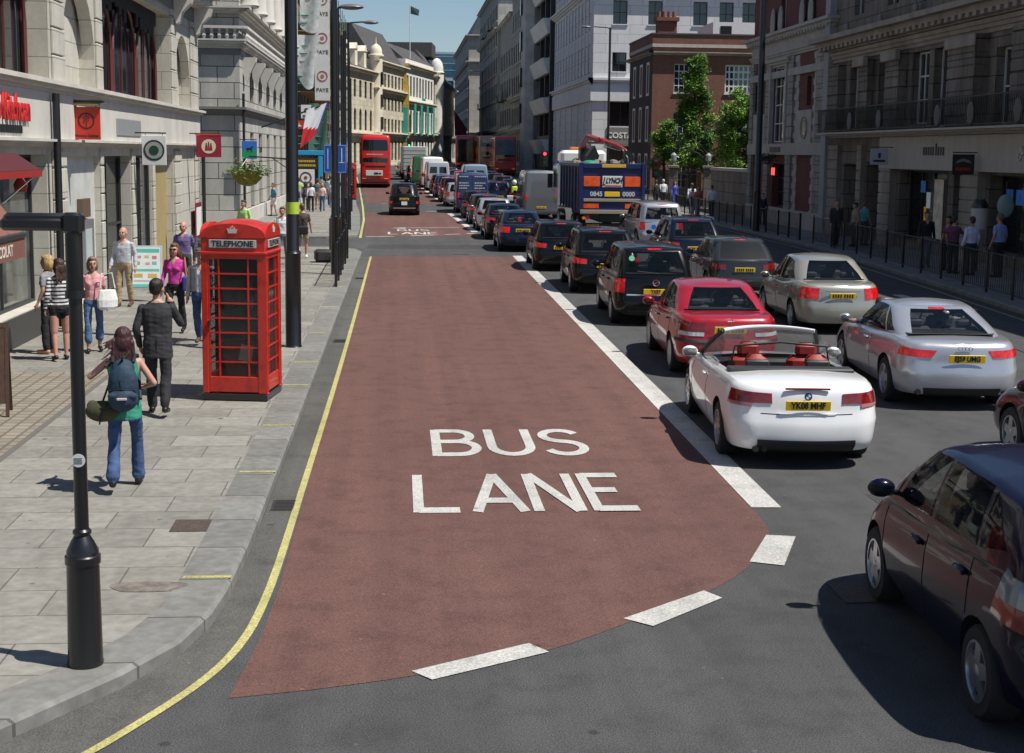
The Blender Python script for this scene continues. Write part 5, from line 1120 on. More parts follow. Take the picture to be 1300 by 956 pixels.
wb_.location=b.location
# pale plain party wall between the two
b=thing('party_pier','plain pale pier between the brick bank and the balcony building','wall',(19.2,64.35,0.1),R90); q=MB(); q.box(0.0,0.72,0,3,0,13.5); q.build('wall',mat('grey_render',(0.33,0.32,0.33),0.85,var=0.1,scale=1),b); slab(b,None,'coping',BSP,-0.05,0.77,-0.06,3,13.5,13.7)
# ===== brown brick rectory behind the trees =====
BRK=stone('brown_brick_wall',(0.20,0.075,0.048),0.24,0.085,0.009,0.8,0.25,mcol=(0.20,0.13,0.10)); BRKD=stone('dark_brick_wall',(0.05,0.038,0.035),0.24,0.085,0.009,0.8,0.3,mcol=(0.06,0.05,0.045))
b=bld('brick_rectory','brown brick three storey house with white sash windows behind the churchyard trees',RX,110.5,0,30,11,11.2,BRK,z=gz(110)+0.1); B6=b
ops=[(1.7,2.9,7.9,10.1,dict(n=(3,4),sill=1,sm=WF)),(1.7,2.9,4.2,6.4,dict(n=(3,4),sill=1,sm=WF)),(5.7,7.9,7.9,10.1,dict(n=(6,4),sill=1,sm=WF,fw=0.13)),(5.7,7.9,4.2,6.4,dict(n=(6,4),sill=1,sm=WF,fw=0.13)),(11,13,7.9,10.1,dict(n=(6,4))),(16,19,7.6,10.2,dict(n=(6,4))),(23,26,7.6,10.2,dict(n=(6,4))),(1.7,2.9,0.6,3.0,dict(n=(3,4)))]
facade(b,None,0,30,0,11.2,ops,BRK)
TW=Matrix(((0,1,0,0),(-1,0,0,11),(0,0,1,0),(0,0,0,1)))
facade(b,TW,0,11,0,11.2,grid_ops(1,10.5,3,1.3,[(0.5,3.2),(4.1,6.9),(7.7,10.3)],n=(1,2),d=0.06,fw=0.2),BRKD,y0=-0.004)  # street-side wall in a much darker brick than the front
for T_,u1,yy in ((None,30,0),(TW,11,-0.006)): cornice(b,T_,0,u1,10.75,0.25,0.4,DSTP,y0=yy); slab(b,T_,'parapet',BRK,-0.05,u1,yy-0.05,yy+0.25,11.21,12.3); slab(b,T_,'stone_band',FSC,-0.06,u1,yy-0.08,yy-0.051,11.35,11.6); slab(b,T_,'coping',flat('lead_coping',(0.05,0.05,0.05),0.6),-0.12,u1,yy-0.12,yy+0.32,12.302,12.42)
q=MB(); q.box(0.9,2.4,3.0,4.2,11.2,13.6); q.box(0.75,2.55,2.8,4.4,13.6,13.9); ch=q.build('chimney',BRK,b); q=MB()
for k in range(4): q.lathe([(0.16,14.5),(0.14,15.0)],8,c=(1.05+0.4*k,3.6,-0.6))
q.build('chimney_pots',flat('terracotta',(0.18,0.07,0.05),0.8),ch)
slab(b,None,'roof_plant_room',flat('white_cladding',(0.62,0.62,0.62),0.5),5.3,10,3,9,11.2,13.6); slab(b,None,'louvre',WELL,5.9,6.8,2.96,2.999,12.45,13.3)
# ===== pale stone corner block with coffee shop =====
WST=stone('pale_corner_stone',(0.70,0.70,0.71),2.2,0.85,0.02,0.55,0.12,var=0.06,brickvar=0.04); WSP=mat('pale_corner_stone_plain',(0.66,0.66,0.66),0.8,var=0.08,scale=1,bump=0.1,bscale=20)
b=bld('corner_office_block','pale stone office block with a coffee shop on its ground floor',17.4,129.5,0,30,32,24,WST,z=gz(129)+0.1); B7=b
zz=0.5
wd=dict(n=(2,2),fm=DF,d=0.3,sill=1)
ops=[]
for i,u in enumerate((2.4,5.6,9.7,12.1,14.2,18,22,26)): ops+=[(u-0.65,u+0.65,10.3,12.0,wd),(u-0.65,u+0.65,14.5,16.6,wd),(u-0.65,u+0.65,18.6,20.6,wd)]
ops+=[(1.4,3.9,5.4,7.6,dict(n=(2,1),fm=DF,gm=WGD,d=0.4)),(1.5,4.2,0.0,3.6,dict(d=0.6,m=flat('dark_door',(0.03,0.025,0.022),0.5),nm='door'))]
ops=[o for o in ops]
facade(b,None,0,30,0,24,ops,WST)
TS=Matrix(((0,1,0,0),(-1,0,0,32),(0,0,1,0),(0,0,0,1)))
facade(b,TS,0,32,0,24,grid_ops(0.5,31,12,1.45,[(10.2,12.8),(14.1,17.0),(18.2,20.6)],d=0.04,n=(1,2),fm=DF)+grid_ops(0.5,31,6,3.2,[(0.2,7.4)],d=0.2,n=(2,3),fm=DF,gm=WGD),WST,y0=-0.004)
for i in range(13): u=0.5+30.5/12*i; slab(b,TS,'pilaster',WSP,u-0.25,u+0.25,-0.07,-0.005,9.75,17.2)
for i in range(7): u=0.5+30.5/6*i; pier(b,TS,max(0,u-0.9),min(32,u+0.9),0,7.6,0.08,WSP,0.95,0.14,y0=-0.005)
for T_,u1,yy in ((None,30,0),(TS,32,-0.006)):
    slab(b,T_,'fascia',WSP,-0.2,u1,yy-0.24,yy-0.001,7.65,9.1); cornice(b,T_,0,u1,9.1,0.6,0.5,WSP,y0=yy,ends=True); cornice(b,T_,0,u1,17.4,0.5,0.6,WSP,y0=yy)
slab(b,None,'sign_panel',flat('taupe_sign',(0.20,0.19,0.18),0.5),1.35,4.6,-0.08,-0.002,3.75,5.3)
obj('coffee_shop_lettering',text_mesh('COSTA',0.72,flat('sign_white_letters',(0.8,0.8,0.78),0.5),0.02,0.012,name='coffee_shop_lettering'),b,(2.55,-0.10,4.55),UPR)
# ===== dark modern infill with stone spandrels =====
b=bld('modern_infill_block','dark glazed block with slanting stone spandrels between the coffee shop block and older stone fronts',16.9,179.5,R90,17.5,14,26,flat('dark_cladding',(0.03,0.03,0.033),0.5),z=gz(179)+0.1)
fr_=[]
for k,v in enumerate((4.2,8.6,13.0,17.4,21.8)): fr_.append((v+0.1,v+2.6))
facade(b,None,0,17.5,0,26,grid_ops(0.2,17.3,3,5.2,fr_,d=0.5,n=(3,1),fm=DF),MATS['dark_cladding'])
for v in (2.2,6.9,11.3,15.7,20.1,24.4): q=MB(); q.prism([(-0.25,v),(-0.85,v+1.65),(-0.002,v+1.65),(-0.002,v)],0.3,17.2,axis='x'); q.build('spandrel',WSP,b)
# ===== older stone fronts stepping down the right side =====
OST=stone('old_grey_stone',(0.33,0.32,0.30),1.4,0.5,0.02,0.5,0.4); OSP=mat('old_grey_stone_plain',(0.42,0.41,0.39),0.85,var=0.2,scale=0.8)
LST=stone('sun_toned_end_wall',(0.52,0.50,0.46),2.5,1.1,0.02,0.6,0.25)  # paler than the street fronts: sunlight on the end walls put into the colour
def front(name,label,x,yf,yn,H_,bays,rows,m,mp,dep=14,end=None,corn=None,mans=0,bal=()):
    Ln=yf-yn; b=bld(name,label,x,yf,R90,Ln,dep,H_,m,z=gz(yn)+0.1)
    facade(b,None,0,Ln,0,H_,grid_ops(0.6,Ln-0.6,bays,(Ln-1.2)/bays*0.55,rows,d=0.04,n=(2,2),fm=DF,fw=0.08),m)
    for r_ in rows: cornice(b,None,0,Ln,r_[0]-0.5,0.2,0.25,mp,steps=2,ends=False)
    for i in range(bays+1): slab(b,None,'pilaster',mp,max(0.01,0.6+(Ln-1.2)/bays*i-0.35),0.6+(Ln-1.2)/bays*i+0.35,-0.05,-0.003,rows[1][0]-0.2,rows[-1][1]+0.2)
    TE=Matrix(((0,-1,0,Ln),(1,0,0,0),(0,0,1,0),(0,0,0,1)))
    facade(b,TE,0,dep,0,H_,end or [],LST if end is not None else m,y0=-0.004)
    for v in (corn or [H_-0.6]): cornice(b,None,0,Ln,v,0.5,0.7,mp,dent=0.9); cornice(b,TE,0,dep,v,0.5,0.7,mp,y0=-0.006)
    if mans: q=MB(); q.prism([(0.6,H_),(2.6,H_+mans),(dep-2,H_+mans),(dep-0.5,H_)],0.4,Ln-0.4,axis='x'); q.build('mansard_roof',flat('slate_lead',(0.10,0.11,0.12),0.6,var=0.2),b)
    for u,v in bal: q=MB(); q.box(u,u+3.5,-1.0,0,v,v+0.15); q.box(u,u+3.5,-1.0,-0.93,v+0.15,v+1.1); q.build('balcony',DF,b)
    return b
t=front('turreted_stone_front','tall grey stone front with a pale octagonal corner turret on the right',16.4,211,180,25,9,[(1,4),(6,8.6),(10.4,13),(14.8,17.4),(19.2,21.8)],OST,OSP,corn=[5,9.4,24.3],end=[(1.2,2.3,6,8.6,dict(n=(2,2),fm=DF)),(1.2,2.3,10.4,13,dict(n=(2,2),fm=DF)),(1.2,2.3,14.8,17.4,dict(n=(2,2),fm=DF)),(1.2,2.3,19.2,21.8,dict(n=(2,2),fm=DF))])
q=MB(); q.lathe([(1.5,0),(1.5,24),(1.8,24.3),(1.8,24.8),(1.3,25),(0.2,28)],8,c=(31,0.2,0)); q.build('turret',OSP,t); 
for v in (6,10.4,14.8,19.2): q=MB(); q.box(30.6,31.4,-1.42,-1.2,v,v+2.4); q.build('window',WGD,t)
front('narrow_stone_front','narrow dark stone front with small balconies beyond the turret on the right',16.6,238,211.3,22.5,7,[(1,4),(6,8.6),(10.4,13),(14.8,17.4)],OST,OSP,corn=[5,21.8],mans=2.5,bal=((6,9.8),(14,9.8)))
front('tall_stone_front','tall stone front with a bright blank end wall high above its neighbour on the right',16.2,292,239,29,12,[(1,4),(6,8.6),(10.4,13),(14.8,17.4),(19.2,21.8),(23.5,26)],OST,OSP,corn=[5,21.5,28.4],end=[],mans=2,bal=((20,22.5),(38,22.5),(10,9.8)))
front('far_corner_block','far stone block with a sunlit end wall and steep roof where the street bends',14.3,372,300,25.5,14,[(1,4),(6,8.6),(10.4,13),(14.8,17.4),(19,21.4)],OST,OSP,corn=[5,19.6,24.9],end=[],mans=5)
# ---------------- far left side, where the street turns ----------------
CRM=stone('cream_stone',(0.66,0.60,0.47),1.6,0.6,0.02,0.6,0.25); CRP=mat('cream_stone_plain',(0.68,0.62,0.50),0.85,var=0.12,scale=0.6); GRN_=flat('green_banner',(0.03,0.30,0.24),0.7)
SLT=mat('dark_slate',(0.07,0.066,0.065),0.7,var=0.25,scale=2)
def lfront(name,label,a,c,H_,bays,rows,m,mp,mans=0,corn=None,arch=(),dep=15,**k):
    a=Vector(a);c=Vector(c);Ln=(c-a).length; rot=math.atan2((c-a).y,(c-a).x)
    b=bld(name,label,a.x,a.y,rot,Ln,dep,H_,m,z=gz(a.y)+0.1)
    ops=grid_ops(0.5,Ln-0.5,bays,1.35,[(r[0],r[1],dict(arch=1) if i in arch else {}) for i,r in enumerate(rows)],d=0.18,n=(2,2),fm=DF)
    facade(b,None,0,Ln,0,H_,ops,m)
    for v in (corn or [H_-0.6]): cornice(b,None,0,Ln,v,0.5,0.7,mp,dent=0.8)
    if mans: q=MB(); q.prism([(0.3,H_),(3.4,H_+mans),(dep-3,H_+mans),(dep,H_)],0.2,Ln-0.2,axis='x'); q.build('mansard_roof',SLT,b)
    return b,Ln
f1,Ln=lfront('cream_corner_block','cream stone block with dark mansard roof just beyond the tall red bus',(-11,160),(-3.4,196),13.2,12,[(0.8,3.6),(5.2,8.0),(9.4,11.6)],CRM,CRP,2.6,[4.4,12.6],arch=(1,))
for u in range(3,37,5): q=MB(); q.box(u,u+1.3,0.5,2.2,13.5,15.6); q.prism([(u-0.2,15.6),(u+1.5,15.6),(u+0.65,16.4)],0.4,2.6,axis='y'); q.build('dormer',CRP,f1)
f2,Ln=lfront('domed_turret_block','cream block with small domed turret and a great dark roof in the distance',(-3.3,196.3),(0.8,216),14.5,8,[(0.8,3.6),(4.8,6.6),(7.8,9.6),(11,12.8)],CRM,CRP,4.8,[4.2,10.2,13.9])
q=MB(); q.lathe([(0.9,0),(0.9,14.6),(1.1,14.8),(1.1,15.0),(0.85,15.1),(0.82,15.7),(0.55,16.2),(0.08,16.5),(0.03,17.4)],12,c=(0.6,0,0)); q.build('turret',CRP,f2,40)
for v in (5,8,11): 
    for a in (-0.6,0.4): q=MB(); q.box(0.5+a*0.7,0.8+a*0.7,-0.96,-0.78,v,v+1.7); q.build('window',WGD,f2)
f3,Ln=lfront('white_hall_front','white stone hall front hung with long green banners in the distance',(0.9,216.3),(5.6,238),15.6,9,[(0.8,3.6),(4.6,8.2),(10.2,13.2)],mat('white_stone',(0.66,0.65,0.61),0.85,var=0.08,scale=1),CRP,2.5,[4.2,9.0,14.4],arch=(1,))
for i in range(4): q=MB(); q.bevbox(2.2+i*4.9,3.5+i*4.9,-0.95,-0.90,4.3,9.0,0.01); o=q.build('banner',GRN_,None); tag(o,'%s long green banner on the white hall front'%(('leftmost','second from left','third from left','rightmost')[i]),'banner','green banners on the white hall'); o.matrix_world=f3.matrix_basis.copy(); o.location=f3.location
q=MB(); q.bevbox(9,12,-0.72,-0.70,9.7,10.1,0.008); q.build('name_board',GRN_,f3)
yc=thing('banner_tower','tall narrow yellow scaffold hoist standing between the cream block and the white hall','hoist',(0.75,215.5,gz(215)),0); YS=mat('yellow_hoist',(0.50,0.34,0.08),0.6,var=0.3,scale=3)
q=MB(); q.box(-0.7,0.7,-0.5,0.1,0,11.5); q.prism([(-0.7,11.5),(0.7,11.5),(0,14.8)],-0.5,0.1,axis='y'); q.build('mast',YS,yc); q=MB(); q.bevbox(-0.5,0.5,-0.56,-0.505,3.5,8.5,0.01); q.build('banner',GRN_,yc)
f4,Ln=lfront('far_domed_block','far pale block with a white dome at the turn of the street',(5.9,240),(11.5,300),14.5,16,[(0.8,3.6),(4.8,7.2),(8.6,11)],CRM,CRP,4,[4.2,13.6])
q=MB(); q.lathe([(1.2,0),(1.2,14.6),(1.4,14.8),(1.1,15.0),(1.1,15.7),(0.9,16.5),(0.5,17.0),(0.1,17.2)],14,c=(4,0,0)); q.build('dome_turret',MATS['white_stone'],f4,40); q=MB(); q.box(20,30,2,10,18.5,21); q.build('roof_storey',SLT,f4)
gb=bld('glass_tower_block','broad blue glass office block closing the view down the street',2,430,0,26,20,31,flat('pale_blue_cladding',(0.35,0.42,0.48),0.4),z=2)
facade(gb,None,0,26,0,31,grid_ops(0.3,25.7,9,2.2,[(v,v+2.1) for v in (2,6,10,14,17.5,20.5)],d=0.2,n=(2,1),gm=mat('blue_facade_glass',(0.03,0.10,0.16),0.1,var=0.4,scale=0.4,spec=0.8)),MATS['pale_blue_cladding']); slab(gb,None,'glazed_top_storeys',MATS['blue_facade_glass'],0.5,25.5,-0.1,-0.01,23.8,30.4); 
for v in (25.5,27.5,29.5): slab(gb,None,'glazing_rail',flat('steel_rail',(0.25,0.3,0.33),0.4),0.5,25.5,-0.16,-0.102,v,v+0.25)
fp=thing('roof_flagpole','flagpole with dark flag above the distant roofs','flagpole',(1.6,222,gz(222)+16),0); q=MB(); q.tube([(0,0,0),(0,0,8)],0.07,6); q.build('pole',WF,fp); q=MB(); q.add([(0,0,7.9),(1.4,0.1,7.3),(1.3,-0.1,6.4),(0,0,6.7)],[(0,1,2,3)]); q.add([(0,0.03,7.9),(1.4,0.13,7.3),(1.3,-0.07,6.4),(0,0.03,6.7)],[(3,2,1,0)]); q.build('flag',flat('dark_flag',(0.02,0.05,0.06),0.8),fp)
# ---------------- street furniture ----------------
PBR=mat('telephone_box_red',(0.30,0.014,0.008),0.38,coat=0.35,col2=(0.50,0.022,0.012),scale=7,bump=0.12,bscale=30,ramp=(0.30,0.5)); PBK=flat('black_iron_paint',(0.008,0.008,0.009),0.35,coat=0.4); BXG=mat('kiosk_glass',(0.03,0.035,0.035),0.05,alpha=0.33,spec=0.6)
PZ=0.12
def kiosk(label,x,y,rot,grp=None):
    t=thing('telephone_box',label,'telephone box',(x,y,gz(y)+PZ),rot,grp); w=0.45
    q=MB(); q.bevbox(-w-0.01,w+0.01,-w-0.01,w+0.01,0,0.10,0.012); q.build('plinth',PBK,t)
    q=MB()
    for sx in (-1,1):
        for sy in (-1,1): q.bevbox(sx*w,sx*(w-0.095),sy*w,sy*(w-0.095),0.10,2.06,0.012)
    q.bevbox(-w+0.09,w-0.09,w-0.06,w-0.02,0.1,2.06,0.01)
    q.build('corner_post',PBR,t)
    q=MB(); q.bevbox(-w,w,-w,w,2.061,2.275,0.012); q.bevbox(-w-0.02,w+0.02,-w-0.02,w+0.02,2.04,2.085,0.012)
    q.build('head_frame',PBR,t)
    for k in range(4):                                    # curved pediments, one per side
        q=MB(); n=14; poly=[(-w-0.005,2.27),(w+0.005,2.27)]+[( (w+0.005)*math.cos(PI*i/n),2.27+0.20*math.sin(PI*i/n)**0.75) for i in range(1,n)]
        q.prism(poly,-w-0.012,-w+0.06,axis='y',T=Matrix.Rotation(k*PI/2,4,'Z'))
        q.build('pediment',PBR,t,35)
        T=Matrix.Rotation(k*PI/2,4,'Z')
        q=MB(); q.bevbox(-0.33,0.33,-w-0.022,-w-0.003,2.135,2.245,0.004); op=q.build('opal_panel',flat('opal_glass_panel',(0.38,0.40,0.38),0.4),t); op.matrix_local=T
        o=obj('lettering',text_mesh('TELEPHONE',0.115,flat('black_letters',(0.01,0.01,0.01),0.5),0.002,0.002,font_scale=(0.93,1.0),name='lettering'),op,(0,-w-0.024,2.19),UPR)
        q=MB(); yb=-w-0.022; q.prism([(-0.055,2.335),(0.055,2.335),(0.06,2.36),(0.075,2.40),(0.04,2.385),(0.03,2.42),(0,2.39),(-0.03,2.42),(-0.04,2.385),(-0.075,2.40),(-0.06,2.36)],yb,yb+0.011,axis='y'); q.lathe([(0.014,0),(0.014,0.01)],8,axis='y',c=(0,yb,2.425))
        cr=q.build('crown_emblem',flat('crown_paint',(0.55,0.45,0.42),0.4),t); cr.matrix_local=T
        if k==2: continue
        q=MB(); yy=-w+0.035                                  # door or window leaf: 3 x 8 panes
        x0,x1,z0,z1=-0.335,0.335,0.34,1.98; q.bevbox(-0.355,0.355,yy-0.03,yy+0.01,0.12,z0,0.008); q.box(-0.355,x0,yy-0.03,yy+0.01,z0,2.038); q.box(x1,0.355,yy-0.03,yy+0.01,z0,2.038); q.box(x0,x1,yy-0.03,yy+0.01,z1,2.038)
        for i in range(1,8): z=z0+(z1-z0)*i/8; q.box(x0,x1,yy-0.024,yy,z-0.011,z+0.011)
        for xx in (-0.205,0.205): q.box(xx-0.011,xx+0.011,yy-0.026,yy+0.002,z0,z1)
        d=q.build('door' if k==0 else 'side_frame',PBR,t); d.matrix_local=T
        q=MB(); q.box(x0,x1,yy-0.012,yy-0.006,z0,z1); q.build('glazing',BXG,d)
        if k==0: q=MB(); q.tube([(-0.345,yy-0.06,1.02),(-0.345,yy-0.065,1.12)],0.012,6); q.bevbox(-0.355,-0.335,yy-0.062,yy-0.03,1.0,1.14,0.004); q.build('handle',CHR,d)
    n=8; q=MB(); vs=[]; 
    for j in range(n+1):
        for i in range(n+1):
            x_=-1+2*i/n; y_=-1+2*j/n; z=2.30+0.175*(math.cos(x_*PI/2)**0.6 if abs(x_)<1 else 0)*0.5+0.175*0.5*(math.cos(y_*PI/2)**0.6 if abs(y_)<1 else 0)
            z=2.27+0.2*(max(0,1-abs(x_)**2.4)*0.62+max(0,1-abs(y_)**2.4)*0.62); vs.append((x_*(w-0.004),y_*(w-0.004),z))
    q.add(vs,[(j*(n+1)+i,j*(n+1)+i+1,(j+1)*(n+1)+i+1,(j+1)*(n+1)+i) for j in range(n) for i in range(n)]); q.build('domed_roof',PBR,t,60)
    q=MB(); q.bevbox(-0.36,0.36,0.22,0.40,0.75,2.0,0.02); q.bevbox(-0.18,0.12,0.14,0.22,1.2,1.65,0.02); bk=q.build('backboard',flat('grey_backboard',(0.07,0.072,0.075),0.5),t); q=MB(); q.tube([(-0.12,0.12,1.25),(-0.12,0.10,1.5)],0.025,8); q.build('handset',BLK,bk)
    q=MB(); q.bevbox(-0.10,0.08,-0.30,-0.29,0.55,0.78,0.002); q.build('paper_notice',flat('white_sheet',(0.7,0.7,0.68),0.6),t).rotation_euler=(0,rad(12),0)
    return t
kiosk('nearest red telephone box standing by the kerb on the left pavement',-2.22,20.24,rad(-8))
kiosk('small distant red telephone box far along the left pavement near the tall red bus',-3.35,97,0)
# short black lamp with a boxy sideways head, nearest the camera
t=thing('street_lamp_post','low black post with flat lamp arm pointing left, nearest the camera','lamp post',(-2.12,9.49,PZ),0)
q=MB(); q.lathe([(0.118,0),(0.122,0.02),(0.116,0.04),(0.108,0.70),(0.118,0.71),(0.118,0.76),(0.108,0.77),(0.105,0.80),(0.075,0.86),(0.052,0.90),(0.062,0.915),(0.062,0.93),(0.05,0.945)],24); q.build('base',PBK,t,35)
q=MB(); q.lathe([(0.046,0.94),(0.044,2.5),(0.052,2.51),(0.056,2.54),(0.056,3.0)],20); q.tube([(0,0,2.5),(0,0,2.55)],0.066,16); q.build('column',PBK,t,35)
q=MB(); q.bevbox(-0.065,0.065,-0.06,0.06,2.92,3.06,0.02); q.bevbox(-0.46,-0.05,-0.05,0.05,2.94,3.025,0.02); q.bevbox(-0.44,-0.03,-0.035,0.035,3.0,3.055,0.02); q.build('lamp_arm',PBK,t,35)
q=MB(); q.lathe([(0.045,0),(0.045,0.004)],18,axis='y',c=(0,-0.052,1.42)); st=q.build('round_sticker',flat('sign_white',(0.65,0.65,0.64),0.5),t); q=MB(); 
for dz in (-0.015,0.0,0.015): q.box(-0.028,0.026,-0.0545,-0.0525,1.42+dz-0.003,1.42+dz+0.003)
q.build('sticker_print',flat('grey_print',(0.15,0.15,0.15),0.6),st)
def post(label,x,y,h,r0,r1,hb,arm=None,grp=None,extra=None,z0=PZ):
    t=thing('lamp_column',label,'lamp post',(x,y,gz(y)+z0),0,grp)
    q=MB(); q.lathe([(r0*1.15,0),(r0,0.03),(r0,hb),(r0*1.1,hb+0.02),(r1,hb+0.08),(r1*0.9,h)],16); q.build('column',PBK,t,35)
    if arm: q=MB(); q.tube([(0,0,h-0.1),(arm*0.1,0,h),(arm*0.6,0,h+0.05)],0.035,6); a=q.build('bracket_arm',PBK,t,40); q=MB(); q.ell((arm*0.85,0,h+0.03),(0.38,0.16,0.09),12,6); q.build('lamp_head',flat('grey_lamp_head',(0.12,0.12,0.13),0.4),a,50)
    return t
PG='black posts along the left kerb'
p1=post('thick black post just beyond the telephone box with a lime green sticker',-1.88,25.4,9.5,0.14,0.115,1.65,None,PG)
q=MB(); q.lathe([(0.119,2.36),(0.119,2.57)],16,cap=False); q.build('lime_sticker',flat('lime_green',(0.40,0.55,0.05),0.5),p1,40)
q=MB(); q.tube([(0,0,3.32),(-0.75,0,3.36)],0.012,6); q.tube([(0,0,3.1),(-0.35,0,3.34)],0.008,5); q.build('basket_bracket',PBK,p1)
p2=post('tall black post at the near end of the left guard rail',-1.82,40.6,10.5,0.115,0.10,1.6,None,PG)
post('black lamp column beside the guard rail with a lamp head turned to the road',-1.86,43.6,7.7,0.09,0.07,1.4,0.5,PG)
post('slim black post at the far end of the guard rail',-1.92,48.8,7.3,0.08,0.065,1.4,None,PG)
post('black post first beyond the side street on the left',-2.28,60.6,8.4,0.10,0.08,1.5,None,PG)
post('black post second beyond the side street on the left',-2.22,63.6,7.5,0.09,0.07,1.5,None,PG)
post('black lamp column third beyond the side street, its pale arm over the bus lane',-2.35,67,9.3,0.08,0.06,1.5,1.2,PG)
post('thin black post farthest along the left pavement before the tall bus',-2.75,82,7.5,0.09,0.06,1.5,None,PG)
post('tall black column rising past the brick and stone bank on the right',16.5,65,12.5,0.17,0.15,1.8,None)
post('tall lamp column with a long arm in front of the coffee shop block',14.75,101,12.0,0.13,0.09,1.8,-2.0)
post('left one of two thin lamp columns far down the right side',8.9,186,11.5,0.12,0.08,1.8,None); post('right one of two thin lamp columns far down the right side',10.6,186,12.5,0.12,0.08,1.8,-1.6)
# hanging basket: green moss bowl with trailing leaves
def leaves(q,cent,n,size,mi=0,up=0.4):
    for c in cent:
        for k in range(n):
            p=Vector(c[:3])+Vector((random.gauss(0,c[3]),random.gauss(0,c[3]),random.gauss(0,c[4] if len(c)>4 else c[3])))
            a=random.random()*6.3; s=size*random.uniform(0.6,1.4); e=Vector((math.cos(a),math.sin(a),random.uniform(-up,up)))*s; f=Vector((-math.sin(a),math.cos(a),random.uniform(-0.8,0.8)))*s*0.55
            q.add([p-e,p+f,p+e,p-f],[(0,1,2,3)],mi)
random.seed(11)
hb=thing('hanging_basket','green hanging flower basket seen above the telephone box','hanging basket',(-2.66,25.4,3.22),0)
q=MB(); q.lathe([(0.05,-0.26),(0.16,-0.22),(0.25,-0.12),(0.29,0.0),(0.27,0.0),(0.1,-0.03)],16,cap=True); q.build('bowl',mat('moss_bowl',(0.10,0.085,0.02),0.9,var=0.5,scale=20,col2=(0.30,0.28,0.04)),hb,50)
q=MB(); leaves(q,[(0.17*math.cos(a),0.17*math.sin(a),0.06,0.09,0.05) for a in [i*0.7 for i in range(9)]]+[(0.34*math.cos(a),0.34*math.sin(a),-0.01,0.06,0.05) for a in [i*0.9 for i in range(7)]],34,0.030); q.build('foliage',mat('basket_leaf',(0.045,0.10,0.02),0.6,var=0.5,scale=30,col2=(0.14,0.22,0.05)),hb)
q=MB(); leaves(q,[(0.05,-0.1,0.14,0.05,0.03),(-0.15,0.05,0.12,0.08,0.02)],8,0.028,up=0.2); q.build('flowers',flat('pink_petal',(0.6,0.08,0.2),0.6),hb)
q=MB(); 
for a in (0,2.1,4.2): q.tube([(0.27*math.cos(a),0.27*math.sin(a),0),(0,0,0.22)],0.005,4)
q.build('chains',PBK,hb)
# guard rails
def rail(label,pts,h,par_h=PZ,bars=0.13,pr=0.03,gap=2.0,grp=None,skip=False):
    t=thing('guard_rail',label,'railing',(pts[0][0],pts[0][1],gz(pts[0][1])+par_h),0,grp); o=Vector((pts[0][0],pts[0][1],0))
    P=[Vector((x,y,0)) for x,y in pts]; fine=[]
    for a,b in zip(P,P[1:]):
        n=max(1,int(round((b-a).length/gap))); 
        for i in range(n): fine.append(a+(b-a)*i/n)
    fine.append(P[-1])
    for i,p in enumerate(fine):
        g=gz(p.y)-gz(P[0].y); q=MB(); q.bevbox(p.x-o.x-pr,p.x-o.x+pr,p.y-o.y-pr,p.y-o.y+pr,g,g+h+0.06,0.01); q.build('post',PBK,t)
        if i==len(fine)-1: break
        b=fine[i+1]; a2=p-o; b2=b-o; q=MB(); a2.z=g; b2.z=gz(b.y)-gz(P[0].y)
        for zz in (0.12,h): q.tube([a2+Vector((0,0,zz)),b2+Vector((0,0,zz))],0.017,5)
        m=max(2,int((b2-a2).length/bars))
        for k in range(1,m): c=a2+(b2-a2)*k/m; q.box(c.x-0.007,c.x+0.007,c.y-0.007,c.y+0.007,c.z+0.12,c.z+h)
        q.build('bar_panel',PBK,t)
    return t
rail('black guard rail along the left kerb, ending before the side street',[(-1.62,36.7),(-1.66,42),(-1.68,46.5),(-1.85,48.6),(-2.4,50)],1.08,bars=0.09,pr=0.035)
ex=lambda y:float(np.interp(y,[p[1] for p in ER[::-1]],[p[0] for p in ER[::-1]]))+0.5
rail('long black railing in front of the shops on the right',[(ex(y),y) for y in (22,26,30,34,38,42,46,50,54,56.5)],1.05,bars=0.16)
rail('short black railing in front of the brick and stone bank',[(ex(y),y) for y in (58.5,62,66.3)],1.05,bars=0.16,pr=0.045)
rail('far black railing beside the churchyard, people walking behind it',[(ex(y),y) for y in (67,72,77,82,88,94,101)],1.05,bars=0.16)
# signs
def hang(name,label,x0,x1,y,z0,z1,m,rod=None,bar=True,th=0.04):
    t=thing(name,label,'hanging sign',((x0+x1)/2,y,(z0+z1)/2),0); w=x1-x0;h=z1-z0
    q=MB(); q.bevbox(-w/2,w/2,-th/2,th/2,-h/2,h/2,0.008); f=q.build('sign_board',m,t)
    if rod is not None:
        q=MB(); q.tube([(rod-(x0+x1)/2,0,h/2+0.06),((w/2)*(1 if rod<x0 else -1),0,h/2+0.06)],0.018,6); 
        for xx in (-w*0.35,w*0.35): q.tube([(xx,0,h/2-0.01),(xx,0,h/2+0.06)],0.008,5)
        q.build('bracket',PBK,t)
    return t,f,w,h
SR=flat('sign_red',(0.48,0.03,0.015),0.4); SW=MATS['sign_white']; SK=flat('sign_black',(0.02,0.015,0.015),0.5); SMA=flat('sign_maroon',(0.25,0.012,0.03),0.45); CREAM=flat('sign_cream',(0.60,0.55,0.40),0.5)
t,f,w,h=hang('hanging_sign','red square shop sign with a dark ring emblem, below the nearest arched niche',-6.66,-6.10,30,3.76,4.42,SR,-6.7)
q=MB(); q.bevbox(-0.36,0.36,-0.10,0.10,0.40,0.47,0.02); q.build('lamp_hood',PBK,t); q=MB(); q.box(-0.26,0.26,-0.06,-0.03,0.365,0.395); q.build('lamp_strip',flat('lamp_yellow',(0.7,0.5,0.05),0.4),t)
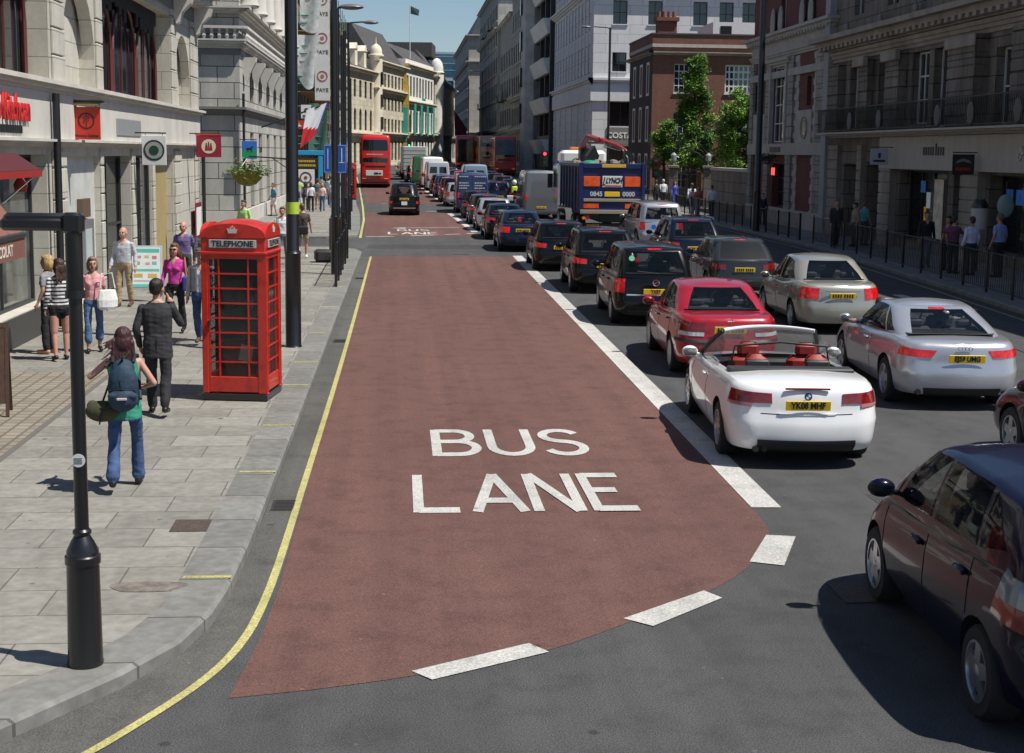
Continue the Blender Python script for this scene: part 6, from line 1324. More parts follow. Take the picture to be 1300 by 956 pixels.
q=MB(); q.lathe([(0.165,-0.026),(0.165,-0.021),(0.14,-0.021),(0.14,-0.026)],24,axis='y',c=(0,0,0.05),cap=False); q.box(-0.008,0.008,-0.026,-0.021,-0.07,0.20); q.box(-0.05,-0.035,-0.026,-0.021,0.0,0.13); q.box(0.035,0.05,-0.026,-0.021,0.04,0.15); q.build('ring_emblem',SK,f); obj('lettering',text_mesh('Minamoto Kitchoan',0.085,SK,0.002,0.001,font_scale=(0.72,1),name='lettering'),f,(0,-0.022,-0.25),UPR)
t,f,w,h=hang('hanging_sign','white square sign with a green ring and dark disc over the shop entrance',-6.42,-5.82,36.5,3.18,3.92,SW,-6.7)
q=MB(); q.lathe([(0.26,-0.026),(0.26,-0.021),(0.215,-0.021),(0.215,-0.026)],24,axis='y',cap=False); q.lathe([(0.12,-0.03),(0.12,-0.021)],18,axis='y'); q.build('ring_emblem',flat('dark_green',(0.015,0.05,0.03),0.4),f,40); q=MB(); q.lathe([(0.205,-0.024),(0.205,-0.021)],20,axis='y'); q.build('disc',flat('grey_disc',(0.30,0.31,0.30),0.4),f)
t,f,w,h=hang('hanging_sign','maroon sign with a cream roundel of two figures at the street corner',-6.40,-5.62,46,3.34,4.02,SMA,-6.7)
q=MB(); q.bevbox(-0.42,0.42,-0.03,0.03,0.345,0.39,0.01); q.build('sign_rail',SR,t); q=MB(); q.lathe([(0.225,-0.026),(0.225,-0.021)],24,axis='y'); cm=q.build('roundel',CREAM,f); q=MB()
for sx in (-0.07,0.07): q.prism([(sx-0.05,-0.13),(sx+0.05,-0.13),(sx+0.03,0.04),(sx-0.03,0.04)],-0.03,-0.0265,axis='y'); q.lathe([(0.028,-0.03),(0.028,-0.0265)],10,axis='y',c=(sx,0,0.075))
q.box(-0.02,0.02,-0.03,-0.0265,-0.13,0.14); q.build('figures',SMA,cm)
t,f,w,h=hang('hanging_sign','small blue and green picture sign on the corner of the rusticated building',-7.10,-6.42,65.6,3.18,3.98,flat('sign_sky_blue',(0.03,0.16,0.50),0.5),-7.2)
q=MB(); q.box(-w/2+0.01,w/2-0.01,-0.026,-0.021,-h/2+0.05,-0.02); q.build('green_field',flat('sign_green',(0.02,0.28,0.10),0.5),f); q=MB(); q.ell((0,-0.03,0.05),(0.13,0.006,0.05),8,6); q.ell((0.12,-0.03,0.13),(0.04,0.006,0.05),8,6)
for xx in (-0.1,-0.05,0.07,0.11): q.box(xx-0.01,xx+0.01,-0.032,-0.027,-0.10,0.03)
q.build('horse_silhouette',SK,f)
t,f,w,h=hang('hanging_sign','small red sign with a white flame mark beyond the corner building',-7.0,-6.35,97,5.0,5.55,SR,-7.3); q=MB(); q.ell((0,-0.03,-0.08),(0.16,0.005,0.06),12,6); q.prism([(-0.06,-0.05),(0.06,-0.05),(0.0,0.14)],-0.03,-0.025,axis='y'); q.build('flame_mark',SW,f)
t,f,w,h=hang('hanging_sign','pale lilac sign with a dark bottle mark on the right shops',18.30,19.0,54.6,3.30,3.92,flat('sign_lilac',(0.42,0.42,0.50),0.5),19.4); q=MB(); q.bevbox(-0.05,0.05,-0.03,-0.022,-0.05,0.14,0.01); q.box(-0.24,0.24,-0.03,-0.022,-0.20,-0.12); q.build('bottle_mark',SK,f)
t,f,w,h=hang('hanging_sign','black sign with red lettering hung outside the right shops',18.35,19.1,46.4,3.05,3.72,SK,19.3); q=MB(); q.prism([(-0.28,0.02),(-0.2,0.14),(0,0.2),(0.2,0.14),(0.28,0.02),(0.2,0.05),(0,0.10),(-0.2,0.05)],-0.03,-0.022,axis='y'); q.build('arched_band',flat('grey_band',(0.2,0.2,0.2),0.5),f); q=MB(); 
for k in range(7): q.box(-0.26+k*0.075,-0.21+k*0.075,-0.03,-0.022,-0.2,-0.1)
q.build('red_lettering',SR,f)
t=thing('oval_sign','pale teal oval sign hanging outside the right shops near the right edge','hanging sign',(18.6,42.6,2.15),0); q=MB(); q.ell((0,0,0),(0.27,0.09,0.36),16,10); q.build('oval_panel',flat('pale_teal',(0.22,0.34,0.32),0.4),t,60); q=MB(); q.tube([(0,0,0.34),(0,0,0.75),(0.6,0,0.8)],0.015,6); q.build('bracket',PBK,t)
t=thing('drum_lamp','white drum with black cap on a stand by the right shop wall','stand',(17.9,42.9,PZ),0); q=MB(); q.lathe([(0.10,0),(0.04,0.05),(0.04,1.3)],12); q.build('stand',PBK,t,40); q=MB(); q.lathe([(0.24,1.3),(0.25,1.95),(0.25,1.95)],18); q.build('drum',flat('drum_white',(0.45,0.44,0.42),0.5),t,40); q=MB(); q.lathe([(0.27,1.95),(0.27,2.05),(0.16,2.22),(0.02,2.25)],18); q.build('cap',PBK,t,40)
# blue direction boards on the guard-rail posts
bl=thing('direction_sign','blue road sign with white lines on the post by the left guard rail','road sign',(-1.84,43.3,3.35),0); q=MB(); q.bevbox(-0.42,0.26,-0.16,-0.13,-0.42,0.42,0.01); f=q.build('sign_panel',flat('traffic_blue',(0.01,0.08,0.38),0.4),bl); q=MB(); q.box(-0.40,-0.395,-0.165,-0.161,-0.4,0.4); q.box(0.235,0.24,-0.165,-0.161,-0.4,0.4); q.box(-0.40,0.24,-0.165,-0.161,0.392,0.4); q.box(-0.40,0.24,-0.165,-0.161,-0.4,-0.392); q.box(0.11,0.135,-0.165,-0.161,-0.1,0.32); q.box(0.04,0.20,-0.165,-0.161,-0.12,-0.1); q.box(-0.3,-0.28,-0.165,-0.161,-0.3,0.3); q.build('white_lines',SW,f); q=MB(); q.tube([(0.02,0,-0.3),(0.02,-0.14,-0.3)],0.02,5); q.tube([(0.02,0,0.3),(0.02,-0.14,0.3)],0.02,5); q.build('clamp',PBK,bl)
# awnings and boards outside the left shops
aw=thing('shop_awning','brown awning of the chocolate shop at the left edge','awning',(-6.7,16.2,0.1),L90); AB=mat('awning_brown',(0.20,0.085,0.06),0.7,var=0.08)
q=MB(); q.add([(-2.7,-0.72,3.7),(3.15,-0.72,3.7),(3.15,-1.72,2.36),(-2.7,-1.72,2.36),(-2.7,-0.72,3.67),(3.15,-0.72,3.67),(3.15,-1.72,2.33),(-2.7,-1.72,2.33)],[(0,1,2,3),(7,6,5,4),(0,4,5,1),(1,5,6,2),(2,6,7,3),(3,7,4,0)]); q.build('canopy',AB,aw); q=MB(); q.bevbox(-2.7,3.15,-1.76,-1.68,2.30,2.38,0.015); q.build('front_rail',DKG,aw); q=MB(); q.box(-2.7,3.15,-1.74,-1.715,2.05,2.30); q.box(3.13,3.15,-1.71,-1.0,2.05,2.30); va=q.build('valance',AB,aw); obj('valance_lettering',text_mesh('CHOCOLAT',0.20,flat('cream_letters',(0.62,0.58,0.5),0.6),0.002,0.004,'RIGHT',name='valance_lettering'),va,(2.55,-1.743,2.17),UPR); q=MB(); q.bevbox(-2.7,3.15,-0.75,-0.3,3.62,3.76,0.02); q.build('cassette',DKG,aw)
for u in (-2.5,2.5): q=MB(); q.tube([(u,-0.4,3.1),(u,-1.7,2.36)],0.03,6); q.build('folding_arm',BLK,aw)
aw=thing('shop_awning','red awning under the red lettering on the left shop','awning',(-6.7,21.7,0.1),L90); q=MB(); q.add([(-3.2,-0.2,3.4),(3.2,-0.2,3.4),(3.2,-0.62,3.12),(-3.2,-0.62,3.12),(-3.2,-0.2,3.37),(3.2,-0.2,3.37),(3.2,-0.62,3.09),(-3.2,-0.62,3.09)],[(0,1,2,3),(7,6,5,4),(0,4,5,1),(1,5,6,2),(2,6,7,3),(3,7,4,0)]); q.build('canopy',flat('awning_maroon',(0.07,0.008,0.012),0.7),aw); q=MB(); q.box(-3.2,3.2,-0.645,-0.62,3.0,3.11); q.build('valance',flat('valance_red',(0.30,0.02,0.015),0.6),aw)
for u in (-3.0,-1.9,3.0): q=MB(); q.tube([(u,-0.02,2.55),(u,-0.6,3.05)],0.018,6); q.build('arm',CHR,aw); q=MB(); q.lathe([(0.03,2.72),(0.10,2.74),(0.12,2.86),(0.05,2.98)],12,c=(u+0.3,-0.25,0)); q.build('lantern',flat('lantern_red',(0.35,0.04,0.03),0.5),aw,40)
# hooped canopy over the entrance
ab=thing('display_board','dark brown wooden A-board cut off by the left edge','board',(-5.38,18.8,PZ),rad(10)); WD=mat('dark_wood',(0.06,0.03,0.018),0.6,var=0.3,scale=10,stretch=(4,4,0.6))
for sg in (-1,1):
    q=MB(); T=Matrix.Rotation(rad(12)*sg,4,'X')
    for xx in (-0.30,0.26): q.box(xx,xx+0.045,-0.015,0.015,-1.22,0,T=T)
    q.box(-0.30,0.305,-0.014,0.014,-0.06,0,T=T); q.box(-0.255,0.26,-0.008,0.008,-1.05,-0.06,T=T); q.build('leaf_panel',WD,ab,loc=(0,0,1.2))
mb_=thing('menu_board','white menu board with food pictures standing outside the left shop door','board',(-5.78,32.9,PZ),0)
T=Matrix.Translation((0,0,0))@Matrix.Rotation(rad(-8),4,'X'); q=MB(); q.bevbox(-0.37,0.37,-0.02,0.02,0.28,1.28,0.01,T=T); f=q.build('board_frame',flat('grey_aluminium',(0.45,0.46,0.47),0.4),mb_); q=MB(); q.box(-0.33,0.33,-0.026,-0.021,0.32,1.24,T=T); s=q.build('poster',flat('poster_white',(0.70,0.74,0.72),0.6),f)
for (a,b,c,d,col) in ((-0.31,0.31,1.13,1.21,(0.10,0.45,0.40)),(-0.31,0.31,0.70,0.75,(0.12,0.5,0.42)),(-0.31,0.31,0.33,0.40,(0.12,0.5,0.42)),(-0.24,-0.10,1.0,1.05,(0.5,0.25,0.3)),(-0.02,0.08,1.0,1.06,(0.55,0.45,0.2)),(0.15,0.25,0.98,1.05,(0.5,0.2,0.15)),(-0.22,-0.12,0.85,0.92,(0.3,0.4,0.2)),(0.0,0.1,0.85,0.9,(0.6,0.35,0.25)),(0.15,0.25,0.85,0.92,(0.2,0.45,0.4)),(-0.26,-0.06,0.56,0.64,(0.55,0.38,0.10)),(0.06,0.26,0.55,0.64,(0.60,0.40,0.12)),(-0.26,0.1,0.47,0.485,(0.3,0.3,0.3))):
    q=MB(); q.box(a,b,-0.030,-0.0265,c,d,T=T); q.build('poster_patch',flat('poster_%d_%d'%(int(a*100),int(c*100)),col,0.6),s)
for sx in (-0.34,0.34): q=MB(); q.tube([(sx,-0.0,0),(sx,0.04,0.3)],0.016,6); q.tube([(sx,0.38,0),(sx,0.17,1.24)],0.016,6); q.build('leg',flat('grey_aluminium',(0.45,0.46,0.47),0.4),mb_)
# national flag on a slanting pole
fl=thing('flag_on_pole','white and red flag with blue edge hanging from a slanting pole on the left','flag',(-7.2,76,4.75),0); q=MB(); q.tube([(0,0,0),(3.6,0,1.35)],0.04,6); q.build('pole',PBK,fl)
q=MB(); n=12
def fp_(a,b): return (2.35+1.15*a-0.35*b*a*0+0.25*b*(0.5-a)*1.2-0.5*b, -0.06*math.sin(a*9+b*4)-0.05, 0.93+0.42*a-2.0*b*(0.85+0.15*(1-a)))
vs=[fp_(i/n,j/n) for j in range(n+1) for i in range(n+1)]+[tuple(Vector(fp_(i/n,j/n))+Vector((0,0.012,0))) for j in range(n+1) for i in range(n+1)]
q.v=vs
for s_ in (0,(n+1)**2):
    for j in range(n):
        for i in range(n): k=s_+j*(n+1)+i; q.f.append((k,k+1,k+n+2,k+n+1)); q.m.append(2 if i>=n-1 else (0 if j<n*0.6+(i-6)*0.3 else 1))
q.build('flag_cloth',[flat('flag_white',(0.85,0.86,0.9),0.8),flat('flag_red',(0.62,0.03,0.04),0.8),flat('flag_blue',(0.03,0.08,0.42),0.8)],fl,60)
dk=thing('maroon_flag','dark maroon flag hanging far down on the right side','flag',(14.1,297,9),0); q=MB(); q.tube([(0,0,-1),(-3.5,0,4)],0.1,6); q.build('pole',PBK,dk); q=MB(); q.add([(-2.9,0,3.2),(-0.2,0,-0.6),(-0.6,0,-5.4),(-2.6,0,-3.6),(-2.9,0.05,3.2),(-0.2,0.05,-0.6),(-0.6,0.05,-5.4),(-2.6,0.05,-3.6)],[(0,1,2,3),(7,6,5,4),(0,4,5,1),(1,5,6,2),(2,6,7,3),(3,7,4,0)]); q.build('flag_cloth',flat('flag_maroon',(0.16,0.02,0.05),0.8),dk)
# traffic signals
def signal(label,x,y,z,lit=None,back=False):
    t=thing('traffic_light',label,'traffic light',(x,y,gz(y)+PZ*0),0); q=MB(); q.tube([(0,0,0),(0,0,z+0.5)],0.055,8); q.build('pole',PBK,t); q=MB(); q.bevbox(-0.16,0.16,-0.2,0.0,z-0.55,z+0.45,0.03); q.bevbox(-0.24,0.24,-0.05,-0.03,z-0.65,z+0.55,0.01); hd=q.build('signal_head',PBK,t)
    for k,(nm,c) in enumerate((('red',(0.9,0.03,0.06)),('amber',(0.5,0.25,0.02)),('green',(0.03,0.7,0.35)))):
        on=(lit==nm); q=MB(); q.lathe([(0.11,-0.22),(0.11,-0.2)],14,axis='y',c=(0,0,z+0.30-0.32*k)); q.tube([(0,-0.22,z+0.42-0.32*k),(0,-0.34,z+0.43-0.32*k)],0.06,6) if False else None
        q.build('lens',mat(nm+('_lit_lens' if on else '_dark_lens'),c if on else tuple(v*0.1 for v in c),0.2,emit=3.0 if on else 0),hd)
    return t
signal('left one of the pair of traffic lights showing red beyond the lorry',10.55,104,2.95,'red'); signal('right one of the pair of traffic lights showing red beyond the lorry',11.85,104,2.95,'red'); signal('distant traffic light showing green above the box van',1.2,178,3.5,'green'); signal('dark traffic light head beside the churchyard trees',16.6,92,2.6)
# pillar box and luggage
pb=thing('pillar_box','distant red pillar box among the black posts on the left pavement','post box',(-3.3,92,gz(92)+PZ),0); q=MB(); q.lathe([(0.26,0),(0.26,0.12)],16); q.build('base',PBK,pb,40); q=MB(); q.lathe([(0.22,0.12),(0.22,1.35)],16); q.build('body',PBR,pb,40); q=MB(); q.lathe([(0.27,1.35),(0.27,1.42),(0.18,1.55),(0.02,1.6)],16); q.build('cap',PBR,pb,40); q=MB(); q.box(-0.12,0.12,-0.235,-0.215,1.15,1.22); q.build('slot',WELL,pb)
su=thing('suitcase','black suitcase lying on the pavement beside the left guard rail','suitcase',(-2.22,45.0,PZ),rad(12)); q=MB(); q.bevbox(-0.42,0.42,-0.28,0.28,0.03,0.38,0.06); q.build('shell',mat('black_nylon',(0.02,0.02,0.022),0.7,bump=0.2),su,40); q=MB(); q.tube([(-0.12,-0.29,0.2),(-0.1,-0.33,0.2),(0.1,-0.33,0.2),(0.12,-0.29,0.2)],0.012,6); q.build('handle',BLK,su); 
for sx in (-0.35,0.35): q=MB(); q.lathe([(0.04,-0.02),(0.04,0.02)],10,axis='x',c=(sx,0.2,0.04)); q.build('castor',BLK,su)
for k,yy in enumerate((45.2,52.0)):
    pass
# church gate and wall
gt=thing('church_gateway','ornate black iron gateway with lamps between stone piers beside the churchyard','gate',(18.6,90.5,gz(90)+0.1),rad(-12))
for x in (-1.1,1.1): q=MB(); q.bevbox(x-0.28,x+0.28,-0.28,0.28,0,2.5,0.03); q.bevbox(x-0.36,x+0.36,-0.36,0.36,2.5,2.7,0.04); pr_=q.build('gate_pier',DST,gt); q=MB(); q.lathe([(0.05,2.7),(0.05,2.95),(0.16,3.0),(0.2,3.35),(0.05,3.5)],8,c=(x,0,0)); q.build('lantern',flat('lantern_glass',(0.3,0.32,0.32),0.2),pr_)
q=MB(); 
for r in (0.85,1.1): q.tube([(r*math.cos(PI*i/12),0,2.75+r*math.sin(PI*i/12)) for i in range(13)],0.03,5)
for i in range(1,12): a=PI*i/12; q.tube([(0.85*math.cos(a),0,2.75+0.85*math.sin(a)),(1.1*math.cos(a),0,2.75+1.1*math.sin(a))],0.02,4)
for s_ in (-1,1): q.tube([(s_*1.1,0,2.7),(s_*1.3,0,3.3),(s_*0.9,0,3.6),(s_*0.6,0,4.0),(0,0,4.4)],0.03,5); q.tube([(s_*0.3,0,3.9),(s_*0.6,0,4.25),(s_*0.35,0,4.5)],0.025,5)
q.tube([(0,0,3.8),(0,0,4.8)],0.03,5); q.build('iron_overthrow',PBK,gt)
q=MB()
for i in range(13): x=-0.8+1.6*i/12; q.tube([(x,0,0.05),(x,0,2.6)],0.015,4)
for z in (0.3,1.2,2.4): q.tube([(-0.82,0,z),(0.82,0,z)],0.02,4)
q.build('iron_gate',PBK,gt)
cw=thing('churchyard_wall','dark stone churchyard wall between the gateway and the brick bank','wall',(19.6,79,0.15),0); q=MB(); q.box(0,0.5,0,10,0,2.5); q.build('wall',DST,cw); q=MB(); q.box(-0.08,0.58,0,10,2.5,2.68); q.build('coping',FSC,cw)
cg=sheet('churchyard_ground',[(20.15,79),(20.15,110)],[(60,79),(60,110)],0.13,mat('churchyard_grass',(0.05,0.075,0.03),0.9,var=0.3,scale=3))
cw=thing('churchyard_railing_wall','low dark wall with railings beyond the gateway before the brick house','wall',(19.6,93,0.25),0); q=MB(); q.box(0,0.4,0,17,0,1.0); q.build('wall',DST,cw); q=MB(); 
for i in range(80): q.box(0.18,0.21,i*0.21,i*0.21+0.03,1.0,2.2)
q.box(0.17,0.23,0,17,2.0,2.05); q.build('railing',PBK,cw)
# ---------------- trees ----------------
def tree(label,x,y,h,clumps,n,size,col,col2,trunk=0.16,seed=1,z=None):
    random.seed(seed); t=thing('tree',label,'tree',(x,y,(gz(y) if z is None else z)+0.1),0)
    q=MB(); q.tube([(0,0,0),(0.05,0.03,h*0.3),(-0.05,0,h*0.6),(0.03,0,h*0.85)],[trunk,trunk*0.8,trunk*0.5,0.03],8)
    for c in clumps[:14]:
        c_=Vector(c[:3]); s=Vector((0,0,max(h*0.2,c_.z-0.9))); m=(s+c_)/2+Vector((0,0,-0.15)); q.tube([s,m,c_],[trunk*0.4,trunk*0.22,0.015],5)
    q.build('trunk',mat('bark',(0.07,0.055,0.04),0.9,var=0.4,scale=8,bump=0.6),t,50)
    cr=MB()
    for c in clumps:
        k=int(n*c[3]**2*5.0); bias=random.choice((0.25,0.5,0.85))
        for i in range(k):
            # leaves sit mostly near the clump's surface, leaving gaps between clumps
            d=Vector((random.gauss(0,1),random.gauss(0,1),random.gauss(0,1))).normalized(); r=c[3]*random.uniform(0.45,1.08)*(0.85+0.25*math.sin(d.x*5+c[0]*3)*math.sin(d.z*4+c[1]))
            p=Vector(c[:3])+Vector((d.x*r,d.y*r,d.z*r*0.8))
            a=random.random()*6.3; s=size*random.uniform(0.6,1.5); tilt=random.uniform(-0.7,0.7); e=Vector((math.cos(a),math.sin(a),tilt))*s; f=Vector((-math.sin(a),math.cos(a),random.uniform(-0.6,0.6)))*s*0.6
            cr.add([p-e,p+f,p+e*0.9,p-f],[(0,1,2,3)],0 if random.random()<bias else 1)
    cr.build('crown',[mat('leaf_%s'%label.split()[0],col,0.65,var=0.35,scale=4),mat('leaf2_%s'%label.split()[0],col2,0.6,var=0.3,scale=4)],t); return t
random.seed(21)
def column_clumps(h0,h1,r,n,taper=0.5):
    out=[]
    for i in range(n):
        z=random.uniform(h0,h1); k=(z-h0)/(h1-h0); rr=r*(1-taper*k) ; a=random.random()*6.3; d=rr*math.sqrt(random.random())
        out.append((d*math.cos(a),d*math.sin(a),z,random.uniform(0.45,0.85)*(1-0.3*k)*min(1,r/1.2)))
    return out
tree('tall narrow green tree in front of the brown brick house',19.9,96,10.9,[(c[0],c[1],c[2],c[3]*1.45) for c in column_clumps(2.6,10.3,1.05,56,0.45)],330,0.060,(0.07,0.15,0.025),(0.19,0.33,0.055),0.2,31)
tree('broad bright round tree between the narrow tree and the brick bank',23.0,92.5,8.3,[(c[0]*1.5,c[1]*1.3,c[2],c[3]*1.35) for c in column_clumps(1.8,7.4,1.95,60,0.25)],300,0.062,(0.07,0.15,0.025),(0.20,0.34,0.055),0.2,32)
tree('small bushy tree at the left of the churchyard above the walkers',18.6,100,6.6,[(c[0],c[1],c[2],c[3]*1.25) for c in column_clumps(2.4,5.8,0.95,30,0.5)],330,0.056,(0.08,0.17,0.028),(0.25,0.40,0.06),0.13,33)
tree('low hanging pale shrub above the churchyard railing',19.2,94.0,4.2,[(c[0]*1.3,c[1],c[2],c[3]*0.9) for c in column_clumps(2.6,3.9,1.2,16,0.3)],380,0.05,(0.09,0.18,0.03),(0.28,0.42,0.08),0.1,34)
tree('dark tree behind the church gateway',21.3,98,6.5,[(c[0]*1.6,c[1],c[2],c[3]*1.2) for c in column_clumps(1.8,5.8,1.9,26,0.3)],120,0.09,(0.02,0.045,0.01),(0.04,0.08,0.015),0.18,35)  # leaf colours much darker than on the other trees
# ---------------- the rest of the traffic ----------------
G3='cars queueing far ahead in the lane beside the bus lane'; G4='traffic far ahead in the middle lanes'
def car(S,kind,lab,x,y,p,g=G3,rot=0,lit=True,cat='car',pl=''): return vehicle(S,kind,lab,cat,x,y,rot,p,g,pl,lit=lit)
car(DSAL,'saloon_car','black saloon two cars ahead of the small black hatchback',4.42,60.9,P_BLK)
car(GOLF,'hatchback_car','silver hatchback in the queue between two dark cars near the second red lane',4.40,67.3,P_SILV)
car(GOLF,'hatchback_car','dark grey hatchback in the queue just ahead of the silver hatchback',4.35,73.3,P_GREY)
v=vehicle(VANP,'panel_van','dark blue panel van with white writing on its rear doors, in the queue','van',4.25,85.6,0,P_VANB,None,'',lit=True)
q=MB(); random.seed(9)
for sx in (-0.78,0.12):
    for k,zz in enumerate((2.12,1.75,1.60,1.45)):
        x=sx; n=random.randint(4,6)
        for j in range(n): w=random.uniform(0.05,0.13); q.box(x,x+w,-2.445,-2.44,zz-0.03,zz+0.03) ; x+=w+0.03
for i,vv in enumerate(q.v): q.v[i]=(vv[0],vv[1]-0.012+0.04*max(0,(vv[2]-1.2)),vv[2])
q.build('door_lettering',flat('van_lettering',(0.45,0.48,0.55),0.5),v); q=MB(); q.box(-0.008,0.008,-2.458,-2.452,0.5,2.1); q.build('door_gap',WELL,v)
car(SMALL,'hatchback_car','dark small hatchback directly behind the dark blue van',4.3,79.4,P_BLK)
car(SMALL,'hatchback_car','silver small hatchback showing at the left of the dark blue van',3.72,92.6,P_SILV,rot=rad(1.5)); car(MPV,'people_carrier','maroon people carrier two ahead of the dark blue van',3.6,98.6,P_MAR,rot=rad(1.5))
car(WAG,'estate_car','blue off-roader partway along the distant queue',3.40,105,P_BLUE,rot=rad(1.5)); car(GOLF,'hatchback_car','black hatchback before the silver panel van in the distant queue',3.25,111.4,P_BLK,rot=rad(2))
vehicle(VAN,'panel_van','silver panel van low in front of the taller white van','van',3.05,118.2,rad(2),paint('van_silver',(0.45,0.47,0.49),0.2),G3,'',lit=True); vehicle(SPR,'panel_van','white high roofed van in the distant queue','van',2.75,124.8,rad(2),P_WHITE,G3,'',lit=True)
vehicle(SPR,'panel_van','green high sided van showing left of the white van','van',2.0,131.5,rad(2),P_GRN,G3,''); car(WAG,'estate_car','black off-roader just behind the grey box van',1.45,137.8,P_BLK,rot=rad(3))
bx=thing('box_van','pale grey box van at the far end of the lane queue','van',(1.35,146,gz(146)),rad(3),G3); q=MB(); q.bevbox(-1.15,1.15,-3.4,1.6,0.8,3.3,0.04); q.build('box',mat('pale_box_sides',(0.50,0.51,0.50),0.5,var=0.1,scale=3),bx); q=MB(); q.bevbox(-1.0,1.0,1.7,3.4,0.5,2.3,0.15); q.build('cab',P_WHITE,bx,40); q=MB(); q.box(-1.05,1.05,-3.41,-3.402,0.85,3.2)
for k in range(6): q.box(-1.1,1.1,-3.43,-3.412,1.0+0.38*k,1.03+0.38*k)
q.build('rear_shutter',flat('shutter_grey',(0.40,0.41,0.40),0.5),bx); q=MB(); q.bevbox(-0.9,0.9,-3.3,3.0,0.4,0.79,0.02); q.build('chassis',BLK,bx)
for sx in (-0.95,0.95):
    for yy in (-2.2,2.3): o=obj('wheel',WM[(0.33,0.24,'hub')][0],bx,(sx,yy,0.33))
    q=MB(); q.box(sx-0.08,sx+0.08,-3.44,-3.41,0.55,0.75); q.build('tail_lamp',REDG,bx)
for k,(x,y,S,p,nm,lb) in enumerate(((0.8,155,GOLF,P_BLK,'hatchback_car','black hatchback ahead of the grey box van'),(0.5,161.5,SMALL,P_SILV,'hatchback_car','silver hatchback farthest along the lane queue'),(0.9,168,DSAL,P_NAVY,'saloon_car','navy saloon where the lane queue disappears'))): car(S,nm,lb,x,y,p,rot=rad(2))
# middle lanes
vehicle(SPR,'panel_van','tall dull grey van standing left of the tipper lorry cab','van',7.75,80.5,0,paint('dull_silver',(0.17,0.18,0.19),0.4,0.35),G4,'',lit=True)
car(MPV,'people_carrier','dark blue people carrier right beside the dark blue van',6.2,90.9,P_NAVY,G4); car(WAG,'estate_car','black off-roader behind the motorcyclist',8.3,95.4,P_BLK,G4); 
car(DSAL,'saloon_car','black saloon far ahead of the motorcyclist in the middle lane',8.1,103,P_BLK,G4); car(SMALL,'hatchback_car','dark blue small hatchback beyond the dark blue people carrier',6.0,98,P_BLUE,G4)
vehicle(VAN,'panel_van','pale blue van with a dark rear window rising above the dark blue van','van',5.6,108,0,paint('pale_blue',(0.22,0.30,0.38),0.2),G4,'',lit=True)
for x,y,S,p,lb in ((5.5,115,DSAL,P_BLK,'black saloon beyond the pale blue van'),(5.3,121.5,GOLF,P_RED,'red hatchback beyond the pale blue van'),(5.0,128,DSAL,P_GREY,'dark grey saloon before the middle bus'),(7.9,110,GOLF,P_GREY,'grey hatchback before the two side by side buses'),(7.8,117,SMALL,P_NAVY,'navy small hatchback before the side by side buses'),(7.9,125,DSAL,P_BLK,'black saloon behind the side by side buses'),(4.8,135,SMALL,P_MAR,'maroon small hatchback behind the middle bus')):
    car(S,'car' if 0 else 'distant_car',lb,x,y,p,G4)
bs=vehicle(BUS,'double_decker_bus','red double-decker bus driving away in the bus lane on the left','bus',-2.02,126.4,0,P_BUS,None,None)
q=MB(); q.bevbox(-0.78,0.62,-5.27,-5.24,0.98,1.42,0.01); ad=q.build('advert_panel',BUSPLATE,bs); q=MB(); q.box(-0.1,0.25,-5.285,-5.272,1.1,1.25); q.box(0.3,0.5,-5.285,-5.272,1.12,1.22); q.build('advert_print',INK,ad); q=MB(); q.box(-0.75,0.65,-5.262,-5.25,2.72,2.80); q.build('fleet_lettering',flat('bus_letters',(0.6,0.45,0.42),0.5),bs)
b2=vehicle(BUS,'double_decker_bus','red bus with a dark glazed rear in the middle lanes, half hidden by cars','bus',8.4,190.5,rad(1),P_BUS,None,None,lit=True)
b3=vehicle(BUS,'double_decker_bus','left of the two side by side distant buses','bus',11.0,181,0,paint('bus_cream_orange',(0.50,0.24,0.14)),'buses side by side in the distance',None); b4=vehicle(BUS,'double_decker_bus','right of the two side by side distant buses','bus',11.9,166,0,P_BUS,'buses side by side in the distance',None)
for bb in (b2,): q=MB(); q.box(-0.95,0.95,-5.27,-5.235,1.0,3.9); q.build('rear_glazing',GLSB,bb)
q=MB(); q.box(-1.1,1.1,-5.27,-5.2,2.3,4.0); q.build('rear_glazing',mat('blue_grey_glass',(0.10,0.13,0.20),0.15,var=0.3,scale=0.8),b4); q=MB(); q.box(-0.9,0.9,-5.28,-5.2,3.5,4.05); q.build('upper_panel',flat('pale_panel',(0.55,0.5,0.42),0.5),b3)
tx=vehicle(TAXI,'black_taxi','black taxi driving away alone in the red bus lane','taxi',0.28,82.4,0,P_BLK,None,'',lit=True); q=MB(); q.box(-0.16,0.16,-2.335,-2.31,0.58,0.78); q.build('licence_plate',WHT,tx)
# ---- tipper lorry ----
TN=flat('tipper_navy',(0.012,0.018,0.10),0.35); TB=flat('beige_rail',(0.30,0.26,0.21),0.6); HZ=mat('hazard_orange',(0.70,0.04,0.012),0.4,var=0.5,scale=4,col2=(0.85,0.15,0.02))
lo=thing('tipper_lorry','navy tipper lorry with orange marker boards and folded red crane','lorry',(8.83,59,0),0); lo.scale=(1,1.28,1); hw=1.36
q=MB(); q.bevbox(-hw+0.08,hw-0.08,0.12,6.0,1.25,3.05,0.03); 
for k in range(7): q.box(-hw,-hw+0.079,0.5+k*0.85,0.6+k*0.85,1.2,3.05); q.box(hw-0.079,hw,0.5+k*0.85,0.6+k*0.85,1.2,3.05)
q.bevbox(-hw-0.01,-hw+0.10,0.10,6.02,3.051,3.2,0.02); q.bevbox(hw-0.10,hw+0.01,0.10,6.02,3.051,3.2,0.02); q.build('tipper_body',mat('tipper_side',(0.05,0.06,0.12),0.35,var=0.3,scale=2),lo)
